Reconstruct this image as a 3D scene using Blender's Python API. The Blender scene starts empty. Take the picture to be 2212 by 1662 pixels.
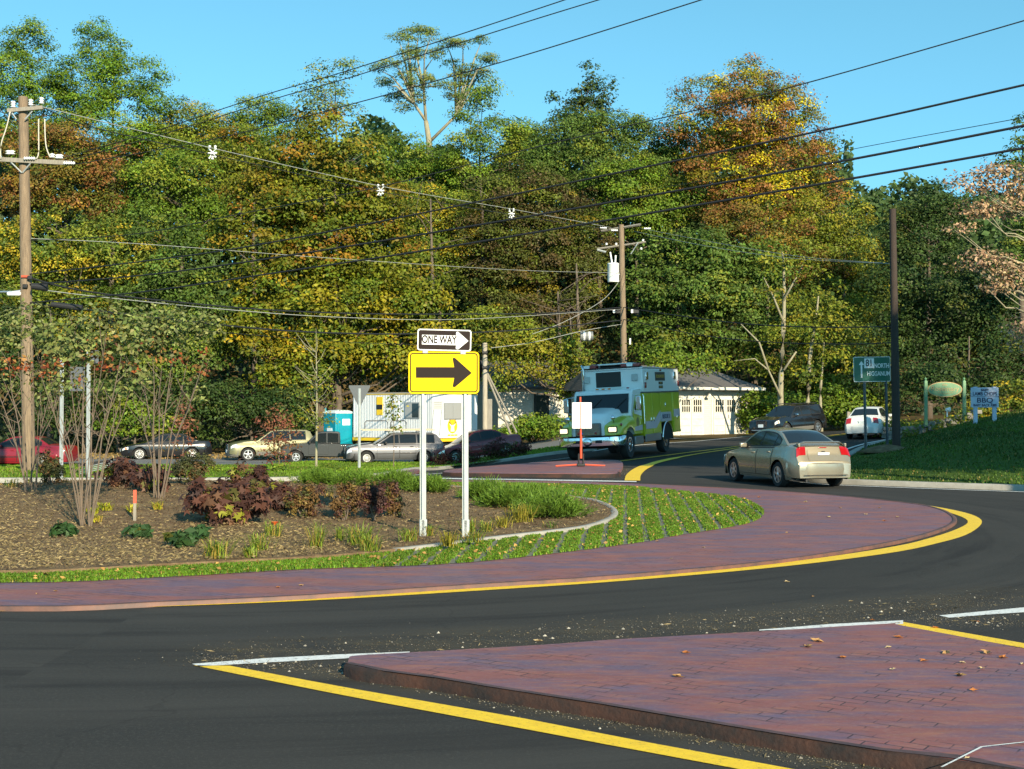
import bpy, bmesh, math, random
import numpy as np
from mathutils import Vector, Matrix
random.seed(7); RNG = np.random.default_rng(7)
SC = bpy.context.scene
COL = SC.collection
R = math.radians

# ------------------------------------------------------------------ camera
F = 2734.0; CX, CY, HOR = 1106.0, 831.0, 887.0; EYE = 1.9
PITCH = math.atan((HOR - CY) / F)
cam_data = bpy.data.cameras.new('camera')
cam = bpy.data.objects.new('camera', cam_data); COL.objects.link(cam)
cam.location = (0, 0, EYE)
cam.rotation_euler = (R(90) + PITCH, 0, 0)
cam_data.sensor_width = 36.0; cam_data.lens = 36.0 * F / 2212.0
cam_data.clip_end = 3000; cam_data.clip_start = 0.1
SC.camera = cam

# ------------------------------------------------------------------ sky, sun, exposure
SUN_EL, SUN_AZ = R(23), math.atan2(0.40, -0.92)        # azimuth measured from +Y towards +X
world = bpy.data.worlds.new('World'); SC.world = world; world.use_nodes = True
nt = world.node_tree; nt.nodes.clear()
sky = nt.nodes.new('ShaderNodeTexSky'); sky.sky_type = 'NISHITA'; sky.sun_disc = False
sky.sun_elevation = SUN_EL; sky.sun_rotation = SUN_AZ
sky.air_density = 1.0; sky.dust_density = 0.15; sky.ozone_density = 1.6; sky.altitude = 100
wtc = nt.nodes.new('ShaderNodeTexCoord'); wad = nt.nodes.new('ShaderNodeVectorMath'); wad.operation = 'ADD'; wad.inputs[1].default_value = (0, 0, .24)
nt.links.new(wtc.outputs['Generated'], wad.inputs[0]); nt.links.new(wad.outputs[0], sky.inputs[0])
tint = nt.nodes.new('ShaderNodeMix'); tint.data_type = 'RGBA'; tint.blend_type = 'MULTIPLY'; tint.inputs[0].default_value = 1
tint.inputs[7].default_value = (0.76, 1.34, 1.16, 1)
bg = nt.nodes.new('ShaderNodeBackground'); bg.inputs[1].default_value = 0.15
wo = nt.nodes.new('ShaderNodeOutputWorld')
nt.links.new(sky.outputs[0], tint.inputs[6]); nt.links.new(tint.outputs[2], bg.inputs[0]); nt.links.new(bg.outputs[0], wo.inputs[0])
sun_data = bpy.data.lights.new('sun', 'SUN'); sun_data.energy = 4.9; sun_data.angle = R(0.53); sun_data.color = (1.0, 0.86, 0.62)
sun = bpy.data.objects.new('sun', sun_data); COL.objects.link(sun)
sdir = Vector((math.sin(SUN_AZ) * math.cos(SUN_EL), math.cos(SUN_AZ) * math.cos(SUN_EL), math.sin(SUN_EL)))
sun.rotation_euler = sdir.to_track_quat('Z', 'Y').to_euler()
SC.view_settings.view_transform = 'Standard'; SC.view_settings.look = 'None'
SC.view_settings.gamma = 1; SC.view_settings.exposure = 0.80
SC.render.engine = 'CYCLES'; SC.cycles.max_bounces = 5; SC.cycles.transparent_max_bounces = 6
SC.cycles.caustics_reflective = False; SC.cycles.caustics_refractive = False

# ------------------------------------------------------------------ materials
MATS = {}
def rgb(c): return (c[0], c[1], c[2], 1.0)
def mat(name, col=(.5, .5, .5), rough=.6, metal=0.0, col2=None, nscale=6.0, detail=6, bump=0.0, bscale=None, coat=0.0, spec=0.5,
        emit=None, estr=1.0, stretch=(1, 1, 1), alpha=None, trans=0.0, lo=.35, hi=.65):
    if name in MATS: return MATS[name]
    m = bpy.data.materials.new(name); m.use_nodes = True; MATS[name] = m
    n, l = m.node_tree.nodes, m.node_tree.links; b = n['Principled BSDF']
    b.inputs['Base Color'].default_value = rgb(col); b.inputs['Roughness'].default_value = rough; b.inputs['Metallic'].default_value = metal
    b.inputs['Coat Weight'].default_value = coat; b.inputs['Coat Roughness'].default_value = .06; b.inputs['Specular IOR Level'].default_value = spec
    if trans: b.inputs['Transmission Weight'].default_value = trans
    if emit: b.inputs['Emission Color'].default_value = rgb(emit); b.inputs['Emission Strength'].default_value = estr
    if col2 is not None or bump:
        tc = n.new('ShaderNodeTexCoord'); mp = n.new('ShaderNodeMapping'); mp.inputs['Scale'].default_value = stretch
        l.new(tc.outputs['Object'], mp.inputs[0])
    if col2 is not None:
        t = n.new('ShaderNodeTexNoise'); t.inputs['Scale'].default_value = nscale; t.inputs['Detail'].default_value = detail
        t.inputs['Roughness'].default_value = .65
        r = n.new('ShaderNodeMapRange'); r.inputs[1].default_value = lo; r.inputs[2].default_value = hi
        x = n.new('ShaderNodeMix'); x.data_type = 'RGBA'; x.inputs[6].default_value = rgb(col); x.inputs[7].default_value = rgb(col2)
        l.new(mp.outputs[0], t.inputs['Vector']); l.new(t.outputs[0], r.inputs[0]); l.new(r.outputs[0], x.inputs[0]); l.new(x.outputs[2], b.inputs['Base Color'])
    if bump:
        t2 = n.new('ShaderNodeTexNoise'); t2.inputs['Scale'].default_value = bscale or nscale * 3; t2.inputs['Detail'].default_value = 5
        bp = n.new('ShaderNodeBump'); bp.inputs['Strength'].default_value = bump; bp.inputs['Distance'].default_value = .02
        l.new(mp.outputs[0], t2.inputs['Vector']); l.new(t2.outputs[0], bp.inputs['Height']); l.new(bp.outputs[0], b.inputs['Normal'])
    return m

def nodes_of(m):
    return m.node_tree.nodes, m.node_tree.links, m.node_tree.nodes['Principled BSDF']
def N(n, t, **kw):
    x = n.new(t)
    for k, v in kw.items(): setattr(x, k, v)
    return x
def noise(n, l, vec, scale, detail=5, rough=.6):
    t = n.new('ShaderNodeTexNoise'); t.inputs['Scale'].default_value = scale; t.inputs['Detail'].default_value = detail; t.inputs['Roughness'].default_value = rough
    l.new(vec, t.inputs['Vector']); return t.outputs[0]
def rng(n, l, v, a, b, c=0, d=1):
    r = n.new('ShaderNodeMapRange'); r.inputs[1].default_value = a; r.inputs[2].default_value = b; r.inputs[3].default_value = c; r.inputs[4].default_value = d
    l.new(v, r.inputs[0]); return r.outputs[0]
def mixc(n, l, f, a, b, blend='MIX'):
    x = n.new('ShaderNodeMix'); x.data_type = 'RGBA'; x.blend_type = blend
    for s, v in ((0, f), (6, a), (7, b)):
        if isinstance(v, (int, float)): x.inputs[s].default_value = v
        elif isinstance(v, tuple): x.inputs[s].default_value = rgb(v)
        else: l.new(v, x.inputs[s])
    return x.outputs[2]

# ------------------------------------------------------------------ object helpers
def tag(o, label=None, cat=None, group=None, kind=None):
    if label: o['label'] = label
    if cat: o['category'] = cat
    if group: o['group'] = group
    if kind: o['kind'] = kind
    return o
def empty(name, loc=(0, 0, 0), rz=0, label=None, cat=None, group=None):
    o = bpy.data.objects.new(name, None); COL.objects.link(o); o.location = loc; o.rotation_euler = (0, 0, rz); o.empty_display_size = .2
    return tag(o, label, cat, group)
def link_mesh(name, me, m, parent=None, smooth=False):
    if not isinstance(m, (list, tuple)): m = [m]
    for q in m: me.materials.append(q)
    if smooth: me.polygons.foreach_set('use_smooth', [True] * len(me.polygons))
    o = bpy.data.objects.new(name, me); COL.objects.link(o)
    if parent is not None: o.parent = parent
    return o
class MB:
    """collects shapes, links them as one mesh object"""
    def __init__(s): s.v = []; s.f = []; s.mi = []; s.m = 0
    def add(s, vs, fs):
        b = len(s.v); s.v += [tuple(v) for v in vs]; s.f += [tuple(i + b for i in f) for f in fs]; s.mi += [s.m] * len(fs); return s
    def box(s, c, d, rz=0, rx=0, ry=0, taper=1.0):
        hx, hy, hz = d[0] / 2, d[1] / 2, d[2] / 2
        M = Matrix.Rotation(rz, 3, 'Z') @ Matrix.Rotation(ry, 3, 'Y') @ Matrix.Rotation(rx, 3, 'X')
        vs = []
        for z in (-1, 1):
            t = taper if z > 0 else 1
            for x, y in ((-1, -1), (1, -1), (1, 1), (-1, 1)): vs.append(Vector(c) + M @ Vector((x * hx * t, y * hy * t, z * hz)))
        return s.add(vs, [(0, 3, 2, 1), (4, 5, 6, 7), (0, 1, 5, 4), (1, 2, 6, 5), (2, 3, 7, 6), (3, 0, 4, 7)])
    def tube(s, pts, r, n=8, cap=True):
        pts = [Vector(p) for p in pts]; k = len(pts)
        rs = r if isinstance(r, (list, tuple)) else [r] * k
        vs = []; up = Vector((0, 0, 1))
        for i, p in enumerate(pts):
            t = (pts[min(i + 1, k - 1)] - pts[max(i - 1, 0)]); t = t.normalized() if t.length > 1e-9 else up
            a = t.cross(up); a = a if a.length > .05 else t.cross(Vector((1, 0, 0))); a.normalize(); b = t.cross(a)
            for j in range(n):
                q = 2 * math.pi * j / n; vs.append(p + (a * math.cos(q) + b * math.sin(q)) * rs[i])
        fs = [(i * n + j, i * n + (j + 1) % n, (i + 1) * n + (j + 1) % n, (i + 1) * n + j) for i in range(k - 1) for j in range(n)]
        if cap: fs += [tuple(range(n - 1, -1, -1)), tuple((k - 1) * n + j for j in range(n))]
        return s.add(vs, fs)
    def cyl(s, a, b, r, n=16): return s.tube([a, b], r, n)
    def prism(s, poly, a, b, axis='y'):
        """2D polygon extruded from a to b along axis (poly in the other two axes)"""
        def P(u, v, w): return {'y': (u, w, v), 'x': (w, u, v), 'z': (u, v, w)}[axis]
        k = len(poly); vs = [P(u, v, a) for u, v in poly] + [P(u, v, b) for u, v in poly]
        return s.add(vs, [tuple(range(k)), tuple(range(2 * k - 1, k - 1, -1))] + [(i, i + k, (i + 1) % k + k, (i + 1) % k) for i in range(k)])
    def lathe(s, prof, c=(0, 0, 0), axis='z', n=20):
        """prof: (r, h) pairs revolved about axis through c"""
        c = Vector(c); vs = []
        for r, h in prof:
            for j in range(n):
                q = 2 * math.pi * j / n; u, w = r * math.cos(q), r * math.sin(q)
                vs.append(c + Vector({'z': (u, w, h), 'y': (u, h, w), 'x': (h, u, w)}[axis]))
        k = len(prof)
        fs = [(i * n + j, i * n + (j + 1) % n, (i + 1) * n + (j + 1) % n, (i + 1) * n + j) for i in range(k - 1) for j in range(n)]
        fs += [tuple(range(n - 1, -1, -1)), tuple((k - 1) * n + j for j in range(n))]
        return s.add(vs, fs)
    def grid(s, P):
        """P[i][j] points -> quad patch"""
        a, b = len(P), len(P[0]); vs = [p for row in P for p in row]
        return s.add(vs, [(i * b + j, (i + 1) * b + j, (i + 1) * b + j + 1, i * b + j + 1) for i in range(a - 1) for j in range(b - 1)])
    def build(s, name, m, parent=None, smooth=False, bevel=0.0, fix=True, xf=None, seg=2, auto=None):
        me = bpy.data.meshes.new(name); vs = s.v
        me.from_pydata(vs, [], s.f); ms = m if isinstance(m, (list, tuple)) else [m]
        if len(ms) > 1: me.polygons.foreach_set('material_index', s.mi)
        if fix or bevel or xf:
            bm = bmesh.new(); bm.from_mesh(me)
            if xf is not None: bmesh.ops.transform(bm, matrix=xf, verts=bm.verts)
            if fix: bmesh.ops.recalc_face_normals(bm, faces=bm.faces)
            if bevel:
                r_ = bmesh.ops.bevel(bm, geom=list(bm.edges), offset=bevel, segments=seg, profile=.5, affect='EDGES', clamp_overlap=True)
                for f_ in r_['faces']: f_.smooth = True
            bm.to_mesh(me); bm.free()
        o = link_mesh(name, me, ms, parent, smooth)
        if auto:
            try: me.set_sharp_from_angle(angle=R(auto or 40))
            except Exception: pass
        return o
def text_mesh(s, size, loc, rot, m, name='lettering', parent=None, ext=.004, align='CENTER', sx=1.0, bold=0.0):
    cu = bpy.data.curves.new('t', 'FONT'); cu.body = s; cu.size = size; cu.extrude = ext; cu.align_x = align; cu.align_y = 'CENTER'; cu.offset = bold
    ob = bpy.data.objects.new('t', cu); COL.objects.link(ob)
    bpy.context.view_layer.update()
    me = bpy.data.meshes.new_from_object(ob); bpy.data.objects.remove(ob); bpy.data.curves.remove(cu)
    o = link_mesh(name, me, m, parent); o.location = loc; o.rotation_euler = rot; o.scale = (sx, 1, 1)
    return o
def copy_tree(o, parent=None):
    c = o.copy(); COL.objects.link(c); c.parent = parent
    for ch in list(o.children): copy_tree(ch, c)
    return c

# ------------------------------------------------------------------ pixels to rays (2212 x 1662 reading of the photograph), terrain
def ray(X, Y):
    u, v = (X - CX) / F, (CY - Y) / F
    c, s = math.cos(PITCH), math.sin(PITCH)
    return np.array([u, c - v * s, s + v * c])
def at(X, Y, d):
    r = ray(X, Y); return Vector((r[0] / r[1] * d, d, EYE + r[2] / r[1] * d))
def sm(t): t = np.clip(t, 0, 1); return t * t * (3 - 2 * t)
def xr(y):  # right edge of the road that climbs away
    return np.interp(y, [30, 34, 36.5, 42, 50, 58, 68, 90], [7.2, 7.6, 8.6, 10.6, 13.6, 18.2, 25, 48])
def ykerb(x): return np.interp(x, [-5, 7.4, 8.4, 12, 20, 30, 60], [34.5, 34.3, 32.6, 29.9, 25, 19, 2])
def h(x, y):
    x = np.asarray(x, float); y = np.asarray(y, float)
    L = -0.68 * sm((y - 36) / 22)
    Rr = 0.013 * np.maximum(y - 34, 0) + 0.04 * np.maximum(x - 9, 0) * sm((y - 44) / 10) * (1 - .8 * sm((y - 68) / 6) * (1 - sm((x - 17) / 5)))
    Rr = np.minimum(Rr, 1.6)
    g = L + (Rr - L) * sm((x + 4) / 9)
    bank = 0.95 * sm((y - ykerb(x)) / 16) * sm((x - xr(y)) / 6) * sm((x - 8) / 4) * (1 - sm((y - 60) / 10))
    g = g + bank
    g = g + 25 * sm((y - 94) / 62) + 3 * sm((np.abs(x) - 30) / 60) * sm((y - 40) / 40)
    return g
def mound(x, y): return 0.40 * np.exp(-((x + 8) ** 2 + (y - 24.5) ** 2) / 5.3 ** 2)
def hI(x, y): return h(x, y) + 0.038 + mound(np.asarray(x, float), np.asarray(y, float))
def U(X, Y, f=h, off=0.0):
    r = ray(X, Y); r = r / r[1]
    d = np.concatenate([np.arange(2, 60, .05), np.arange(60, 250, .25)])
    zz = EYE + r[2] * d; g = f(r[0] * d, d) + off; k = int(np.argmax(zz <= g))
    if not (zz <= g).any(): k = len(d) - 1
    if k > 0:
        a, b = zz[k - 1] - g[k - 1], zz[k] - g[k]; t = a / (a - b + 1e-12); D = d[k - 1] + (d[k] - d[k - 1]) * t
    else: D = d[0]
    return Vector((r[0] * D, D, float(f(r[0] * D, D)) + off))
def UX(pts, f=h): return [(U(a, b, f).x, U(a, b, f).y) for a, b in pts]
def catmull(pts, n=6, closed=False):
    P = [np.array(p, float) for p in pts]; k = len(P); out = []
    for i in range(k if closed else k - 1):
        if closed: a, b, c, d = P[i - 1], P[i], P[(i + 1) % k], P[(i + 2) % k]
        else: a, b, c, d = P[max(i - 1, 0)], P[i], P[i + 1], P[min(i + 2, k - 1)]
        for j in range(n):
            t = j / n
            out.append(.5 * ((2 * b) + (c - a) * t + (2 * a - 5 * b + 4 * c - d) * t ** 2 + (3 * b - a - 3 * c + d) * t ** 3))
    if not closed: out.append(P[-1])
    return [tuple(p) for p in out]
def in_poly(x, y, poly):
    x = np.asarray(x, float); y = np.asarray(y, float); c = np.zeros(x.shape, bool); k = len(poly)
    for i in range(k):
        x0, y0 = poly[i][:2]; x1, y1 = poly[i - 1][:2]
        with np.errstate(all='ignore'):
            c ^= ((y0 > y) != (y1 > y)) & (x < (x1 - x0) * (y - y0) / (y1 - y0 + 1e-15) + x0)
    return c
def sheet(name, poly, m, f=h, off=0.0, res=1.5, parent=None, skirt=0.0, kind='structure', jitter=0.0, smooth=True):
    """polygon on the ground, cut into cells and draped over the height function"""
    bm = bmesh.new(); vs = [bm.verts.new((p[0], p[1], 0)) for p in poly]; bm.faces.new(vs)
    xs = [p[0] for p in poly]; ys = [p[1] for p in poly]
    for ax, lo, hi in ((0, min(xs), max(xs)), (1, min(ys), max(ys))):
        c = math.ceil(lo / res) * res
        while c < hi:
            co = (c, 0, 0) if ax == 0 else (0, c, 0); no = (1, 0, 0) if ax == 0 else (0, 1, 0)
            bmesh.ops.bisect_plane(bm, geom=bm.verts[:] + bm.edges[:] + bm.faces[:], plane_co=co, plane_no=no, dist=1e-4); c += res
    bmesh.ops.triangulate(bm, faces=bm.faces[:])
    bmesh.ops.recalc_face_normals(bm, faces=bm.faces)
    if sum(fc.normal.z for fc in bm.faces) < 0: bmesh.ops.reverse_faces(bm, faces=bm.faces)
    bm.verts.ensure_lookup_table()
    X = np.array([v.co.x for v in bm.verts]); Y = np.array([v.co.y for v in bm.verts]); Z = f(X, Y) + off
    bnd = np.array([v.is_boundary for v in bm.verts])
    if jitter: Z = Z + np.where(bnd, 0, RNG.normal(0, jitter, len(Z)))
    for v, z in zip(bm.verts, Z): v.co.z = z
    if skirt:
        be = [e for e in bm.edges if e.is_boundary]
        r = bmesh.ops.extrude_edge_only(bm, edges=be)
        for g in r['geom']:
            if isinstance(g, bmesh.types.BMVert): g.co.z -= skirt
    me = bpy.data.meshes.new(name); bm.to_mesh(me); bm.free()
    o = link_mesh(name, me, m, parent, smooth)
    if skirt:
        try: me.set_sharp_from_angle(angle=R(50))
        except Exception: pass
    if kind and parent is None: o['kind'] = kind
    return o
def ribbon(name, A, B, m, f=h, off=.006, parent=None, kind='structure', step=.4):
    """marking between two edge polylines"""
    def rs(P, k):
        P = np.array([(p[0], p[1]) for p in P]); s = np.r_[0, np.cumsum(np.hypot(*np.diff(P, axis=0).T))]; t = np.linspace(0, s[-1], k)
        return np.c_[np.interp(t, s, P[:, 0]), np.interp(t, s, P[:, 1])], s[-1]
    _, L = rs(A, 2); k = max(3, int(L / step)); a, _ = rs(A, k); b, _ = rs(B, k); c = (a + b) / 2
    rows = [[(p[0], p[1], float(f(p[0], p[1])) + off) for p in (a[i], c[i], b[i])] for i in range(k)]
    mb = MB().grid(rows); o = mb.build(name, m, parent, fix=False)
    if o.data.polygons[0].normal.z < 0: o.data.flip_normals()
    if kind and parent is None: o['kind'] = kind
    return o
def line(name, C, w, m, f=h, off=.006, **kw):
    C = np.array([(c[0], c[1]) for c in C]); T = np.gradient(C, axis=0); T /= np.linalg.norm(T, axis=1)[:, None] + 1e-9; Nn = np.c_[-T[:, 1], T[:, 0]]
    ws = np.array(w if isinstance(w, (list, tuple)) else [w] * len(C))[:, None] / 2
    return ribbon(name, C + Nn * ws, C - Nn * ws, m, f, off, **kw)
def kerb(name, C, m, w=.15, ht=.12, f=h, parent=None, base=-.1, rnd=.03):
    C = np.array([(c[0], c[1]) for c in C]); T = np.gradient(C, axis=0); T /= np.linalg.norm(T, axis=1)[:, None] + 1e-9; Nn = np.c_[-T[:, 1], T[:, 0]]
    prof = [(-w / 2, base), (-w / 2, ht - rnd), (-w / 2 + rnd, ht), (w / 2 - rnd, ht), (w / 2, ht - rnd), (w / 2, base)]
    rows = []
    for c, nn in zip(C, Nn):
        z = float(f(c[0], c[1])); rows.append([(c[0] + nn[0] * u, c[1] + nn[1] * u, z + v) for u, v in prof])
    mb = MB().grid(rows); mb.f.append(tuple(range(6))); mb.mi.append(0); k = len(rows) - 1; mb.f.append(tuple(k * 6 + j for j in range(5, -1, -1))); mb.mi.append(0)
    o = mb.build(name, m, parent, smooth=True, auto=50)
    if parent is None: o['kind'] = 'structure'
    return o
# ================================================================== GROUND
def ground_mats():
    # asphalt: dark, fine grain, sandy dust patches
    m = mat('asphalt', (.03, .03, .03), .85); n, l, b = nodes_of(m); tc = N(n, 'ShaderNodeTexCoord').outputs['Object']
    g = noise(n, l, tc, 160, 3); g2 = noise(n, l, tc, 1.1, 4); 
    c = mixc(n, l, rng(n, l, g, .3, .75), (.017, .0175, .018), (.058, .058, .056))
    c = mixc(n, l, rng(n, l, noise(n, l, tc, 38, 3, .8), .5, .78, 0, .8), c, (.085, .082, .075))
    c = mixc(n, l, rng(n, l, g2, .35, .7, 0, .45), c, (.047, .045, .042))
    mp = N(n, 'ShaderNodeMapping'); mp.inputs['Scale'].default_value = (.12, 1.6, 1); l.new(tc, mp.inputs[0])
    c = mixc(n, l, rng(n, l, noise(n, l, mp.outputs[0], 1.0, 5), .56, .72, 0, .35), c, (.020, .020, .022))
    ce = N(n, 'ShaderNodeVectorMath', operation='SUBTRACT'); ce.inputs[1].default_value = (-3.5, 22.5, 0); l.new(tc, ce.inputs[0])
    ln = N(n, 'ShaderNodeVectorMath', operation='LENGTH'); l.new(ce.outputs[0], ln.inputs[0]); sp = N(n, 'ShaderNodeSeparateXYZ'); l.new(ce.outputs[0], sp.inputs[0])
    an = N(n, 'ShaderNodeMath', operation='ARCTAN2'); l.new(sp.outputs[0], an.inputs[0]); l.new(sp.outputs[1], an.inputs[1])
    cb = N(n, 'ShaderNodeCombineXYZ'); l.new(ln.outputs[1], cb.inputs[0]); l.new(an.outputs[0], cb.inputs[1])
    c = mixc(n, l, rng(n, l, noise(n, l, cb.outputs[0], 1.1, 6, .65), .42, .68, 0, .6), c, (.062, .060, .056))
    c = mixc(n, l, rng(n, l, noise(n, l, cb.outputs[0], 2.3, 5, .6), .52, .68, 0, .55), c, (.016, .016, .018))
    vo = N(n, 'ShaderNodeTexVoronoi'); vo.feature = 'DISTANCE_TO_EDGE'; vo.inputs['Scale'].default_value = .16; dv = N(n, 'ShaderNodeVectorMath', operation='ADD'); nz = N(n, 'ShaderNodeTexNoise'); nz.inputs['Scale'].default_value = .9; nz.inputs['Detail'].default_value = 6; l.new(tc, nz.inputs['Vector'])
    scv = N(n, 'ShaderNodeVectorMath', operation='SCALE'); scv.inputs[3].default_value = 1.6; l.new(nz.outputs[1], scv.inputs[0]); l.new(tc, dv.inputs[0]); l.new(scv.outputs[0], dv.inputs[1]); l.new(dv.outputs[0], vo.inputs['Vector'])
    c = mixc(n, l, rng(n, l, vo.outputs['Distance'], .0010, .0024, .18, 0), c, (.008, .008, .009))
    l.new(c, b.inputs['Base Color'])
    bp = N(n, 'ShaderNodeBump'); bp.inputs['Strength'].default_value = .5; bp.inputs['Distance'].default_value = .004
    l.new(noise(n, l, tc, 220, 2), bp.inputs['Height']); l.new(bp.outputs[0], b.inputs['Normal']); b.inputs['Specular IOR Level'].default_value = .12; b.inputs['Roughness'].default_value = .95
    # stamped brick-red paving
    m = mat('stamped_paving', (.2, .08, .08), .62); n, l, b = nodes_of(m); tc = N(n, 'ShaderNodeTexCoord').outputs['Object']
    mp = N(n, 'ShaderNodeMapping'); mp.inputs['Rotation'].default_value = (0, 0, R(35)); l.new(tc, mp.inputs[0]); v = mp.outputs[0]
    br = N(n, 'ShaderNodeTexBrick'); br.offset = .5; l.new(v, br.inputs['Vector'])
    br.inputs['Scale'].default_value = 1; br.inputs['Brick Width'].default_value = .21; br.inputs['Row Height'].default_value = .105
    br.inputs['Mortar Size'].default_value = .007; br.inputs['Mortar Smooth'].default_value = .6
    br.inputs['Color1'].default_value = (.26, .26, .26, 1); br.inputs['Color2'].default_value = (.72, .72, .72, 1); br.inputs['Mortar'].default_value = (.5, .5, .5, 1)
    st = N(n, 'ShaderNodeMapping'); st.inputs['Scale'].default_value = (.5, 1.6, 1); l.new(tc, st.inputs[0])
    a = noise(n, l, st.outputs[0], 1.4, 6, .7)
    c = mixc(n, l, rng(n, l, a, .42, .58), (.245, .085, .075), (.130, .085, .135))
    st2 = N(n, 'ShaderNodeMapping'); st2.inputs['Scale'].default_value = (1.1, 6, 1); st2.inputs['Rotation'].default_value = (0, 0, R(-24)); l.new(tc, st2.inputs[0])
    c = mixc(n, l, rng(n, l, noise(n, l, st2.outputs[0], 2.2, 6, .7), .50, .66, 0, .65), c, (.32, .135, .075))
    c = mixc(n, l, rng(n, l, noise(n, l, st.outputs[0], 5.5, 5, .7), .45, .7, 0, .55), c, (.17, .058, .055))
    c = mixc(n, l, rng(n, l, noise(n, l, tc, 40, 4), .5, .75, 0, .35), c, (.30, .19, .17))
    c = mixc(n, l, .12, c, br.outputs['Color'], 'OVERLAY')
    jm = N(n, 'ShaderNodeMath', operation='MULTIPLY'); l.new(br.outputs['Fac'], jm.inputs[0]); l.new(rng(n, l, noise(n, l, tc, 2.3, 3), .50, .60, .05, .9), jm.inputs[1])
    c = mixc(n, l, jm.outputs[0], c, (.035, .018, .022))
    l.new(c, b.inputs['Base Color'])
    bp = N(n, 'ShaderNodeBump'); bp.invert = True; bp.inputs['Strength'].default_value = .35; bp.inputs['Distance'].default_value = .005
    l.new(jm.outputs[0], bp.inputs['Height']); l.new(bp.outputs[0], b.inputs['Normal'])
    mat('paving_edge', (.048, .018, .010), .8, col2=(.014, .009, .008), nscale=2.6, lo=.4, hi=.6, bump=.4, bscale=30)
    mat('yellow_paint', (.92, .60, .015), .55, col2=(.80, .50, .015), nscale=9, bump=.2, bscale=80)
    m = MATS['yellow_paint']; n, l, b = nodes_of(m); src = b.inputs['Base Color'].links[0].from_socket
    tc = N(n, 'ShaderNodeTexCoord').outputs['Object']
    l.new(mixc(n, l, rng(n, l, noise(n, l, tc, 34, 6, .85), .55, .66, 0, .7), src, (.10, .08, .04)), b.inputs['Base Color'])
    mat('white_paint_road', (.72, .72, .70), .6, col2=(.22, .22, .21), nscale=22, lo=.52, hi=.72)
    mat('concrete', (.36, .34, .30), .85, col2=(.27, .255, .22), nscale=4, bump=.3, bscale=40)
    m = mat('lawn_grass', (.06, .12, .02), .8); n, l, b = nodes_of(m); tc = N(n, 'ShaderNodeTexCoord').outputs['Object']
    c = mixc(n, l, rng(n, l, noise(n, l, tc, 9, 6, .7), .3, .7), (.075, .16, .012), (.17, .26, .025))
    c = mixc(n, l, rng(n, l, noise(n, l, tc, .55, 5, .6), .52, .68, 0, .7), c, (.17, .13, .05))
    l.new(c, b.inputs['Base Color']); bp = N(n, 'ShaderNodeBump'); bp.inputs['Strength'].default_value = 1; bp.inputs['Distance'].default_value = .05
    l.new(noise(n, l, tc, 30, 5), bp.inputs['Height']); l.new(bp.outputs[0], b.inputs['Normal']); b.inputs['Specular IOR Level'].default_value = .1
    mat('forest_floor', (.06, .045, .02), .95, col2=(.13, .085, .03), nscale=2.5, bump=.8, bscale=9, spec=.1)
    mat('mulch', (.135, .088, .050), .95, col2=(.24, .17, .095), nscale=5, bump=1.0, bscale=45, spec=.1, lo=.38, hi=.68)
    mat('lot_asphalt', (.13, .13, .13), .85, col2=(.17, .165, .15), nscale=5, bump=.3, bscale=60)
    mat('bank_grass', (.035, .075, .010), .9, col2=(.075, .115, .018), nscale=5, bump=1.0, bscale=30, spec=.1)  # bank lies in shade, so the grass colour itself is darkened
    mat('paver_concrete', (.19, .185, .15), .9, col2=(.10, .11, .07), nscale=20, bump=.5, bscale=60)
ground_mats()

YP, WP, CON = MATS['yellow_paint'], MATS['white_paint_road'], MATS['concrete']

# base terrain
def base_ground():
    xs = np.r_[np.linspace(-600, -90, 8), np.arange(-80, 81, 2.0), np.linspace(90, 600, 8)]
    ys = np.r_[np.linspace(-300, -10, 5), np.arange(0, 130, 2.0), np.linspace(135, 1200, 16)]
    X, Y = np.meshgrid(xs, ys, indexing='ij'); Z = h(X, Y) - .06 + np.where((Y > 62) & (Y < 130), .05 * np.sin(X * .7) * np.cos(Y * .9), 0)
    rows = [[(X[i, j], Y[i, j], Z[i, j]) for j in range(len(ys))] for i in range(len(xs))]
    o = MB().grid(rows).build('ground', MATS['forest_floor'], smooth=True, fix=False)
    if o.data.polygons[0].normal.z < 0: o.data.flip_normals()
    o['kind'] = 'structure'
base_ground()

# roads
left_kerb = UX([(-700, 1043), (0, 1043), (370, 1043), (620, 1041), (760, 1034), (850, 1027), (960, 1014), (1100, 996), (1205, 981)])
ne_left = [(3.6, 54), (7.2, 60.5), (12.5, 66.5), (21, 74), (34, 83), (60, 96)]
ne_right = [(66, 90), (48, 80), (25, 68), (18.2, 58), (13.6, 50), (10.6, 42), (8.6, 36.5), (7.7, 34.6), (8.4, 32.6), (12, 29.9), (20, 25), (30, 19), (60, 2), (60, -8)]
road_poly = [(-60, -8)] + [(-60, left_kerb[0][1])] + left_kerb + ne_left + ne_right
sheet('road', road_poly, MATS['asphalt'], off=.0, res=2.0)

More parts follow.
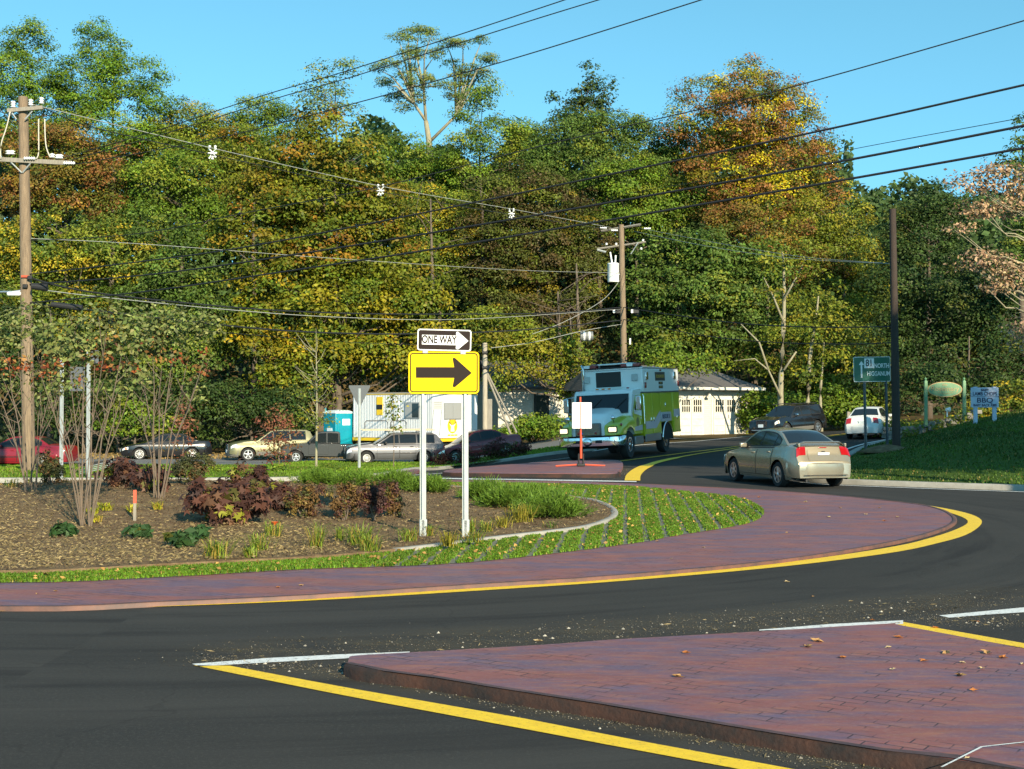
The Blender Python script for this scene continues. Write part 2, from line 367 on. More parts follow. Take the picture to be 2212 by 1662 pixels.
# central island
isl_near = UX([(0, 1311), (350, 1301), (664, 1286.5), (1013, 1264), (1328, 1244), (1687, 1210), (1927, 1171), (2027, 1145), (2061, 1127), (2055, 1113), (2027, 1099.5), (1967, 1087.5), (1807, 1071), (1647, 1059), (1488, 1050.6), (1328, 1043.4), (1180, 1040)], hI)
isl_poly = catmull(isl_near + [(-4, 33.6), (-8.5, 30.6), (-12.5, 26), (-14, 20.5), (-12.5, 15), (-9, 12.7)], 4, True)
sheet('truck_apron', isl_poly, MATS['stamped_paving'], f=hI, off=0, res=.8, skirt=.07)
kerb('apron_edge', isl_poly[:80], mat('apron_edge_red', (.17, .07, .045), .6, col2=(.07, .04, .035), nscale=3), w=.07, ht=.008, f=hI, base=-.07, rnd=.003)
grs_near = UX([(0, 1260), (350, 1248), (664, 1230.5), (1015, 1216), (1367, 1175), (1448, 1160), (1568, 1141), (1632, 1126), (1650, 1107), (1632, 1091), (1588, 1075), (1488, 1064), (1408, 1056), (1328, 1051), (1100, 1045)], hI)
grs_poly = catmull(grs_near + [(-4.2, 32), (-8.2, 29.4), (-11.7, 25), (-13, 20.5), (-11.7, 16), (-8.6, 14.3)], 4, True)
sheet('grass_paver_base', grs_poly, MATS['paver_concrete'], f=hI, off=.006, res=1.0)
bed_near = UX([(0, 1241), (350, 1226), (664, 1210), (823, 1196.5), (934, 1184.5), (1061, 1168), (1220, 1149.5), (1283, 1138), (1325, 1119), (1320, 1101), (1283, 1085), (1246, 1079), (1180, 1068), (1080, 1060), (960, 1054)], hI)
bed_poly = catmull(bed_near + [(-3.6, 30.2), (-8, 28.2), (-11, 24), (-12, 20.5), (-11, 17.2), (-8.2, 15.4)], 4, True)
sheet('planting_bed_soil', bed_poly, MATS['mulch'], f=hI, off=.045, res=.22, jitter=.012, skirt=.06)
kerb('planting_bed_kerb', bed_poly[13:60], CON, w=.13, ht=.056, f=hI, base=-.05, rnd=.02)

# ring line (yellow), inner and outer edges
yo = [(0, 1322), (350, 1311.5), (664, 1299), (1013, 1278.5), (1367, 1254.5), (1700, 1224), (1927, 1195), (2027, 1174), (2090, 1155), (2121, 1131), (2108, 1116), (2067, 1104), (2007, 1093), (1967, 1087.4)]
yi = [(0, 1316), (350, 1305), (664, 1292.5), (1013, 1271.5), (1367, 1247.5), (1700, 1215.5), (1927, 1182.5), (2010, 1163), (2062, 1146), (2090, 1131), (2083, 1120), (2050, 1108), (2003, 1096), (1967, 1088.8)]
ext = [(-16, 14), (-11, 12.0)]
ribbon('yellow_ring_line', ext + catmull(UX(yo), 5), [(-15.9, 14.2), (-11, 12.2)] + catmull(UX(yi), 5), YP, off=.006)

# near splitter island
sp_top = [(754, 1421), (762, 1417), (820, 1413), (885, 1409.5), (1171, 1393), (1328, 1381.5), (1500, 1372), (1660, 1363), (1915, 1347.6), (1951, 1352), (2212, 1401)]
sp_bot = [(751, 1433), (779, 1443), (860, 1453), (938, 1463), (1050, 1482), (1171, 1501), (1328, 1525), (1607, 1573), (1927, 1624), (2212, 1665)]
T = .088
def hS(x, y): return h(x, y) + T
sp_poly = catmull(UX(sp_top, hS), 4) + [(12, 9.6), (9, 2.6), (4, 2.8)] + catmull(UX(sp_bot[::-1], hS), 4)
sheet('splitter_island', sp_poly, MATS['stamped_paving'], f=hS, off=0, res=.5, skirt=.13)
nb = catmull(UX(sp_bot, hS), 5)
kerb('splitter_island_edge', [nb[0]] + nb[1:] + [(4, 2.8)], MATS['paving_edge'], w=.06, ht=.004, f=hS, base=-.12, rnd=.02)
line('island_lip', catmull(nb[::3] + [(4.2, 2.85)], 3), .05, mat('dark_lip', (.05, .03, .032), .7, col2=(.10, .055, .055), nscale=5), hS, off=.006)
jl = UX([(2034, 1662), (2035, 1640), (2042, 1629), (2060, 1625), (2130, 1617), (2212, 1609), (2300, 1598)], hS)
line('slab_joint', catmull(jl, 4), .012, WP, f=hS, off=.012)
# far splitter island (where the portable sign stands)
fs = UX([(958, 1027), (985, 1020), (1080, 1011), (1200, 1003), (1290, 1000), (1335, 1001), (1346, 1010), (1336, 1026), (1318, 1031), (1150, 1030), (1000, 1028.5)])
sheet('far_splitter_island', catmull(fs, 4, True), MATS['stamped_paving'], off=.10, res=.8, skirt=.12)
kerb('far_splitter_edge', catmull(UX([(958, 1028), (1000, 1030), (1150, 1031.5), (1318, 1032.5), (1336, 1027)]), 4), MATS['paving_edge'], w=.08, ht=.103, rnd=.01)
fs2 = UX([(560, 1026), (700, 1021), (880, 1019), (905, 1022), (860, 1029), (700, 1030), (560, 1034)])
sheet('left_splitter_island', catmull(fs2, 4, True), MATS['stamped_paving'], off=.08, res=1, skirt=.1)

# road markings
Wh = lambda n, A, B, **k: ribbon(n, UX(A), UX(B), WP, **k)
Wh('white_yield_line', [(415, 1436), (602, 1421.5), (754, 1414.5), (885, 1409.5)], [(430, 1441.5), (602, 1431.5), (750, 1424), (885, 1411)])
Wh('white_edge_line', [(1640, 1362.5), (1790, 1350.5), (1951, 1342)], [(1640, 1364.5), (1790, 1359), (1951, 1350)], off=.008)
Wh('white_dash_line', [(2028, 1331), (2120, 1322.5), (2212, 1313.5), (2400, 1296)], [(2050, 1336), (2120, 1330), (2212, 1324.5), (2400, 1309)])
ribbon('yellow_edge_line', UX([(496, 1440), (743, 1486.5), (1171, 1561), (1328, 1593), (1688, 1659), (1900, 1699)]), UX([(418, 1439), (743, 1504.5), (1171, 1584), (1328, 1614), (1587, 1662), (1800, 1702)]), YP)
ribbon('yellow_side_line', UX([(1951, 1345.5), (2212, 1391.5), (2400, 1425)]), UX([(1915, 1349.5), (2212, 1401.5), (2400, 1440)]), YP, off=.007)
Wh('white_far_line', [(920, 1032.5), (1000, 1034.5), (1150, 1036.5), (1375, 1040.5)], [(920, 1034.5), (1000, 1036.7), (1150, 1038.7), (1375, 1042.5)], off=.012)
line('white_kerbside_line', UX([(700, 1034), (850, 1031), (960, 1023), (1060, 1011), (1150, 1000), (1250, 987)]), .13, WP, off=.012)
line('yellow_centre_line', catmull(UX([(1366, 1040), (1370, 1026), (1390, 1011), (1430, 997), (1500, 983), (1580, 971)]) + [(11.5, 56.5), (17.5, 64), (27, 73)], 5), [.42] * 12 + [.3] * 6 + [.15] * 23, YP, off=.022)
line('yellow_gore_line', catmull(UX([(1300, 1002.5), (1400, 990), (1500, 977), (1580, 967)]) + [(11.1, 56.8), (17.2, 64.4), (26.7, 73.4)], 5), .14, YP, off=.022)
line('white_left_line', catmull([(3.4, 53), (7.3, 60.0), (12.6, 65.9), (21, 73.3), (34, 82)], 5), .16, WP, off=.022)
line('white_right_line', catmull([(25, 67.4), (17.8, 58), (13.1, 50), (10.1, 42), (8.1, 36.5), (7.2, 34.5)], 5), .14, WP, off=.022)
line('white_bank_line', catmull([(7.6, 33.4), (8.3, 32.1), (11.9, 29.4), (20, 24.5), (30, 18.5)], 5), .14, WP, off=.012)
# kerbs
kerb('granite_kerb_lawn', catmull(left_kerb, 5) + [(3.6, 54)], CON, w=.24, ht=.13, rnd=.03)
kerb('granite_kerb_bank', catmull([(18.4, 57.6), (13.8, 50), (10.8, 42), (8.8, 36.5), (7.9, 34.6), (8.6, 32.8), (12.2, 30.1), (20.2, 25.2), (30, 19.2)], 6), CON, w=.26, ht=.13, rnd=.03)
# lawns
lot_near = UX([(-300, 1004), (130, 1006), (250, 1008.5), (400, 1009), (560, 1010), (640, 1003), (700, 998)])
lawn_poly = [(-60, left_kerb[0][1] + .1)] + [(p[0], p[1] + .1) for p in left_kerb] + [(3.5, 54.2), (2.8, 60), (0, 61), (-5, 60.5)] + lot_near[::-1] + [(-60, lot_near[0][1])]
sheet('lawn', lawn_poly, MATS['lawn_grass'], off=.11, res=2.0)
sheet('parking_lot', [(-60, 51), (-30, 50.6)] + [(p[0], p[1] - .6) for p in lot_near] + [(-5.5, 60), (0, 60.5), (3, 59.5), (9, 66), (6, 74), (-40, 73), (-60, 70)], MATS['lot_asphalt'], off=.03, res=3.0)
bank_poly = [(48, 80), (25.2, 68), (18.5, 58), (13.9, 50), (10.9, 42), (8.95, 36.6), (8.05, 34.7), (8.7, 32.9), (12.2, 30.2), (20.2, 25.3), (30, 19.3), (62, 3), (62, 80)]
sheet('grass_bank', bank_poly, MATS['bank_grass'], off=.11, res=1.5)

# drifts of sandy dust on the asphalt, thinning out to nothing at their edges
def dust_mat():
    m = bpy.data.materials.new('sandy_dust'); m.use_nodes = True; n, l = m.node_tree.nodes, m.node_tree.links; b = n['Principled BSDF']; out = n['Material Output']
    b.inputs['Base Color'].default_value = (.15, .13, .095, 1); b.inputs['Roughness'].default_value = .95; b.inputs['Specular IOR Level'].default_value = .05
    a = N(n, 'ShaderNodeAttribute'); a.attribute_name = 'cover'; tc = N(n, 'ShaderNodeTexCoord').outputs['Object']; mp = N(n, 'ShaderNodeMapping'); mp.inputs['Scale'].default_value = (.5, 1.3, 1); l.new(tc, mp.inputs[0])
    q = N(n, 'ShaderNodeMath', operation='MULTIPLY'); l.new(a.outputs['Fac'], q.inputs[0]); l.new(rng(n, l, noise(n, l, mp.outputs[0], 2.2, 7, .75), .38, .66), q.inputs[1])
    q2 = N(n, 'ShaderNodeMath', operation='MULTIPLY'); l.new(q.outputs[0], q2.inputs[0]); l.new(rng(n, l, noise(n, l, tc, 60, 3, .8), .35, .65, .25, 1), q2.inputs[1])
    t = N(n, 'ShaderNodeBsdfTransparent'); x = N(n, 'ShaderNodeMixShader'); l.new(q2.outputs[0], x.inputs[0]); l.new(t.outputs[0], x.inputs[1]); l.new(b.outputs[0], x.inputs[2]); l.new(x.outputs[0], out.inputs[0]); return m
DUST = dust_mat()
def dust(name, C, w, f=h, off=.004, amt=.8):
    C = np.array(C); T = np.gradient(C, axis=0); T /= np.linalg.norm(T, axis=1)[:, None] + 1e-9; Nn = np.c_[-T[:, 1], T[:, 0]]; rows = []; cov = []
    for i, (c, nn) in enumerate(zip(C, Nn)):
        e = min(1, i / 3, (len(C) - 1 - i) / 3); rows.append([(c[0] + nn[0] * w * t, c[1] + nn[1] * w * t, float(f(*(c + nn * w * t))) + off) for t in (-1, -.5, 0, .5, 1)]); cov += [0, .55 * e, e, .55 * e, 0]
    o = MB().grid(rows).build(name, DUST, fix=False)
    if o.data.polygons[0].normal.z < 0: o.data.flip_normals()
    a = o.data.attributes.new('cover', 'FLOAT', 'POINT'); a.data.foreach_set('value', np.array(cov, np.float32) * amt); tag(o, kind='stuff')
dust('road_dust', catmull(UX([(330, 1430), (600, 1408), (900, 1390), (1171, 1374), (1500, 1350), (1800, 1325), (2030, 1300), (2300, 1270)]), 4), .75)
dust('gutter_dust', catmull(UX([(430, 1432), (760, 1462), (938, 1492), (1171, 1534), (1400, 1572), (1700, 1628), (1950, 1675)]), 4), .26)
dust('ring_dust', catmull(UX([(0, 1318), (664, 1291), (1013, 1270), (1367, 1246), (1687, 1213), (1927, 1176), (2040, 1155), (2075, 1130)]), 4), .14, amt=1)
dust('splitter_tip_dust', UX([(1345, 1046), (1350, 1034), (1352, 1022), (1350, 1012), (1340, 1006), (1325, 1001), (1300, 998)]), .8, amt=1.2)
# ================================================================== VEHICLES
def paint(name, c, metal=.35, rough=.32): return mat(name, c, rough, metal, coat=.6)
GLASS = mat('dark_glass', (.012, .016, .02), .05, 0, spec=.45)
RUB = mat('tyre_rubber', (.018, .018, .018), .85)
TRIM = mat('black_trim', (.015, .015, .016), .6)
CHR = mat('chrome', (.75, .75, .77), .12, 1.0)
ALU = mat('bare_alloy', (.62, .62, .63), .3, .9)
HUBW = mat('hub_cap_grey', (.55, .55, .54), .4, .3)
LENS = mat('clear_lens', (.75, .77, .78), .12, .2, coat=.8)
AMB = mat('amber_lens', (.8, .22, .02), .2, coat=.6)
REDL = mat('red_lens', (.33, .006, .010), .16, coat=.8)
PLATE = mat('plate_white', (.72, .80, .84), .4)
PLTXT = mat('plate_blue', (.03, .06, .25), .5)
UNDER = mat('underbody', (.01, .01, .01), .9)
INTER = mat('seat_cloth', (.05, .05, .055), .9)

def make_wheel(parent, x, y, r, w, side, rimr=.64, spokes=5, rimmat=None, name='wheel'):
    wo = empty(name, (x, y, r)); wo.parent = parent
    MB().lathe([(r * rimr, -w / 2 * .8), (r * .93, -w / 2), (r, -w / 2 * .7), (r, w / 2 * .7), (r * .93, w / 2), (r * rimr, w / 2 * .8)], axis='y', n=28).build('tyre', RUB, wo, smooth=True, auto=50)
    mb = MB(); rr = r * rimr; s = side
    mb.lathe([(rr, s * w * .40), (rr, s * w * .47), (rr * .9, s * w * .47), (rr * .86, s * w * .25), (rr * .2, s * w * .2), (.001, s * w * .2)], axis='y', n=28)
    for k in range(spokes):
        a = 2 * math.pi * k / spokes + .3
        mb.box((math.cos(a) * rr * .5, s * w * .37, math.sin(a) * rr * .5), (rr * .92, w * .12, rr * (.26 if spokes < 9 else .1)), ry=-a)
    mb.lathe([(rr * .26, s * w * .2), (rr * .26, s * w * .45), (rr * .12, s * w * .5), (.001, s * w * .5)], axis='y', n=14)
    mb.build('rim', rimmat or ALU, wo, smooth=True, auto=35)
    return wo

class Car:
    def __init__(s, name, label, cat, p, group=None):
        s.p = p; s.root = empty(name, label=label, cat=cat, group=group); s.L, s.W = p['L'], p['W']
        s.lo = p['lo']; s.gh = p['gh']; s.xw = p['wheels']; s.r = p['r']; s.sill = p.get('sill', .22)
        s.pm = p['paint']; s.tum = p.get('tumble', .26); s.build()
    def hw(s, x):
        W2 = s.W / 2; e = s.L / 2 - abs(x); k = s.p.get('round', .5)
        t = max(0, 1 - e / k); return W2 * (1 - .17 * t ** 2.4 - .02 * abs(2 * x / s.L) ** 2)
    def top(s, x): return float(np.interp(x, [q[0] for q in s.lo], [q[1] for q in s.lo]))
    def bot(s, x):
        z = s.sill + (.06 if abs(x) > s.L / 2 - .3 else 0)
        for xc in s.xw:
            ra = s.r + .065; d = abs(x - xc)
            if d < ra: z = max(z, s.r + math.sqrt(ra * ra - d * d) * 1.0)
        return z
    def side(s, x, z):     # lower body side half width at height z
        t = (z - .2) / .75; return s.hw(x) * (.945 + .055 * math.sin(math.pi * min(max(t, 0), 1) ** .8) - .05 * max(0, t - .75) / .25)
    def sec(s, x, u):      # u 0..1 side, 1..2 across the top to the centre
        zb, zt = s.bot(x), s.top(x)
        zb = min(zb, zt - .03)
        if u <= 1:
            z = zb + (zt - .035 - zb) * u; return Vector((x, s.side(x, z), z))
        y1 = s.side(x, zt); q = u - 1; y = y1 * (1 - q) - .02 * (1 if q > 0 else 0) * (1 - q)
        return Vector((x, y, zt + .028 * (1 - (y / y1) ** 2)))
    def roof(s, x): return float(np.interp(x, [q[0] for q in s.gh], [q[1] for q in s.gh]))
    def gy(s, x, z):
        zb = s.top(x); zr = s.p['H']; t = min(max((z - zb) / (zr - zb), 0), 1.05)
        return s.side(x, zb) * (.965 - s.tum * t - .04 * t * t)
    def gsec(s, x, u):
        zb, zr = s.top(x) - .02, max(s.roof(x), s.top(x) - .015)
        if u <= 1:
            z = zb + (zr - zb) * u; return Vector((x, s.gy(x, z), z))
        q = u - 1; y1 = s.gy(x, zr); y = y1 * (1 - q)
        return Vector((x, y, zr + .035 * (1 - (y / y1) ** 2)))
    def patch(s, fn, x0, x1, u0, u1, name, m, parent=None, off=.006, nx=10, nu=6, sgn=1, both=False, thick=True):
        mb = MB()
        for sg in ((1, -1) if both else (sgn,)):
            P = []
            for i in range(nx + 1):
                x = x0 + (x1 - x0) * i / nx; row = []
                for j in range(nu + 1):
                    u = u0 + (u1 - u0) * j / nu; p = fn(x, u)
                    a = fn(x + .01, u) - fn(x - .01, u); b = fn(x, min(u + .02, 2)) - fn(x, max(u - .02, 0)); n = a.cross(b)
                    if n.length > 1e-9: n.normalize()
                    c = Vector((0, 0, .6)) if abs(p.y) > .01 else Vector((0, 0, .3))
                    if n.dot(p - Vector((x * .8, 0, .5))) < 0: n = -n
                    p = p + n * off; row.append((p.x, p.y * sg, p.z))
                P.append(row)
            mb.grid(P)
        o = mb.build(name, m, parent or s.root, smooth=True, fix=True)
        return o
    def top_patch(s, fn, x0, x1, yf, name, m, off=.006, nx=8, parent=None):
        """patch across the full width of a top surface"""
        P = []
        for i in range(nx + 1):
            x = x0 + (x1 - x0) * i / nx; row = []
            for j in range(-8, 9):
                q = 2 - abs(j) / 8 * yf; p = fn(x, q); a = fn(x + .01, q) - fn(x - .01, q); n = Vector((-a.z, 0, a.x)).normalized()
                if n.z < 0: n = -n
                p = p + n * off; row.append((p.x, p.y * (1 if j >= 0 else -1), p.z))
            P.append(row)
        return MB().grid(P).build(name, m, parent or s.root, smooth=True)
    def build(s):
        p = s.p; L2 = s.L / 2
        xs = set(np.linspace(-L2, L2, 54)) | {q[0] for q in s.lo} | {q[0] for q in s.gh}
        for xc in s.xw:
            ra = s.r + .065
            for a in np.linspace(0, math.pi, 19): xs.add(xc + ra * math.cos(a))
            xs |= {xc - ra - .004, xc + ra + .004}
        xs = sorted(x for x in xs if -L2 <= x <= L2)
        us = [0, .15, .35, .55, .75, .92, 1, 1.06, 1.3, 1.6, 2]
        P = []
        for x in xs:
            half = [s.sec(x, u) for u in us]
            P.append([tuple(q) for q in half] + [(q.x, -q.y, q.z) for q in half[-2::-1]])
        mb = MB().grid(P); n = len(P[0]); k = len(P)
        mb.f += [tuple(range(n - 1, -1, -1)), tuple((k - 1) * n + j for j in range(n))]; mb.mi += [0, 0]
        g0, g1 = s.gh[0][0], s.gh[-1][0]
        gx = [x for x in xs if g0 <= x <= g1]; gu = [0, .2, .4, .6, .8, .93, 1, 1.08, 1.3, 1.6, 2]; P = []
        for x in gx:
            half = [s.gsec(x, u) for u in gu]
            P.append([tuple(q) for q in half] + [(q.x, -q.y, q.z) for q in half[-2::-1]])
        mb.grid(P)
        mb.build('body', s.pm, s.root, smooth=True, auto=38)
        # dark wheel wells / floor
        MB().box((0, 0, s.sill + .14), (s.L * .93, s.W * .80, .22)).box((s.xw[0], 0, s.r + .12), (s.r * 2 + .12, s.W * .78, s.r * 1.3)).box((s.xw[1], 0, s.r + .12), (s.r * 2 + .12, s.W * .78, s.r * 1.3)).build('underbody', UNDER, s.root)
        # glass
        (a0, a1), (b0, b1) = p['windshield'], p['rearglass']
        s.top_patch(s.gsec, a0, a1, .93, 'windshield', GLASS); s.top_patch(s.gsec, b0, b1, .90, 'rear_window', GLASS)
        for sg in (1, -1):
            for (x0, x1, kind) in p['windows']:
                P = []
                for i in range(9):
                    x = x0 + (x1 - x0) * i / 8; zl = s.top(x) + .05; zh = max(s.roof(x) - .075, zl + .002)
                    P.append([(x + (z - zl) * 0, (s.gy(x, z) + .007) * sg, z) for z in np.linspace(zl, zh, 6)])
                w_ = MB().grid(P).build('side_window', GLASS, s.root, smooth=True); Q = []
                for i in range(9):
                    x = x0 - .025 + (x1 - x0 + .05) * i / 8; zl = s.top(x) + .02; zh = max(s.roof(x) - .048, zl + .002)
                    Q.append([(x, (s.gy(x, z) + .004) * sg, z) for z in np.linspace(zl, zh, 6)])
                MB().grid(Q).build('window_surround', TRIM, w_, smooth=True)
            for (x0, x1) in p['doors']:
                s.patch(s.sec, x0 - .014, x1 + .014, .105, 1.0, 'door_seam', TRIM, off=.0035, nx=12, nu=7, sgn=sg)
                d = s.patch(s.sec, x0, x1, .12, .985, 'door', s.pm, off=.007, nx=12, nu=7, sgn=sg)
                z = s.top(x0) - .13; hx = x0 + .10
                MB().box((hx + .08, sg * (s.side(hx, z) + .02), z), (.17, .03, .035)).build('handle', p.get('handle', s.pm), d, bevel=.008)
            if p.get('cladding'):
                s.patch(s.sec, s.xw[1] + s.r + .09, s.xw[0] - s.r - .09, 0, .26, 'side_cladding', p['cladding'], off=.016, nx=14, nu=3, sgn=sg)
            if p.get('strip'):
                s.patch(s.sec, s.xw[1] + s.r + .1, s.xw[0] - s.r - .1, .40, .46, 'rub_strip', p['strip'], off=.013, nx=14, nu=1, sgn=sg)
            mz = s.top(a1) + .07; mx = a1 - .42 if p.get('mirrorx') is None else p['mirrorx']
            MB().box((mx, sg * (s.side(mx, mz) + .085), mz + .02), (.11, .2, .125)).build('wing_mirror', p.get('mirror', s.pm), s.root, bevel=.03)
            # lamps
            hx0, hx1, hu0, hu1 = p['head']; s.lamp(hx0, hx1, hu0, hu1, sg, 'headlight', LENS, front=True)
            if p.get('turn'): s.lamp(*p['turn'], sg, 'turn_signal', AMB, front=True)
            s.lamp(*p['tail'], sg, 'taillight', REDL, front=False)
            for xc in s.xw: make_wheel(s.root, xc, sg * (s.W / 2 - .115), s.r, .20, sg, p.get('rimr', .64), p.get('spokes', 5), p.get('rim'))
        # bumpers
        for (e, z0, z1) in ((1, *p['fb']), (-1, *p['rb'])):
            P = []
            for j in range(-10, 11):
                t = j / 10; y = t * s.hw(e * (L2 - .12)) * 1.0
                xo = L2 + .045 - .20 * abs(t) ** 4
                hh = z1 - z0; P.append([(e * (xo - .09), y * 1.0, z0), (e * (xo - .012), y, z0 + .03), (e * xo, y, z0 + hh * .55), (e * (xo - .008), y, z1 - .035), (e * (xo - .06), y, z1)])
            # wrap round the corner
            for sgn, at_ in ((-1, 0), (1, len(P))):
                xx = e * (L2 - .42); y = sgn * (s.hw(xx) + .008); hh = z1 - z0
                row = [(xx, y * .97, z0), (xx, y, z0 + .03), (xx, y, z0 + hh * .55), (xx, y, z1 - .035), (xx, y * .98, z1)]
                P.insert(0, row) if sgn < 0 else P.append(row)
            MB().grid(P).build('bumper', p.get('bumper', s.pm), s.root, smooth=True, auto=50)
        if p.get('grille'):
            z0, z1, w, gm = p['grille']; mb = MB(); xg = L2 - .01
            mb.box((xg, 0, (z0 + z1) / 2), (.06, w, z1 - z0))
            g = mb.build('grille', TRIM, s.root, bevel=.01); mb = MB()
            for k in range(p.get('gbars', 9)):
                y = -w / 2 + w * (k + .5) / p.get('gbars', 9); mb.box((xg + .035, y, (z0 + z1) / 2), (.012, .014, (z1 - z0) * .9))
            mb.box((xg + .035, 0, z1), (.02, w, .02)).box((xg + .035, 0, z0), (.02, w, .02)).build('grille_bars', gm, g)
        for (px, pz, ang, e, txt) in p.get('plates', []):
            o = MB().box((0, 0, 0), (.012, .31, .155)).build('number_plate', PLATE, s.root, bevel=.004)
            o.location = (px, 0, pz); o.rotation_euler = (0, ang, 0)
            if txt:
                text_mesh(txt, .085, (.009 * e, 0, -.01), (R(90), 0, R(90) * e), PLTXT, 'lettering', o, ext=.002, bold=.002)
    def lamp(s, x0, x1, u0, u1, sg, name, m, front=True):
        s.patch(s.sec, x0, x1, u0, u1, name, m, off=.012, nx=6, nu=5, sgn=sg)

def put(root, world_xy, heading, wb=2.6, track=1.45, local=(0, 0), f=h, dz=0.0):
    """stand a vehicle on the ground: local point -> world point, tilt to the ground under its wheels"""
    c, s_ = math.cos(heading), math.sin(heading)
    ox = world_xy[0] - (c * local[0] - s_ * local[1]); oy = world_xy[1] - (s_ * local[0] + c * local[1])
    zf, zb_ = float(f(ox + c * wb / 2, oy + s_ * wb / 2)), float(f(ox - c * wb / 2, oy - s_ * wb / 2))
    zl, zr_ = float(f(ox - s_ * track / 2, oy + c * track / 2)), float(f(ox + s_ * track / 2, oy - c * track / 2))
    root.location = (ox, oy, (zf + zb_ + zl + zr_) / 4 + dz)
    root.rotation_euler = (math.atan2(zl - zr_, track), -math.atan2(zf - zb_, wb), heading)

# ---- light gold sedan (leaving up the hill)
GOLD = paint('gold_paint', (.36, .315, .235), .65, .27)
sed = Car('sedan_car', 'light gold four-door sedan with a rear spoiler rounding the brick island', 'car', dict(
    L=4.42, W=1.70, H=1.42, r=.31, wheels=(1.30, -1.31), sill=.20, paint=GOLD, round=.62, tumble=.27,
    lo=[(-2.21, .62), (-2.19, .66), (-2.12, .80), (-2.05, .99), (-1.98, 1.03), (-1.6, 1.04), (-.9, .985), (.3, .94), (1.0, .915), (1.15, .885), (1.7, .79), (2.0, .70), (2.15, .60), (2.21, .48)],
    gh=[(-1.66, 1.03), (-1.05, 1.30), (-.80, 1.375), (-.5, 1.41), (-.1, 1.425), (.2, 1.40), (.42, 1.34), (1.14, .89)],
    windshield=(.45, 1.08), rearglass=(-1.55, -.88), windows=[(-1.20, -.93, 0), (-.89, -.17, 0), (-.11, .88, 0)], doors=[(-.95, -.12), (-.085, .93)],
    head=(1.86, 2.10, .70, 1.0), tail=(-2.12, -2.04, .99, 1.30), fb=(.18, .50), rb=(.26, .64), grille=(.45, .56, .7, CHR), spokes=6, rimr=.66,
    plates=[(-2.125, .80, R(-14), -1, '731 KRU')]))
sr = sed.root
def tube_obj(name, pts, r, m, parent, n=8): return MB().tube(pts, r, n).build(name, m, parent, smooth=True)
P = []
for j in range(-10, 11):
    t = j / 10; y = t * .66; dx = .10 * abs(t) ** 3; z = 1.125 - .10 * max(0, abs(t) - .72) / .28
    P.append([(-2.10 + dx, y, z), (-2.06 + dx, y, z + .025), (-1.93 + dx, y, z + .018), (-1.92 + dx, y, z - .006), (-2.08 + dx, y, z - .014), (-2.10 + dx, y, z)])
sp = MB().grid(P).build('rear_spoiler', GOLD, sr, smooth=True)
for y in (.62, -.62): MB().box((-2.02, y, 1.055), (.13, .05, .09)).build('spoiler_foot', GOLD, sp, bevel=.01)
sed.top_patch(sed.sec, -2.195, -2.075, .62, 'boot_lid', GOLD, off=.010)
MB().box((-2.06, 0, .995), (.03, .22, .022)).build('brake_lamp', REDL, sr, bevel=.004)
MB().box((-2.10, 0, .895), (.02, .10, .035)).build('badge', TRIM, sr, bevel=.006)
MB().box((-2.255, 0, .33), (.012, 1.15, .018)).build('bumper_slot', TRIM, sr)
MB().cyl((-2.22, .5, .20), (-1.9, .5, .20), .028).build('exhaust_pipe', TRIM, sr)
put(sr, (6.68, 31.5), R(90 + 14.4), local=(-1.31, .735))

# ---- generic estate / hatch profiles
def estate(L, W, H, wb, r, hood, belt, **k):
    f = wb / 2 + k.get('shift', .05); b = f - wb; L2 = L / 2; dr = k.get('rake', .18)
    lo = [(-L2, .60), (-L2 + .03, .66), (-L2 + .06, belt - .02), (-L2 + .14, belt + .02), (0, belt), (f - .5, belt - .03), (f - .25, hood + .04), (f + .2, hood), (L2 - .16, hood - .13), (L2 - .05, hood - .22), (L2, .50)]
    ws = f - .45; gh = [(-L2 + .07, belt), (-L2 + .10 + dr, H - .10), (-L2 + .30 + dr, H - .02), (-.5, H), (ws - .95, H - .02), (ws - .75, H - .07), (ws + .03, belt - .04)]
    d = dict(L=L, W=W, H=H, r=r, wheels=(f, b), lo=lo, gh=gh, windshield=(ws - .72, ws - .04), rearglass=(-L2 + .10, -L2 + .10 + dr * .95),
             windows=[(-L2 + .55, b + .30, 0), (b + .38, b + 1.16, 0), (b + 1.22, ws - .18, 0)], doors=[(b + .42, b + 1.18), (b + 1.215, ws - .05)],
             head=(L2 - .34, L2 - .06, .70, .98), tail=(-L2 + .02, -L2 + .10, .55, .95), fb=(.22, .56), rb=(.26, .60), grille=(.52, hood - .14, .62, CHR))
    d.update({q: v for q, v in k.items() if q not in ('shift', 'rake')}); return d
def along(Xf, Yf, Xb, wb, dF, sgn, f=h):
    """world position of the front wheel on view line Xf at depth dF and heading so that the back wheel shows at Xb"""
    x0 = (Xf - CX) / F * dF; best = None
    for a in np.linspace(-80, 80, 321):
        A = R(a); bx, by = x0 + sgn * wb * math.cos(A), dF + wb * math.sin(A); X = CX + bx / by * F
        if best is None or abs(X - Xb) < best[0]: best = (abs(X - Xb), a, bx, by)
    return x0, best
# silver-grey estate in the lot, facing left with a little of its front shown
SILV = paint('silver_grey_paint', (.085, .085, .095), .4, .42)
wag = Car('estate_car', 'silver-grey estate car carrying lumber on its roof, parked behind the arrow sign', 'car', estate(
    4.79, 1.76, 1.50, 2.77, .32, .97, .97, sill=.22, paint=SILV, bumper=TRIM, rim=HUBW, spokes=14, rimr=.56, strip=TRIM, mirror=TRIM, rake=.30, round=.25, handle=TRIM,
    head=(2.16, 2.36, .60, .92)))
put(wag.root, ((792 - CX) / F * 60.3, 60.3), R(180 + 14), local=(wag.xw[0], .76), wb=2.77)
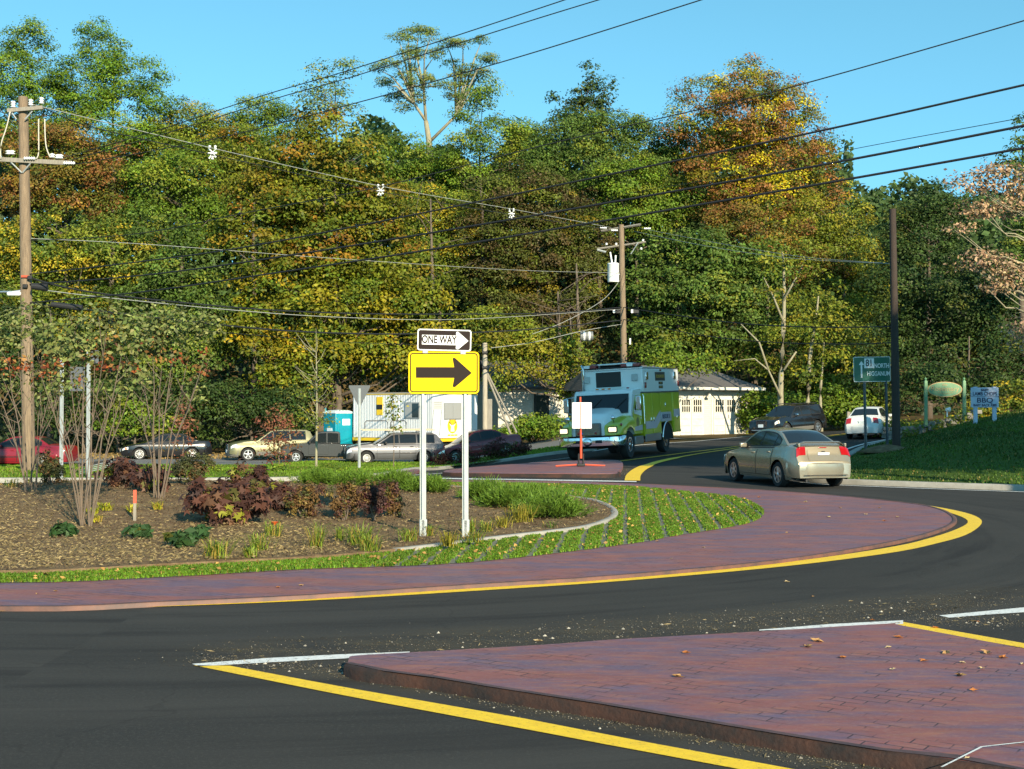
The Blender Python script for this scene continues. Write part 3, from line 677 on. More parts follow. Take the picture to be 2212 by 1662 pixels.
# ---- gold crossover
CHAMP = paint('champagne_paint', (.19, .185, .10), .4, .4)
CLAD = mat('grey_cladding', (.13, .125, .11), .6)
sv = Car('suv_car', 'champagne-gold crossover with silver wheels parked on the grey lot', 'car', estate(
    4.45, 1.74, 1.58, 2.52, .34, 1.0, 1.02, sill=.30, paint=CHAMP, cladding=CLAD, bumper=CLAD, rim=ALU, spokes=5, rimr=.68, round=.4, plates=[(2.28, .50, 0, 1, '')], gbars=5))
put(sv.root, ((536 - CX) / F * 64.5, 64.5), R(180 + 22), local=(sv.xw[0], .76), wb=2.52)
# ---- black coupe, left
BLK = paint('black_paint', (.012, .012, .014), .2, .2)
def sedanp(L, W, H, wb, r, hood=.84, belt=.90, deck=.98, **k):
    f = wb / 2 + .06; b = f - wb; L2 = L / 2; ws = f - .30
    lo = [(-L2, .60), (-L2 + .04, .70), (-L2 + .10, deck - .06), (-L2 + .18, deck), (b - .1, deck + .01), (b + .6, belt + .02), (ws - .2, belt - .02), (ws + .02, hood + .05), (f + .1, hood - .02), (L2 - .2, hood - .14), (L2 - .05, hood - .24), (L2, .46)]
    gh = [(b - .30, deck), (b + .25, H - .10), (b + .5, H - .02), (b + 1.0, H), (ws - .95, H - .02), (ws - .75, H - .08), (ws + .02, hood + .03)]
    d = dict(L=L, W=W, H=H, r=r, wheels=(f, b), lo=lo, gh=gh, windshield=(ws - .72, ws - .04), rearglass=(b - .22, b + .27),
             windows=[(b + .10, b + .42, 0), (b + .47, b + 1.12, 0), (b + 1.18, ws - .16, 0)], doors=[(b + .42, b + 1.15), (b + 1.185, ws - .05)],
             head=(L2 - .36, L2 - .07, .70, .98), tail=(-L2 + .045, -L2 + .12, 1.0, 1.28), fb=(.20, .50), rb=(.26, .62), grille=(.46, hood - .22, .6, CHR))
    d.update(k); return d
bc = Car('coupe_car', 'black car with a white plate, half hidden behind the multi-stem shrub', 'car', sedanp(4.6, 1.76, 1.38, 2.65, .31, paint=BLK, rim=HUBW, spokes=9, rimr=.7, plates=[(2.36, .50, 0, 1, '')], turn=(2.02, 2.10, .72, .95), sill=.2))
put(bc.root, ((302 - CX) / F * 66, 66), R(180 + 16), local=(bc.xw[0], .76), wb=2.65)
# ---- red sedan far left (facing right-hand edge away)
REDP = paint('red_paint', (.24, .010, .02), .15, .35)
rc = Car('red_car', 'bright red saloon cut by the left picture edge behind the utility pole', 'car', sedanp(4.7, 1.76, 1.40, 2.7, .31, paint=REDP, rim=HUBW, spokes=12, rimr=.7, sill=.2, strip=TRIM))
put(rc.root, ((94 - CX) / F * 57, 57), R(180 - 4), local=(rc.xw[1], .76), wb=2.7)
# ---- maroon hatchback in the shade by the arrow sign
MAR = paint('maroon_paint', (.17, .010, .020), .1, .36)
mc = Car('maroon_car', 'dark maroon saloon parked in the shade between the arrow sign and the truck', 'car', sedanp(4.5, 1.72, 1.40, 2.6, .30, paint=MAR, bumper=MAR, rim=HUBW, spokes=9, sill=.2, turn=(2.0, 2.06, .72, .95)))
put(mc.root, ((985 - CX) / F * 60.5, 60.5), R(180 + 24), local=(mc.xw[0], .74), wb=2.6)
# ---- black estate by the garage
be = Car('black_estate_car', 'black estate car with roof rails parked nose-out beside the white garage', 'car', estate(
    4.75, 1.84, 1.56, 2.76, .35, .98, 1.0, sill=.28, paint=BLK, cladding=CLAD, rim=ALU, spokes=5, rimr=.64, mirror=CHR, turn=(2.1, 2.16, .72, .95), plates=[(2.43, .58, 0, 1, '')]))
put(be.root, ((1645 - CX) / F * 64, 64), R(180 + 43), local=(be.L / 2, 0), wb=2.76)
for y in (.60, -.60): MB().tube([(-1.7, y, 1.60), (-.4, y, 1.62), (.5, y, 1.60)], .022).build('roof_rail', TRIM, be.root)
MB().box((2.44, 0, .36), (.03, 1.1, .05)).build('skid_trim', ALU, be.root, bevel=.01)
# ---- white saloon driving away
WHT = paint('white_car_paint', (.66, .66, .63), .05, .3)
wc = Car('white_car', 'white saloon driving away past the road sign', 'car', sedanp(4.5, 1.72, 1.42, 2.69, .31, belt=.93, deck=1.0, paint=WHT, rim=HUBW, spokes=8, sill=.22, plates=[(-2.225, .78, R(-14), -1, '')]))
put(wc.root, ((1863 - CX) / F * 57.5, 57.5), R(90 - 25), local=(-2.25, 0), wb=2.69)

# ---- dark pickup behind the crossover
DGR = paint('charcoal_paint', (.045, .047, .05), .4, .35)
pk = empty('pickup_truck', label='charcoal pickup truck with an extended cab, parked in front of the blue toilet cabin', cat='pickup truck')
def side_prof(poly, y0, y1, name, m, parent, bevel=.02): return MB().prism(poly, y0, y1, 'y').build(name, m, parent, bevel=bevel)
arc = lambda xc, r, n=10, zc=.38: [(xc - r * math.cos(math.pi * k / n), zc + r * math.sin(math.pi * k / n)) for k in range(n + 1)]
pw = (1.75, -1.75)
body = [(-2.65, .50), (pw[1] - .46, .45)] + arc(pw[1], .46)[::1] + [(pw[0] - .46, .42)] + arc(pw[0], .46) + [(2.5, .48), (2.62, .60), (2.60, .98), (2.4, 1.07), (1.25, 1.13), (-.75, 1.10), (-.78, 1.02), (-2.65, 1.04)]
side_prof(body, -.92, .92, 'body', DGR, pk, .05)
side_prof([(-.75, 1.09), (1.22, 1.11), (.55, 1.74), (.35, 1.80), (-.60, 1.80), (-.72, 1.74)], -.78, .78, 'cab', DGR, pk, .07)
for sg in (1, -1):
    MB().grid([[(x, sg * .787, z) for z in (1.17, 1.45, zt)] for x, zt in ((-.62, 1.70), (-.1, 1.72), (-.02, 1.72))]).build('side_window', GLASS, pk)
    MB().grid([[(x, sg * .787, z) for z in (1.17, 1.17 + (zt - 1.17) / 2, zt)] for x, zt in ((.06, 1.72), (.45, 1.70), (1.02, 1.19))]).build('side_window', GLASS, pk)
    MB().box((.5, sg * .925, .78), (1.10, .02, .55)).build('door', DGR, pk, bevel=.008)
    MB().box((2.61, sg * .68, .85), (.04, .36, .17)).build('headlight', LENS, pk, bevel=.02)
    MB().box((.98, sg * 1.0, 1.22), (.10, .2, .2)).build('wing_mirror', TRIM, pk, bevel=.03)
    MB().box((-2.66, sg * .82, .85), (.03, .14, .34)).build('taillight', REDL, pk, bevel=.01)
    for x in pw: make_wheel(pk, x, sg * .80, .37, .24, sg, .6, 5)
MB().grid([[(1.20 - .62 * t + .012, y, 1.15 + .56 * t) for y in (-.68, 0, .68)] for t in (0, .5, 1)]).build('windshield', GLASS, pk)
MB().box((2.66, 0, .55), (.14, 1.86, .2)).build('bumper', CHR, pk, bevel=.03)
MB().box((2.62, 0, .84), (.03, .95, .2)).build('grille', TRIM, pk, bevel=.01)
MB().box((-1.7, 0, 1.045), (1.8, 1.55, .02)).build('load_bed_cover', TRIM, pk)
MB().box((0, 0, .45), (4.6, 1.5, .2)).build('underbody', UNDER, pk)
pk.scale = (.86, .86, .86)
put(pk, ((640 - CX) / F * 61.5, 61.5), R(180 + 9), local=(1.5, .78), wb=3.0)

# ================================================================== RESCUE TRUCK
LIME = mat('lime_paint', (.42, .45, .015), .3, 0, coat=.6); TWH = mat('truck_white_paint', (.74, .76, .74), .3, 0, coat=.6)
STEEL = mat('tread_plate', (.30, .30, .31), .35, .8, bump=.3, bscale=60); STRP = mat('silver_stripe', (.42, .47, .55), .3, .3)
DKR = mat('dark_red_lens', (.22, .01, .01), .2, coat=.7)
rt = empty('rescue_truck', label='lime-green and white rescue truck waiting at the road mouth with its hazard lamps on', cat='fire truck')
hwid = 1.18
# chassis, bumper
MB().box((-3.9, 0, .68), (6.6, .9, .3)).box((-1.0, 0, .55), (1.2, 1.9, .25)).build('chassis', UNDER, rt)
bp = []
for j in range(-12, 13):
    t = j / 12; xo = .12 - .30 * abs(t) ** 5; bp.append([(xo - .12, t * 1.2, .50), (xo, t * 1.2, .54), (xo + .015, t * 1.2, .70), (xo, t * 1.2, .84), (xo - .16, t * 1.2, .87)])
for sg in (-1, 1):
    row = [(-.62, sg * 1.2, .55), (-.62, sg * 1.21, .58), (-.62, sg * 1.21, .70), (-.62, sg * 1.21, .84), (-.62, sg * 1.17, .87)]
    bp.insert(0, row) if sg < 0 else bp.append(row)
bm_ = MB().grid(bp).build('bumper', CHR, rt, smooth=True, auto=50)
MB().lathe([(.001, .14), (.13, .15), (.15, .19), (.12, .22), (.001, .20)], (0, 0, .68), 'x', 18).build('siren_speaker', CHR, bm_, smooth=True)
for y in (-.42, .42): MB().box((.125, y, .69), (.03, .26, .11)).build('fog_lamp_recess', TRIM, bm_, bevel=.02)
MB().box((.13, -.5, .70), (.04, .10, .06)).build('tow_hook', YP, bm_, bevel=.015)
# hood: white centre ridge between lime fenders, loft along x
def hood_sec(x):
    t = (x + 1.45) / 1.35      # 0 at cowl, 1 at nose
    zc = 1.86 - .26 * t - .10 * max(0, t - .8) / .2; return zc
P = []
for i in range(13):
    x = -1.45 + 1.35 * i / 12; zc = hood_sec(x); t = i / 12; w = .86 - .24 * t; zl = 1.55 - .27 * t ** 1.2
    P.append([(x, -w - .06, zl - .10), (x, -w, zl), (x, -w * .82, zc - .07), (x, -w * .5, zc), (x, 0, zc + .02), (x, w * .5, zc), (x, w * .82, zc - .07), (x, w, zl), (x, w + .06, zl - .10)])
mb = MB().grid(P)
e = P[-1]; mb.grid([e, [(q[0] + .05, q[1] * .98, q[2] - .10) for q in e], [(q[0] + .06, q[1] * .94, .90) for q in e]])
mb.build('hood', TWH, rt, smooth=True, auto=45)
for sg in (1, -1):
    # fender with arch
    rows = []
    for i in range(29):
        x = -1.72 + 1.70 * i / 28; t = i / 28; arch = .62; d = abs(x + 1.2); zb = .90 if x > -1.2 else .62
        if d < arch: zb = max(zb, .52 + math.sqrt(arch ** 2 - d * d))
        zt = 1.58 - .34 * t ** 1.6; yo = hwid - .13 * max(0, t - .78) ** 2 / .05; yi = .83 - .20 * t; zb = min(zb, zt - .06)
        rows.append([(x, sg * yo, zb), (x, sg * (yo + .01), zb + (zt - zb) * .45), (x, sg * (yo - .02), zt - .10), (x, sg * (yo - .12), zt - .02), (x, sg * (yo - .25), zt), (x, sg * yi, zt + .02)])
    mb = MB().grid(rows); e = rows[-1]; mb.grid([e, [(q[0] + .05, q[1] * .985, max(q[2] - .08, .90)) for q in e], [(q[0] + .055, q[1], .90) for q in e]])
    fd = mb.build('fender', LIME, rt, smooth=True, auto=50)
    hl = MB().box((.035, sg * .93, 1.10), (.05, .30, .17)).build('headlight', mat('lit_headlamp', (.9, .85, .7), .2, emit=(1, .72, .35), estr=1.3), rt, bevel=.03)
    MB().box((.028, sg * .93, 1.10), (.05, .36, .22)).build('lamp_surround', TRIM, hl, bevel=.03)
    MB().box((-.28, sg * (hwid - .02), 1.26), (.12, .05, .10)).build('marker_lamp', DKR, rt, bevel=.02)
    MB().lathe([(.001, .09), (.07, .08), (.09, .02), (.08, -.04), (.001, -.06)], (-.25, sg * .86, 1.52), 'x', 14).build('round_mirror', CHR, rt, smooth=True)
    MB().tube([(-.28, sg * .86, 1.46), (-.36, sg * .86, 1.30)], .015).build('mirror_stalk', TRIM, rt)
    # cab door
    dr = MB().prism([(-1.75, .95), (-2.62, .95), (-2.62, 1.60), (-2.62, 2.30), (-2.05, 2.30), (-1.62, 1.62)], sg * (hwid - .035), sg * (hwid - .01), 'y').build('cab_door', [LIME], rt, bevel=.01)
    MB().prism([(-1.70, 1.62), (-2.60, 1.50), (-2.60, 1.72), (-1.70, 1.80)], sg * (hwid - .012), sg * (hwid - .004), 'y').build('white_sweep', TWH, dr)
    MB().prism([(-1.80, 1.74), (-2.52, 1.72), (-2.52, 2.24), (-2.12, 2.24)], sg * (hwid - .012), sg * (hwid + .002), 'y').build('door_window', GLASS, dr)
    MB().box((-2.5, sg * hwid, 1.42), (.14, .03, .04)).build('handle', CHR, dr, bevel=.01)
    MB().lathe([(.001, 0), (.17, 0), (.17, .006), (.001, .006)], (-2.1, sg * (hwid - .012) - (0 if sg > 0 else .006), 1.30), 'y', 20).build('door_crest', mat('crest_gold', (.35, .20, .06), .5, col2=(.10, .16, .03), nscale=14), dr)
    MB().prism([(-1.75, .98), (-2.62, .98), (-2.62, 1.18), (-1.75, 1.12)], sg * (hwid - .012), sg * (hwid - .003), 'y').build('door_stripe', STRP, dr)
    # mirror arm, steps, grab rails
    MB().box((-1.55, sg * 1.42, 2.0), (.08, .20, .52)).build('wing_mirror', CHR, rt, bevel=.03)
    MB().tube([(-1.7, sg * 1.14, 2.30), (-1.56, sg * 1.42, 2.28), (-1.56, sg * 1.42, 1.72), (-1.7, sg * 1.14, 1.66)], .014).build('mirror_arm', CHR, rt)
    MB().tube([(-2.68, sg * 1.22, 1.15), (-2.68, sg * 1.25, 1.2), (-2.68, sg * 1.25, 2.25), (-2.68, sg * 1.22, 2.3)], .018).build('grab_rail', CHR, rt)
    MB().box((-2.18, sg * (hwid - .12), .62), (.95, .26, .30)).build('cab_step', STEEL, rt, bevel=.02)
    for x in (-1.2, -5.55):
        make_wheel(rt, x, sg * (hwid - .17), .50, .29, sg, .55, 10, CHR)
# grille
g = MB().box((.0, 0, 1.12), (.10, .98, .46)).build('grille', mat('grille_grey', (.12, .125, .13), .4, .6), rt, bevel=.04)
mb = MB()
for k in range(13): mb.box((.058, 0, .94 + .03 * k), (.014, .90, .012))
mb.build('grille_bars', CHR, g)
for y, c in ((-.36, REDL), (-.24, mat('blue_lens', (.03, .12, .5), .2, coat=.6)), (.30, DKR)): MB().lathe([(.001, .075), (.045, .07), (.05, .05), (.05, .04)], (0, y, 1.0), 'x', 12).build('grille_lamp', c, g)
# cab
cab = MB(); cab.prism([(-1.42, 1.55), (-1.72, 2.42), (-1.85, 2.52), (-2.72, 2.55), (-2.72, .85), (-1.74, .85), (-1.5, 1.5)], -hwid + .04, hwid - .04, 'y')
cab.build('cab', TWH, rt, bevel=.07)
for sg in (1, -1): MB().prism([(-1.76, .86), (-2.71, .86), (-2.71, 1.55), (-1.6, 1.55), (-1.66, 1.3)], sg * (hwid - .042), sg * (hwid - .036), 'y').build('cab_lower_panel', LIME, rt)
tt = [(0, .04), (.06, .0), (.94, .0), (1, .04)]
P = []
for t in np.linspace(.09, .90, 7):
    x = -1.42 - .30 * t + .02; z = 1.55 + .87 * t; P.append([(x - .10 * abs(q) ** 3, q * (1.05 - .03 * t), z) for q in np.linspace(-1, 1, 13)])
P = [[(q[0] + .045 + .06 * abs(np.linspace(-1, 1, 13)[j]) ** 3, q[1], q[2] + .03) for j, q in enumerate(r_)] for r_ in P]
MB().grid(P).build('windshield', GLASS, rt, smooth=True)
for y in (-.5, .45): MB().tube([(-1.36, y, 1.70), (-1.55, y + .5, 2.2)], .012).build('wiper', TRIM, rt)
for y in (-.95, -.25, -.02, .22, .95): MB().box((-1.82, y, 2.565), (.10, .10, .05)).build('roof_marker', AMB if abs(y) < .9 else DKR, rt, bevel=.02)
# box body
bx0, bx1 = -2.78, -7.45; bl = bx0 - bx1; bc_ = (bx0 + bx1) / 2
MB().box((bc_, 0, 2.83), (bl, 2.44, .92)).build('upper_box', TWH, rt, bevel=.05)
rows = []
zt = 2.365
MB().box((bx0 - 1.05, 0, 1.55), (2.1, 2.42, 1.62)).box((bx1 + .50, 0, 1.55), (1.0, 2.42, 1.62)).box((-5.5, 0, 1.78), (1.9, 2.42, 1.16)).build('lower_box', LIME, rt, bevel=.02)
MB().box((bc_, 0, 2.375), (bl + .01, 2.45, .05)).build('belt_rail', mat('dark_rail', (.05, .06, .05), .5), rt)
MB().box((bc_, 0, 3.31), (bl, 2.47, .06)).build('roof_rail', CHR, rt, bevel=.02)
for sg in (1, -1):
    Y = sg * 1.215
    for (x0, x1, z0, z1) in ((-2.86, -3.70, .80, 2.30), (-3.74, -4.72, .80, 2.30), (-4.78, -6.12, 1.62, 2.30), (-6.50, -7.38, .80, 2.30)):
        d = MB().box(((x0 + x1) / 2, Y, (z0 + z1) / 2), (abs(x1 - x0) - .03, .03, z1 - z0)).build('locker_door', LIME, rt, bevel=.008)
        hx = x1 + .14 if x0 > -3 else (x0 - .14 if x0 > -4 else (x0 + x1) / 2)
        MB().box((hx, Y + sg * .02, z0 + (z1 - z0) * .36), (.06, .03, .17)).build('handle', CHR, d, bevel=.012)
    o = sg * 1.236
    MB().prism([(-2.86, 1.00), (-4.15, 1.00), (-4.74, 1.30), (-4.74, 1.66), (-4.45, 1.55), (-3.95, 1.30), (-2.86, 1.28)], o - .004, o + .002, 'y').build('side_stripe', STRP, rt)
    MB().box((-6.94, o, 1.52), (.86, .01, .30)).build('side_stripe', STRP, rt)
    bd = MB().box((-5.45, o, 1.40), (1.32, .03, .36)).build('name_board', STRP, rt, bevel=.01)
    text_mesh('RESCUE 51', .22, (-5.45, o + sg * .018, 1.40), (R(90), 0, R(180) if sg > 0 else 0), mat('board_blue', (.03, .05, .10), .5), 'lettering', bd, bold=.004)
    ns = MB().box((-4.95, sg * 1.222, 2.98), (1.25, .015, .34)).build('town_board', mat('board_black', (.02, .02, .015), .5), rt)
    text_mesh('KILLINGWORTH', .17, (-4.95, sg * 1.233, 2.98), (R(90), 0, R(180) if sg > 0 else 0), mat('lettering_gold', (.45, .28, .06), .45), 'lettering', ns, sx=.85, bold=.003)
    for z, s_ in ((2.72, 'VOL.'), (2.57, 'FIRE CO')):
        b = MB().box((-5.0, sg * 1.222, z), (.52, .014, .11)).build('town_board', MATS['board_black'], rt)
        text_mesh(s_, .10, (-5.0, sg * 1.232, z), (R(90), 0, R(180) if sg > 0 else 0), MATS['lettering_gold'], 'lettering', b)
    for x, z, m_ in ((-3.25, 3.0, CHR), (-6.85, 3.02, CHR), (-3.05, 2.65, DKR), (-7.35, 2.70, DKR), (-5.0, 3.22, DKR)):
        MB().box((x, sg * 1.235, z), (.26 if m_ is CHR else .16, .05, .30 if m_ is CHR else .22) if z < 3.2 else (.14, .05, .07)).build('flood_lamp' if m_ is CHR else 'warning_lamp', m_, rt, bevel=.02)
    # wheel arch trim
    pts = [(-5.55 + .66 * math.cos(a), sg * 1.235, .50 + .70 * math.sin(a)) for a in np.linspace(0, math.pi, 16)]
    MB().tube(pts, .035, 6).build('wheel_arch_trim', CHR, rt, smooth=True)
    MB().prism([(-5.55 + .64 * math.cos(a), .50 + .68 * math.sin(a)) for a in np.linspace(0, math.pi, 16)], sg * 1.218, sg * 1.05, 'y').build('wheel_well', UNDER, rt)
    MB().box((-3.78, sg * 1.20, .66), (1.9, .05, .28)).build('rocker_panel', STEEL, rt, bevel=.01)
# front face of the box: dark window, lamps, light bar
fw = MB().box((bx0 + .02, -.12, 2.92), (.05, 1.02, .58)).build('front_opening', mat('deep_black', (.008, .008, .009), .4), rt, bevel=.06, seg=3)
MB().box((bx0 + .01, -.12, 2.92), (.05, 1.10, .66)).build('opening_frame', TWH, fw, bevel=.05)
for y in (-.98, .92): MB().box((bx0 + .05, y, 2.96 if y > 0 else 2.95), (.08, .22, .26)).build('flood_lamp', mat('lamp_grey', (.42, .44, .42), .4), rt, bevel=.02)
lb = MB().box((bx0 - .1, 0, 3.35), (.34, 2.3, .05)).build('light_bar', TRIM, rt, bevel=.01)
for y, c in ((-.98, LENS), (-.72, DKR), (.52, DKR), (.74, LENS), (1.0, DKR)): MB().box((bx0 - .1, y, 3.43), (.32, .25, .12)).build('beacon', c, lb, bevel=.02)
ro = MB().box((bx0 - .6, .05, 3.50), (.9, 1.3, .06)).build('roof_hatch', TWH, rt, bevel=.015)
MB().box((bx0 - .6, .05, 3.42), (.7, 1.15, .12)).build('hatch_gap', UNDER, ro)
MB().tube([(bx0 + .06, -1.12, 2.4), (bx0 + .06, -1.12, 3.35), (bx0 + .06, -1.18, 3.52)], .035).build('exhaust_stack', CHR, rt, smooth=True)
MB().box((bx1 - .12, 0, .78), (.25, 2.3, .10)).build('tail_step', STEEL, rt, bevel=.01)
put(rt, ((1356 - CX) / F * 46.0, 46.0), math.atan2(-.914, -.407), local=(-1.2, 1.02), wb=4.3, track=2.0)
# ================================================================== BUILDINGS, SIGNS, POLES, WIRES
WCLAP = mat('white_clapboard', (.60, .57, .49), .7, col2=(.50, .47, .40), nscale=3, stretch=(1, 1, 6))
def clap(m, step=.12):
    n, l, b = nodes_of(m); tc = N(n, 'ShaderNodeTexCoord').outputs['Object']
    sx = N(n, 'ShaderNodeSeparateXYZ'); l.new(tc, sx.inputs[0]); md = N(n, 'ShaderNodeMath', operation='FRACT'); ml = N(n, 'ShaderNodeMath', operation='MULTIPLY'); ml.inputs[1].default_value = 1 / step
    l.new(sx.outputs[2], ml.inputs[0]); l.new(ml.outputs[0], md.inputs[0])
    bp = N(n, 'ShaderNodeBump'); bp.inputs['Strength'].default_value = .9; bp.inputs['Distance'].default_value = .012; bp.invert = True
    l.new(md.outputs[0], bp.inputs['Height']); l.new(bp.outputs[0], b.inputs['Normal'])
clap(WCLAP)
WPT = mat('white_trim_paint', (.68, .66, .58), .6, col2=(.55, .52, .45), nscale=5)
SHING = mat('grey_shingles', (.13, .12, .115), .95, col2=(.08, .075, .07), nscale=9, bump=.8, bscale=25, stretch=(1, 3, 3))
WOODP = mat('pole_wood', (.27, .195, .125), .9, col2=(.15, .11, .075), nscale=5, bump=.6, bscale=12, stretch=(6, 6, .5))
WOODG = mat('weathered_wood', (.30, .27, .22), .9, col2=(.20, .18, .15), nscale=5, bump=.5, bscale=14, stretch=(6, 6, .5))
WOODD = mat('shade_dark_pole_wood', (.055, .038, .03), .9, col2=(.035, .026, .022), nscale=5, bump=.5, bscale=12, stretch=(6, 6, .5))  # right-hand pole stands in shade; that shade is put into the wood colour
GALV = mat('galvanised_steel', (.42, .45, .45), .5, .4, col2=(.33, .36, .36), nscale=8)
WIRE = mat('wire_black', (.012, .013, .016), .7); WIREL = mat('wire_grey', (.30, .31, .29), .6); PORC = mat('white_porcelain', (.72, .74, .74), .25)
ALUB = mat('sign_back', (.11, .12, .13), .55, .3)

# ---- white garage
GA, GB = Vector((6.9, 72.3, 0)), Vector((14.2, 76.1, 0))
def wall_s(X, A, B):    # distance along A->B where view column X crosses it
    t = (X - CX) / F; den = (B.x - A.x) - t * (B.y - A.y); k = (t * A.y - A.x) / den; return k * (B - A).length
ga = empty('garage', (GA.x, GA.y, .45), math.atan2(GB.y - GA.y, GB.x - GA.x), 'white clapboard garage with two pairs of small-paned doors behind the truck', 'garage')
GL, GD, GH = (GB - GA).length, 7.0, 2.95
mb = MB().box((GL / 2, GD / 2, GH / 2 - .2), (GL, GD, GH + .4)); mb.build('wall', WCLAP, ga)
mb = MB()
mb.add([(-.6, -.75, GH - .18), (GL + .7, -.75, GH - .18), (GL - .9, GD / 2, GH + 1.25), (-.6, GD / 2, GH + 1.25), (-.6, -.75, GH - .30), (GL + .7, -.75, GH - .30), (GL + .7, GD + .5, GH - .18), (-.6, GD + .5, GH - .18), (GL + .7, GD + .5, GH - .30), (-.6, GD + .5, GH - .30)],
       [(0, 1, 2, 3), (1, 6, 2), (3, 2, 6, 7), (0, 3, 7), (0, 4, 5, 1), (1, 5, 8, 6), (6, 8, 9, 7), (7, 9, 4, 0), (4, 9, 8, 5)])
rf = mb.build('roof', SHING, ga)
MB().box((GL / 2 + .05, -.78, GH - .22), (GL + 1.3, .05, .16)).build('fascia', WPT, rf)
MB().box((GL / 2, -.03, GH - .42), (GL + .06, .06, .20)).build('frieze', WPT, ga)
DKG = mat('dark_pane', (.02, .022, .02), .08, spec=.8)
for X0, X1 in ((1467, 1517), (1539.5, 1590), (1398, 1446)):
    s0, s1 = wall_s(X0, GA, GB), wall_s(X1, GA, GB); w = (s1 - s0) / 2
    MB().box(((s0 + s1) / 2, -.01, 1.12), (s1 - s0 + .2, .05, 2.35)).build('door_frame', WPT, ga, bevel=.01)
    for k in range(2):
        c = s0 + w * (k + .5); d = MB().box((c, -.05, 1.08), (w - .03, .06, 2.14)).build('door', WPT, ga, bevel=.008)
        MB().box((c, -.085, 1.72), (w * .74, .012, .74)).build('window', DKG, d)
        mb = MB()
        for q in range(5): mb.box((c - w * .37 + w * .74 * q / 4, -.095, 1.72), (.045, .02, .78))
        for z in (1.34, 1.72, 2.10): mb.box((c, -.098, z), (w * .78, .02, .045))
        mb.build('sash_bars', WPT, d)
        mb = MB()
        for z in (.18, .55, .95): mb.box((c, -.082, z), (w * .78, .012, .02))
        mb.build('panel_groove', mat('groove_grey', (.30, .28, .22), .9), d)
MB().tube([(wall_s(1528, GA, GB), -.1, GH - .45), (wall_s(1528, GA, GB) - .1, -.35, GH - .55)], .03).lathe([(.001, .1), (.06, .08), (.15, -.05), (.14, -.06)], (wall_s(1528, GA, GB) - .12, -.38, GH - .62), 'z', 12).build('barn_lamp', WPT, ga)

# ---- white house in tree shade
HA, HB = Vector((-.9, 82.5, 0)), Vector((4.2, 84.0, 0))
ho = empty('house', (HA.x, HA.y, .75), math.atan2(HB.y - HA.y, HB.x - HA.x), 'white wooden house dappled with tree shadow behind the leaning poles', 'house')
HL = 5.6
MB().box((HL / 2, 3, 1.2), (HL, 6, 3.0)).build('wall', WCLAP, ho)
MB().prism([(-.5, 2.55), (3, 4.3), (6.5, 2.55), (6.5, 2.7), (3, 4.5), (-.5, 2.7)], -.4, HL + .4, 'x').build('roof', SHING, ho)
MB().prism([(0, 2.6), (3, 4.28), (6, 2.6)], .02, HL - .02, 'x').build('gable', WCLAP, ho)
w = MB().box((2.95, -.02, 1.15), (.75, .05, 2.0)).build('door', mat('dark_green_door', (.02, .03, .02), .5), ho)
for dx in (-.46, .46): MB().box((2.95 + dx, -.04, 1.2), (.10, .06, 2.1)).build('shutter', mat('shutter_black', (.015, .02, .018), .6), w)
MB().box((2.4, -.6, .0), (5.4, 1.2, .10)).build('porch_floor', WPT, ho)
for x in (.2, 2.0, 4.2): MB().box((x, -1.15, -.35), (.12, .12, .8)).build('porch_post', WPT, ho)

# ---- site office trailer
TC = Vector(((934 - CX) / F * 66, 66, .22)); ta = R(52)
tr = empty('office_trailer', TC, ta, 'white site-office trailer with yellow trim and a round stag emblem', 'trailer')
RIBW = mat('ribbed_white', (.66, .67, .68), .45); n_, l_, b_ = nodes_of(RIBW); tc_ = N(n_, 'ShaderNodeTexCoord').outputs['Object']
wv = N(n_, 'ShaderNodeTexWave'); wv.wave_type = 'BANDS'; wv.bands_direction = 'Y'; wv.inputs['Scale'].default_value = 2.6; l_.new(tc_, wv.inputs[0])
bpn = N(n_, 'ShaderNodeBump'); bpn.inputs['Strength'].default_value = .8; bpn.inputs['Distance'].default_value = .02; l_.new(wv.outputs[1], bpn.inputs['Height']); l_.new(bpn.outputs[0], b_.inputs['Normal'])
TW, TL, TH = 3.65, 5.8, 2.50
SMW = mat('smooth_white_panel', (.70, .71, .71), .4); YEL = mat('trailer_yellow', (.72, .48, .02), .45)
MB().box((TW / 2, TL / 2, TH / 2 + .12), (TW, TL, TH - .2)).build('ribbed_body', RIBW, tr)
MB().box((TW / 2, -.012, TH / 2 + .12), (TW - .01, .02, TH - .22)).build('end_panel', SMW, tr)
MB().box((TW / 2, TL / 2, .12), (TW + .05, TL + .05, .16)).build('yellow_skirt', YEL, tr)
MB().box((TW / 2, TL / 2, TH + .05), (TW + .06, TL + .06, .035)).build('yellow_eave', YEL, tr)
MB().box((TW / 2, TL / 2, TH + .11), (TW - .1, TL - .1, .07)).build('roof', mat('trailer_roof', (.25, .25, .24), .8), tr)
MB().box((TW / 2, TL / 2, -.25), (TW - .4, TL - .4, .6)).build('undercarriage', UNDER, tr)
def onside(X):   # y local on the long side (x=0 plane) for column X
    D = Vector((-math.sin(ta), math.cos(ta), 0)); t = (X - CX) / F; return (t * TC.y - TC.x) / (D.x - t * D.y)
def onend(X):
    D = Vector((math.cos(ta), math.sin(ta), 0)); t = (X - CX) / F; return (t * TC.y - TC.x) / (D.x - t * D.y)
WFR = mat('window_frame_grey', (.35, .36, .36), .5, .4); BLIND = mat('window_blind', (.30, .31, .31), .25, spec=.7)
y0, y1 = onside(907), onside(875)
wd = MB().box((-.02, (y0 + y1) / 2, 1.68), (.04, abs(y1 - y0), .86)).build('window', WFR, tr)
for k in (.27, .75): MB().box((-.045, y0 + (y1 - y0) * k, 1.68), (.02, abs(y1 - y0) * .42, .74)).build('pane', BLIND if k > .5 else DKG, wd)
x0, x1 = onend(957.5), onend(995)
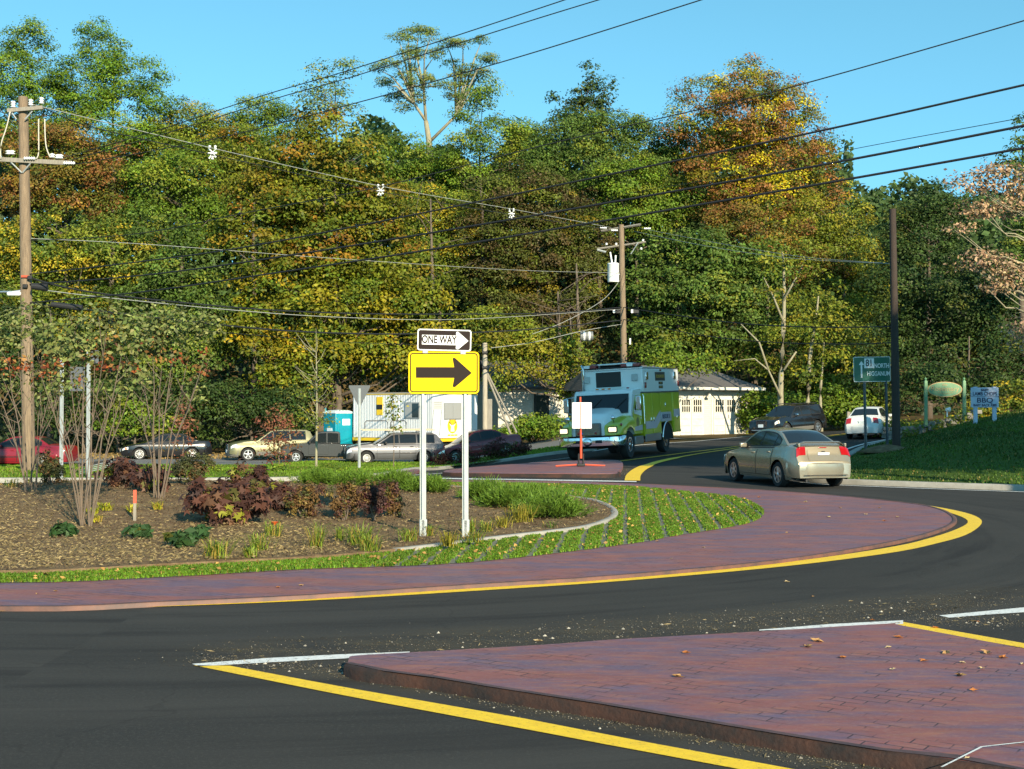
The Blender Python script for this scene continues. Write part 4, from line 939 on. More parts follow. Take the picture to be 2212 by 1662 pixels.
wd = MB().box(((x0 + x1) / 2, -.04, 1.64), (abs(x1 - x0), .04, .88)).build('window', WFR, tr)
for k in (.26, .74): MB().box((x0 + (x1 - x0) * k, -.062, 1.64), (abs(x1 - x0) * .44, .02, .78)).build('pane', BLIND, wd)
y0, y1 = onside(863), onside(834.6)
d = MB().box((-.015, (y0 + y1) / 2, 1.18), (.04, abs(y1 - y0), 2.0)).build('door', SMW, tr, bevel=.01); MB().box((-.05, y0 + .1, 1.15), (.05, .05, .12)).build('handle', CHR, d)
y0, y1 = onside(827), onside(814); yb = (y0 + y1) / 2
bn = MB().box((-.012, yb, 1.92), (.03, abs(y1 - y0), .98)).build('banner_sign', YEL, tr); MB().box((-.03, yb, 1.86), (.01, abs(y1 - y0) * .95, .26)).build('banner_band', TRIM, bn)
cx_ = onend(976.6)
lg = MB().lathe([(.001, -.03), (.40, -.03), (.40, -.024), (.001, -.024)], (cx_, 0, .86), 'y', 28).build('round_emblem', YEL, tr)
MB().prism([(-.16, -.30), (.16, -.30), (.12, -.05), (.26, .12), (.07, .06), (0, .02), (-.07, .06), (-.26, .12), (-.12, -.05)], -.036, -.031, 'y').build('stag_head', SMW, lg, xf=Matrix.Translation((cx_, 0, .86)))
for sg in (1, -1): MB().tube([(cx_ + sg * .08, -.04, .90), (cx_ + sg * .22, -.04, 1.04), (cx_ + sg * .20, -.04, 1.18)], .014, 5).tube([(cx_ + sg * .2, -.04, 1.02), (cx_ + sg * .3, -.04, 1.06)], .012, 5).build('antler', TRIM, lg)
mb = MB()
for k, wk in ((-.28, .22), (0, .24), (.28, .24)): mb.box((cx_ + k, -.032, .37), (wk, .01, .075))
mb.build('caption_strip', YEL, tr)

# ---- portable toilet
BLU = mat('turquoise_plastic', (.0, .27, .36), .4, col2=(.0, .22, .31), nscale=2); PT = empty('portable_toilet', ((725 - CX) / F * 69, 69, float(h(-9.6, 69)) + .22), R(43), 'turquoise portable toilet cabin with a white roof behind the pickup', 'portable toilet')
MB().box((.58, .58, 1.16), (1.16, 1.16, 2.1)).build('cabin', BLU, PT, bevel=.04)
MB().lathe([(.86, 2.2), (.84, 2.28), (.6, 2.36), (.001, 2.40)], (.58, .58, 0), 'z', 4).build('roof', mat('white_plastic', (.62, .70, .70), .4), PT, xf=Matrix.Translation((.58, .58, 0)) @ Matrix.Rotation(R(45), 4, 'Z') @ Matrix.Translation((-.58, -.58, 0)))
MB().box((.58, -.015, 1.08), (.86, .03, 1.86)).build('door', BLU, PT, bevel=.02)
MB().box((.68, -.04, 1.72), (.50, .02, .34)).build('notice', PLATE, PT); MB().box((-.01, .55, 1.25), (.02, .48, .30)).build('notice', PLATE, PT)
MB().cyl((.06, 1.05, 2.1), (.06, 1.05, 2.5), .05).build('vent_pipe', BLU, PT)

# ---- lumber and rack on the estate
lum = empty('lumber_bundle', label='pale lumber planks lashed on the roof of the silver-grey estate', cat='lumber')
for k, (y, z) in enumerate(((.16, 1.63), (.38, 1.63), (.60, 1.63), (.26, 1.675), (.5, 1.675))): MB().box((-.25 + .06 * k, y, z), (3.5, .19, .04)).build('plank', mat('fresh_lumber', (.60, .50, .36), .8, col2=(.36, .30, .2), nscale=6, stretch=(1, 8, 8)), lum)
lum.location = wag.root.location; lum.rotation_euler = wag.root.rotation_euler
for x in (.35, -1.2): MB().tube([(x, -.66, 1.43), (x, -.66, 1.57), (x, .66, 1.57), (x, .66, 1.43)], .018).build('roof_rack', TRIM, wag.root)
lr = empty('ladder_rack', label='black tubular rack hoops rising behind the estate roof', cat='rack')
for x0, x1 in ((.35, 1.45), (-.55, .20)): MB().tube([(x0, .25, 1.62), (x0, .25, 2.0), (x0 + .08, .25, 2.08), (x1 - .08, .25, 2.08), (x1, .25, 2.0), (x1, .25, 1.62)], .022).build('rack_hoop', TRIM, lr)
lr.location = wag.root.location; lr.rotation_euler = wag.root.rotation_euler

# ---- signs
BLKS = mat('sign_black', (.018, .010, .008), .65, spec=.2); YSG = mat('sign_yellow', (.88, .57, .0), .5, spec=.15); WSG = mat('sign_white', (.78, .78, .76), .35); GRN = mat('sign_green', (.01, .12, .075), .35)
def rrect(w, hh, r, n=6):
    out = []
    for cx, cz, a0 in ((w / 2 - r, hh / 2 - r, 0), (-w / 2 + r, hh / 2 - r, 90), (-w / 2 + r, -hh / 2 + r, 180), (w / 2 - r, -hh / 2 + r, 270)):
        out += [(cx + r * math.cos(R(a0 + 90 * k / n)), cz + r * math.sin(R(a0 + 90 * k / n))) for k in range(n + 1)]
    return out
def plate(w, hh, r, y, m, name, parent, th=.003): return MB().prism(rrect(w, hh, r), y, y - th, 'y').build(name, m, parent)
def upost(name, base, top, parent, w=.09, m=GALV):
    b, t = Vector(base), Vector(top); L = (t - b).length
    mb = MB().prism([(-w / 2, .015), (-w / 2, 0), (-w * .22, 0), (-w * .2, -.035), (w * .2, -.035), (w * .22, 0), (w / 2, 0), (w / 2, .015), (w * .26, .015), (w * .24, -.02), (-w * .24, -.02), (-w * .26, .015)], 0, L, 'z')
    o = mb.build(name, m, parent); o.location = b; o.rotation_euler = ((t - b).to_track_quat('Z', 'Y').to_euler().x * 0, math.atan2((t - b).x, L), 0); return o
DS = 18.1; sc_ = F / DS
sx_, sz_ = (958.8 - CX) / sc_, EYE + (HOR - 805.3) / sc_
sg_root = empty('arrow_sign', (sx_, DS, 0), R(5), 'big yellow warning sign with black right arrow on two steel posts in the bed', 'road sign')
Wy, Hy = 152.5 / sc_, 91 / sc_
for i, (px, py) in enumerate(((914.5, 1166), (1006, 1161))):
    lx = (px - 958.8) / sc_; zb = float(hI(sx_ + lx, DS)); up = upost('post', (lx, .045, zb - .1), (lx - .006, .045, sz_ + Hy / 2 - .01), sg_root, .088)
    MB().box((lx + .002, .04, zb + .12), (.11, .06, .34)).build('post_sleeve', GALV, sg_root, bevel=.01)
face = plate(Wy, Hy, .06, 0, YSG, 'sign_face', sg_root); face.location = (0, 0, sz_)
mb = MB(); o_, i_ = rrect(Wy - .04, Hy - .04, .045), rrect(Wy - .072, Hy - .072, .03); k = len(o_)
mb.add([(a, -.0062, b) for a, b in o_] + [(a, -.0062, b) for a, b in i_], [(q, (q + 1) % k, (q + 1) % k + k, q + k) for q in range(k)]); mb.build('border_line', BLKS, face, fix=False)
def A2(x, y): return ((x - 815) / 7.55 / 1.2803 / sc_, -(y - 1062) / 7.55 / 1.2803 / sc_)
arrow = [A2(*p) for p in [(232, 948), (1030, 948), (1000, 790), (1000, 760), (1020, 748), (1050, 756), (1400, 1068), (1060, 1355), (1030, 1368), (1002, 1355), (1000, 1330), (1030, 1172), (232, 1172)]]
MB().prism(arrow, -.004, -.006, 'y').build('arrow', BLKS, face)
ow = empty('one_way_sign', (((959.8 - CX) / sc_), DS, EYE + (HOR - 735) / sc_), R(5), 'black and white one-way sign fixed above the yellow arrow sign', 'road sign')
Wo, Ho = 116.5 / sc_, 46.5 / sc_; ow.rotation_euler = (0, R(1.2), R(5))
plate(Wo, Ho, .035, 0, WSG, 'sign_face', ow); plate(Wo - .035, Ho - .035, .025, -.0035, BLKS, 'black_field', ow)
def A3(x, y): return ((x - 818) / 7.55 / 1.2803 / sc_, -(y - 385) / 7.55 / 1.2803 / sc_)
MB().prism([A3(*p) for p in [(350, 285), (1065, 285), (1058, 235), (1070, 205), (1100, 203), (1320, 390), (1115, 568), (1080, 572), (1058, 550), (1065, 487), (350, 487)]], -.007, -.009, 'y').build('arrow', WSG, ow)
text_mesh('ONE WAY', .155, (-.075, -.0095, .0), (R(90), 0, 0), BLKS, 'lettering', ow, ext=.001, sx=.68, bold=.004)
for x in (-.27, .27): MB().box((x, .0, -Ho / 2 - .02), (.08, .03, .05)).build('clamp', GALV, ow, bevel=.008)
# yield sign seen from behind
ys = empty('give_way_sign', U(776, 1020), 0, 'back of a triangular give-way sign on a slim steel post', 'road sign'); sy = F / ys.location.y
zt = (1020 - 833) / sy; Wt = 45 / sy
MB().prism([(-Wt / 2, zt), (-Wt / 2 - .01, zt - .05), (-.03, zt - 46 / sy), (.03, zt - 46 / sy), (Wt / 2 + .01, zt - .05), (Wt / 2, zt)], .01, .014, 'y').build('sign_back', ALUB, ys)
upost('post', (0, 0, 0), (0, 0, zt - .1), ys, .085)
# two sign posts behind the shrubs
for X, Yt, Yb, bk, lb in ((132, 770, 1031, (150, 793, 182, 845), 'grey sign back on a galvanised post left of its taller neighbour'), (189.5, 757, 1041, (188, 757, 212, 785), 'tall galvanised post with small sign backs beside the multi-stem shrub')):
    D_ = 33.6; b = at(X, Yb, D_); t = at(X, Yt, D_); s = empty('sign_post', b, 0, lb, 'sign post')
    upost('post', (0, 0, -.6), (0, 0, t.z - b.z), s, .10)
    a, c = at(bk[0], bk[1], D_) - b, at(bk[2], bk[3], D_) - b; MB().box(((a.x + c.x) / 2, .04, (a.z + c.z) / 2), (abs(c.x - a.x), .004, abs(a.z - c.z))).build('sign_back', ALUB, s, bevel=.001)
# folded sign frame lying in the grass
fr = empty('folded_sign_frame', at(205, 1026, 34.4), 0, 'folded metal sign frame lying in the grass by the posts', 'sign frame')
for k in range(4): MB().tube([(-.42, .05 * k, .02 + .05 * k), (.42, .05 * k, .22 + .05 * k)], .012).build('bar', GALV, fr)
MB().box((-.1, .25, .30), (.9, .03, .10), ry=R(-6)).build('dark_panel', TRIM, fr); MB().box((.62, .1, .18), (.16, .12, .18)).build('foot', GALV, fr, bevel=.02)
# portable orange sign stand
po = empty('portable_sign', U(1255, 1008, lambda x, y: h(x, y) + .1), 0, 'blank white panel on an orange portable stand in front of the truck', 'road sign'); sp_ = F / po.location.y
ORG = mat('orange_paint', (.55, .075, .03), .6)
MB().tube([(0, 0, .3), (-.02, 0, 150 / sp_)], .032).build('mast', ORG, po); MB().tube([(0, 0, .25), (0, 0, .95)], .04).build('mast_sleeve', ORG, po)
mp_ = rrect(42 / sp_, 56 / sp_, .02); MB().prism(mp_, -.035, -.04, 'y').build('panel', mat('blank_panel', (.85, .85, .85), .5), po).location = (.03, 0, 110 / sp_)
MB().tube([(-.01, -.045, 108 / sp_ - .42), (-.01, -.045, 108 / sp_ + .42)], .012).build('panel_spine', ORG, po)
for a, b in (((-.08, 0, .06), (-.80, -.12, .02)), ((.08, 0, .06), (.76, .06, .02))): MB().tube([a, b], .028, 6).build('leg', ORG, po)
for x in (-.07, .07): MB().tube([(x, 0, .05), (x, 0, .40)], .03, 8).build('spring', TRIM, po)
MB().box((0, 0, .05), (.26, .16, .08)).build('base', TRIM, po, bevel=.02)
# green route sign
DG = 45.5; g0 = at(1887, 798, DG); gr = empty('route_sign', (g0.x, DG, 0), R(0), 'green route sign reading 81 NORTH HIGGANUM half behind the dark pole', 'road sign'); sgn_ = F / DG
Wg, Hg = 84 / sgn_, 54 / sgn_; gr.rotation_euler = (0, R(-1), R(8))
plate(Wg, Hg, .05, 0, WSG, 'sign_border', gr).location = (0, 0, g0.z); plate(Wg - .04, Hg - .04, .04, -.004, GRN, 'sign_face', gr).location = (0, 0, g0.z)
def gt(s, size, X, Y, m=WSG, y=-.009, sx=1.0, b=.0): text_mesh(s, size, ((X - 1887) / sgn_, y, g0.z + (798 - Y) / sgn_), (R(90), 0, 0), m, 'lettering', gr, ext=.001, sx=sx, bold=b)
plate(22 / sgn_, 21 / sgn_, .01, -.008, WSG, 'route_shield', gr).location = ((1880.5 - 1887) / sgn_, 0, g0.z + (798 - 785) / sgn_)
gt('81', .34, 1880.5, 785, BLKS, -.013, .8, .005); gt('NORTH', .225, 1909, 791, sx=.72, b=.004); gt('HIGGANUM', .225, 1901.5, 808, sx=.72, b=.004)
MB().prism([(-.03, -.30), (.03, -.30), (.03, .16), (.10, .16), (0, .30), (-.10, .16), (-.03, .16)], -.008, -.01, 'y').build('up_arrow', WSG, gr).location = ((1863 - 1887) / sgn_, 0, g0.z)
for X in (1870, 1919): upost('post', ((X - 1887) / sgn_, .03, .0), ((X - 1887) / sgn_, .03, g0.z), gr, .10, mat('dark_post_steel', (.12, .13, .14), .5, .5))
# oval sign
DO = 54.0; o0 = at(2041, 841.5, DO); ov = empty('oval_sign', (o0.x, DO, 0), 0, 'green oval wooden sign with gold script between two posts', 'shop sign'); so = F / DO
SAGE = mat('sage_green', (.13, .27, .14), .5); GOLDL = mat('gold_letter', (.42, .28, .12), .5)
el = lambda a, b: [(a * math.cos(2 * math.pi * k / 40), b * math.sin(2 * math.pi * k / 40)) for k in range(40)]
MB().prism(el(38 / so, 16.5 / so), 0, .05, 'y').build('board_rim', GOLDL, ov).location = (0, 0, o0.z); MB().prism(el(36 / so, 15 / so), -.004, .0, 'y').build('board', SAGE, ov).location = (0, 0, o0.z)
o_ = text_mesh('Rosemary', .30, (0, -.007, o0.z + .02), (R(90), 0, 0), GOLDL, 'lettering', ov, ext=.001); text_mesh('the', .16, (0, -.007, o0.z + .20), (R(90), 0, 0), GOLDL, 'lettering', ov, ext=.001)
MB().tube([(-.3, -.006, o0.z - .13), (0, -.006, o0.z - .20), (.36, -.006, o0.z - .12)], .008, 5).build('flourish', GOLDL, ov)
for X, yb in ((2000, 901), (2083, 890)):
    p = at(X, yb, DO); q = at(X, 823, DO); po_ = MB().box(((X - 2041) / so, .02, (p.z + q.z) / 2 - .2), (.13, .13, q.z - p.z + .4)).build('post', SAGE, ov, bevel=.01)
    MB().lathe([(.05, q.z), (.03, q.z + .04), (.055, q.z + .08), (.001, q.z + .16)], ((X - 2041) / so, .02, 0), 'z', 10).build('finial', SAGE, po_)
# board sign for the barbecue
DB = 50.0; b0 = at(2127, 859, DB); bb = empty('board_sign', (b0.x, DB, 0), 0, 'white painted board advertising baby lamb chops and BBQ on two thick posts', 'shop sign'); sb = F / DB
BW = mat('board_shaded_white', (.50, .55, .68), .6); NAV = mat('navy_letter', (.03, .03, .09), .6)  # white board tinted blue-grey: its shade is put into the paint
MB().box((0, 0, b0.z), (60 / sb, .04, 43 / sb)).build('board', BW, bb, bevel=.006); MB().box((0, -.022, b0.z + .03), (60 / sb, .01, .015)).build('board_seam', NAV, bb)
for s_, z, sz, sx in (('BABY', .29, .13, 1), ('LAMB CHOPS', .14, .20, .8), ('BBQ', -.12, .27, 1.25), ('BABY BACK RIBS', -.31, .13, .95)): text_mesh(s_, sz, (0, -.026, b0.z + z), (R(90), 0, 0), NAV, 'lettering', bb, ext=.002, sx=sx, bold=.004)
for X in (2108, 2149): MB().box(((X - 2127) / sb, .06, b0.z - .35), (.15, .10, 1.55)).build('post', BW, bb, bevel=.01)
# small notice on two legs in front of the trailer
nb_ = at(946, 876, 62.5); no = empty('notice_board', (nb_.x, 62.5, 0), R(10), 'small white notice on two legs in front of the trailer', 'sign'); sn = F / 62.5
MB().box((0, 0, nb_.z), (23 / sn, .02, 20 / sn)).build('panel', mat('notice_grey', (.42, .43, .42), .5), no, bevel=.004)
for k in range(4): MB().box((0, -.012, nb_.z + .14 - .09 * k), (.38, .005, .03)).build('text_line', mat('faded_ink', (.22, .22, .22), .6), no)
for X0 in (-.2, .2): MB().tube([(X0, .02, nb_.z - .1), (X0 - .12, .02, nb_.z - 1.5)], .022).build('leg', GALV, no)
# orange stake in the bed
st = U(291, 1131, hI); so_ = empty('survey_stake', st, R(15), 'wooden survey stake with an orange top in the planting bed', 'stake')
MB().box((0, 0, .2), (.045, .022, .50)).build('shaft', WOODG, so_); MB().box((0, 0, .41), (.049, .026, .20)).build('orange_tip', ORG, so_)

# ---- poles
def pole(base, top, r0, r1, m, label, cat='utility pole', name='utility_pole'):
    root = empty(name, base, 0, label, cat); v = top - base
    MB().tube([(0, 0, -.4), v * .33, v * .66, v], [r0, r0 * .67 + r1 * .33, r0 * .33 + r1 * .67, r1], 14).build('shaft', m, root, smooth=True, auto=50); return root
def insul(c, parent, n=3, r=.07, ax='z', st=.07):
    prof = []
    for k in range(n): prof += [(r * .45, k * st), (r, k * st + st * .35), (r * .5, k * st + st * .75)]
    return MB().lathe([(.001, 0)] + prof + [(.001, n * st)], c, ax, 10).build('insulator', PORC, parent, smooth=True)
PL, PC, PR = 38.0, 72.0, 45.0
lb = at(63, 1025, PL); lb.z = float(h(lb.x, PL)); lt = at(50, 210, PL)
lp = pole(lb, lt, .195, .14, WOODP, 'tall brown utility pole with two crossarms at the left edge')
def L_(X, Y, d=PL): return at(X, Y, d) - lb
o = MB().box((0, 0, 0), ((L_(98, 236) - L_(22, 243)).length, .09, .11)).build('crossarm', WOODG, lp); o.location = (L_(98, 236) + L_(22, 243)) / 2 + Vector((0, -.2, 0)); o.rotation_euler = (0, R(-5), 0)
o = MB().box((0, 0, 0), ((L_(161, 356) - L_(-24, 346)).length, .10, .13)).build('crossarm', WOODG, lp); o.location = (L_(161, 356) + L_(-24, 346)) / 2 + Vector((0, -.2, 0)); o.rotation_euler = (0, R(3), 0)
for X, Y in ((34, 240), (72, 236), (95, 232)): insul(L_(X, Y) + Vector((0, -.2, .05)), lp, 3, .085)
for X, Y in ((24, 343), (32, 343), (118, 350), (130, 352), (136, 352)): insul(L_(X, Y) + Vector((0, -.2, .08)), lp, 2, .10)
for X, Y in ((60, 347), (145, 357)): insul(L_(X, Y) + Vector((0, -.3, 0)), lp, 5, .06, 'x')
for a, b in (((28, 352), (52, 376)), ((72, 356), (54, 376)), ((60, 262), (75, 243)), ((42, 262), (30, 246))): MB().tube([L_(*a) + Vector((0, -.22, 0)), L_(*b) + Vector((0, -.18, 0))], .022, 6).build('brace', GALV, lp)
JMP = mat('jumper_wire', (.50, .46, .38), .6)
for pts in ([(30, 246), (22, 280), (10, 318), (10, 348)], [(91, 262), (91, 300), (91, 335), (86, 348)], [(104, 262), (105, 300), (108, 325), (116, 345)]): MB().tube(catmull([tuple(L_(*p) + Vector((0, -.28, 0))) for p in pts], 4), .02, 6).build('jumper_wire', JMP, lp, smooth=True)
MB().tube([L_(-30, 632) + Vector((0, -.1, 0)), L_(30, 632) + Vector((0, -.1, 0)), L_(50, 628)], .035, 8).build('lamp_arm', ALU, lp); MB().box(L_(34, 636) + Vector((0, -.1, 0)), (.42, .2, .13)).build('lamp_head', PORC, lp, bevel=.05)
for X, Y in ((70, 602), (66, 668), (50, 690), (60, 620)): MB().box(L_(X, Y) + Vector((0, -.2, 0)), (.14, .1, .12)).build('bracket', TRIM, lp, bevel=.02)
for a, b, r in (((78, 621), (110, 624), .12), ((120, 660), (185, 668), .10)): MB().tube([L_(*a) + Vector((0, -.35, 0)), L_(*b) + Vector((0, -.3, 0))], [r * .8, r], 12).build('cable_splice', WIRE, lp)
MB().box(L_(60, 599) + Vector((0, -.22, 0)), (.22, .02, .06)).build('orange_tag', ORG, lp)

cb = at(1351, 945, PC); cb.z = float(h(cb.x, PC)); ct = at(1342, 486, PC)
cp = pole(cb, ct, .20, .15, WOODP, 'brown utility pole with a white transformer rising behind the truck')
def C_(X, Y, d=PC): return at(X, Y, d) - cb
def arm(parent, a, b, m=WOODG, w=.11): MB().tube([a, b], w / 1.7, 4).build('crossarm', m, parent)
arm(cp, C_(1300, 497) + Vector((0, .5, 0)), C_(1382, 488) + Vector((0, -.5, 0))); arm(cp, C_(1290, 538), C_(1395, 523), w=.09)
for X, Y in ((1296, 493), (1320, 498), (1368, 487), (1391, 494)): insul(C_(X, Y), cp, 4, .07, 'x', .10)
for X, Y in ((1310, 530), (1331, 530), (1389, 522), (1385, 540)): insul(C_(X, Y), cp, 2, .09)
MB().tube([C_(1362, 550) + Vector((0, -.15, 0)), C_(1378, 525) + Vector((0, -.15, 0))], .03, 6).build('brace', GALV, cp)
MB().lathe([(.001, 0), (.32, .02), (.33, .1), (.33, 1.0), (.35, 1.03), (.30, 1.1), (.001, 1.13)], C_(1324.5, 611) + Vector((0, -.1, 0)), 'z', 20).build('transformer', PORC, cp, smooth=True, auto=40)
for a, b in (((1322, 568), (1318, 545)), ((1329, 568), (1330, 552))): MB().tube([C_(*a), C_(*b)], .05, 8).build('bushing', PORC, cp)
MB().tube([C_(1309, 545), C_(1290, 540)], .06, 6).build('cutout', GALV, cp); MB().box(C_(1337, 592), (.3, .1, .12)).build('bracket', GALV, cp)
for X, Y in ((1333, 673), (1372, 673)): MB().box(C_(X, Y), (.42, .16, .24)).build('terminal_box', TRIM, cp, bevel=.03); MB().box(C_(X - 7, Y) + Vector((0, -.09, 0)), (.12, .03, .20)).build('white_label', PORC, cp)
MB().box(C_(1361, 738), (.10, .10, .36)).build('meter_box', PORC, cp, bevel=.02)
sb_ = MB().tube([at(1254, 727, 70), at(1281, 726, 70)], .25, 14).build('splice_case', mat('case_grey', (.16, .17, .17), .5), smooth=True, auto=50); tag(sb_, 'grey cylindrical cable case with pale straps hanging from the wires', 'cable case')
for X in (1262, 1273): MB().tube([at(X, 727, 70) - Vector((.05, 0, 0)), at(X, 727, 70) + Vector((.05, 0, 0))], .27, 14).build('strap', PORC, sb_)

rb = at(1937, 985, PR); rb.z = float(h(rb.x, PR)); rtp = at(1928, 452, PR)
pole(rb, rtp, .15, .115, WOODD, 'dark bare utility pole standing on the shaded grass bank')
MB().lathe([(1.1, -.05), (.7, .10), (.3, .2), (.001, .24)], (0, 0, 0), 'z', 20).build('bark_mulch_mound', MATS['mulch'], smooth=True).location = (rb.x - .3, rb.y, rb.z + .08)
tag(bpy.data.objects['bark_mulch_mound'], 'low mound of bark mulch at the foot of the dark pole', 'mulch mound')
shb = at(1048, 955, 67); shb.z = float(h(shb.x, 67)); sh = pole(shb, at(1047.5, 741, 67), .135, .125, mat('pale_pole_wood', (.42, .37, .29), .85, col2=(.30, .26, .2), nscale=5, stretch=(6, 6, .5)), 'short weathered pole with leaning props behind the arrow sign')
def S_(X, Y): return at(X, Y, 67) - shb
MB().tube([S_(1047, 800), S_(1080, 880), S_(1104, 940)], .055, 8).build('prop', WOODG, sh); MB().tube([S_(1052, 805), S_(1090, 880), S_(1116, 935)], .05, 8).build('prop', WOODG, sh)
MB().box(S_(1057, 895), (.30, .12, 1.6)).build('side_post', WOODG, sh); 
for Y in (763, 795): MB().tube([S_(1042, Y), S_(1053, Y)], .15, 12).build('band', TRIM, sh)

# ---- wires: real cables, each through its own 3D points
def wire(label, pts, d0, d1, r, m=WIRE, n=8, name='overhead_wire', group=None):
    x0, x1 = pts[0][0], pts[-1][0]; P = []
    for X, Y in catmull(pts, n): t = (X - x0) / (x1 - x0); P.append(at(X, Y, 1 / ((1 - t) / d0 + t / d1)))
    o = MB().tube(P, r * .86, 6).build(name, m, smooth=True); tag(o, label, 'wire', group); return o
G1 = 'wires strung between the utility poles'
wire('uppermost thin wire crossing the sky and leaving at the top', [(120, 346), (350, 279), (570, 206), (783, 143), (1172, 16), (1420, -68)], PL, 26, .014, group=G1)
wire('second thin wire crossing the sky just under the uppermost', [(140, 350), (380, 282), (606, 210), (775, 162), (1172, 37), (1500, -62)], PL, 26, .014, group=G1)
wire('third thin sky wire passing in front of the tall open-crowned tree', [(150, 358), (480, 297), (772, 222), (938, 176), (1172, 108), (1515, 0), (1700, -60)], PL, 25, .015, group=G1)
wire('thin wire running up to the right edge over the orange-crowned tree', [(66, 520), (300, 505), (547, 457), (820, 404), (1171, 315), (1400, 262), (1715, 187), (2212, 45), (2400, -12)], PL, 20, .013, group=G1)
wire('highest of the three thick black cables crossing to the right', [(60, 593), (300, 566), (547, 531), (940, 455), (1390, 362), (1800, 277), (2212, 184), (2400, 140)], PL, 19, .022, group=G1)
wire('middle one of the three thick black cables crossing to the right', [(60, 615), (300, 596), (547, 564), (940, 502), (1390, 425), (1800, 352), (2212, 272), (2400, 233)], PL, 19, .025, group=G1)
wire('lowest of the three thick black cables crossing to the right', [(60, 655), (300, 632), (547, 597), (940, 538), (1390, 463), (1800, 393), (2212, 320), (2400, 284)], PL, 19, .025, group=G1)
wire('faint thin wire in the gap of sky above the right-hand trees', [(1345, 420), (1600, 376), (1830, 325), (2212, 254), (2350, 226)], 60, 30, .012, group=G1)
wire('pale messenger wire carrying three white spacers', [(56, 222), (110, 236), (457, 320), (820, 402), (1105, 452), (1320, 492)], PL, PC, .016, WIREL, group=G1)
wire('black conductor hung from the white spacers', [(96, 234), (200, 275), (457, 334), (820, 414), (1105, 464), (1316, 496)], PL, PC, .018, group=G1)
wire('thin pale wire from the tall pole to the transformer', [(50, 515), (300, 527), (700, 557), (1100, 583), (1342, 590)], PL, PC, .013, WIREL, group=G1)
wire('black telephone cable dipping between the two brown poles', [(60, 600), (200, 632), (500, 664), (740, 677), (1000, 679), (1200, 676), (1345, 664)], PL, PC, .035, group=G1)
wire('lower black cable dipping behind the one-way sign', [(60, 655), (180, 668), (400, 694), (620, 715), (850, 722), (1100, 715), (1345, 692)], PL, PC, .040, group=G1)
wire('grey strand running just under the telephone cable', [(60, 622), (200, 640), (500, 670), (740, 686), (1000, 690), (1345, 668)], PL, PC, .018, WIREL, group=G1)
wire('thin drop wire below the lower black cable', [(60, 672), (250, 695), (500, 720), (800, 742), (1060, 745)], PL, 67, .014, group=G1)
wire('lowest cable running into the left side of the transformer pole', [(1060, 752), (1150, 740), (1260, 715), (1348, 700)], 67, PC, .02, WIREL, group=G1)
wire('pale guy wire slanting down from the transformer pole', [(1340, 605), (1300, 650), (1220, 695), (1150, 722)], PC, 69, .018, WIREL, group=G1)
wire('cable leaving the transformer pole towards the dark pole', [(1345, 664), (1450, 680), (1600, 699), (1760, 707), (1929, 706)], PC, PR, .030, group=G1)
wire('lower cable from the transformer pole to the dark pole', [(1345, 690), (1500, 722), (1640, 738), (1800, 744), (1930, 741)], PC, PR, .026, group=G1)
wire('top strand from the transformer pole to the dark pole', [(1382, 493), (1500, 516), (1640, 541), (1760, 558), (1927, 570)], PC, PR, .013, WIREL, group=G1)
wire('second strand from the transformer pole to the dark pole', [(1370, 500), (1500, 527), (1640, 550), (1760, 562), (1927, 570)], PC, PR, .013, WIREL, group=G1)
wire('wire entering from the left edge at the lamp bracket', [(-60, 690), (0, 684), (60, 671)], PL, PL, .02, group=G1)
for i, (X, Y) in enumerate(((459, 332), (822, 413), (1105, 463))):
    t = (X - 56) / (1320 - 56); D_ = 1 / ((1 - t) / PL + t / PC); sp = empty('cable_spacer', at(X, Y, D_), 0, ('white cable spacer nearest the tall left pole', 'white cable spacer in the middle of the span', 'white cable spacer nearest the transformer pole')[i], 'cable spacer', 'white cable spacers')
    MB().tube([(-.13, 0, .16), (.0, 0, .05), (-.12, 0, -.18)], .035, 6).tube([(.13, 0, .17), (0, 0, .05), (.12, 0, -.14)], .035, 6).tube([(-.16, 0, 0), (.16, 0, .02)], .035, 6).build('frame', PORC, sp)
    insul(Vector((-.1, 0, .16)), sp, 2, .06); insul(Vector((.1, 0, .16)), sp, 2, .06); insul(Vector((0, 0, -.22)), sp, 2, .06)

# ---- stone wall, posts, lamp
STN = mat('field_stone', (.26, .24, .20), .9, col2=(.15, .14, .12), nscale=4, bump=.6, bscale=20)
wl = empty('stone_wall', (0, 0, 0), 0, 'low dry-stone wall under the oval sign', 'wall'); mb = MB()
A_, B_ = at(1905, 905, 57), at(2110, 892, 55); rr = random.Random(4)
for lay in range(3):
    s = 0; Lw = (B_ - A_).length
    while s < Lw:
        w_ = rr.uniform(.18, .5); c = A_.lerp(B_, min((s + w_ / 2) / Lw, 1)); z = float(h(c.x, c.y)) + .12 + lay * .17 + rr.uniform(-.02, .02)
        mb.box((c.x, c.y + rr.uniform(-.05, .05), z), (w_ * .95, rr.uniform(.3, .5), rr.uniform(.14, .2)), rz=rr.uniform(-.2, .2), ry=rr.uniform(-.12, .12), taper=rr.uniform(.7, .95)); s += w_
mb.build('stones', STN, wl, bevel=.03)
for i, (X, Y, hh) in enumerate(((1776, 923, .75), (1795, 922, .7))):
    p = U(X, Y); o = MB().box((0, 0, hh / 2), (.28, .2, hh), taper=.85).build('stone_post', STN, bevel=.03); o.location = p; tag(o, ('left stone post at the road edge beside the pale trunk', 'right stone post at the road edge beside the pale trunk')[i], 'post', 'stone posts by the road')
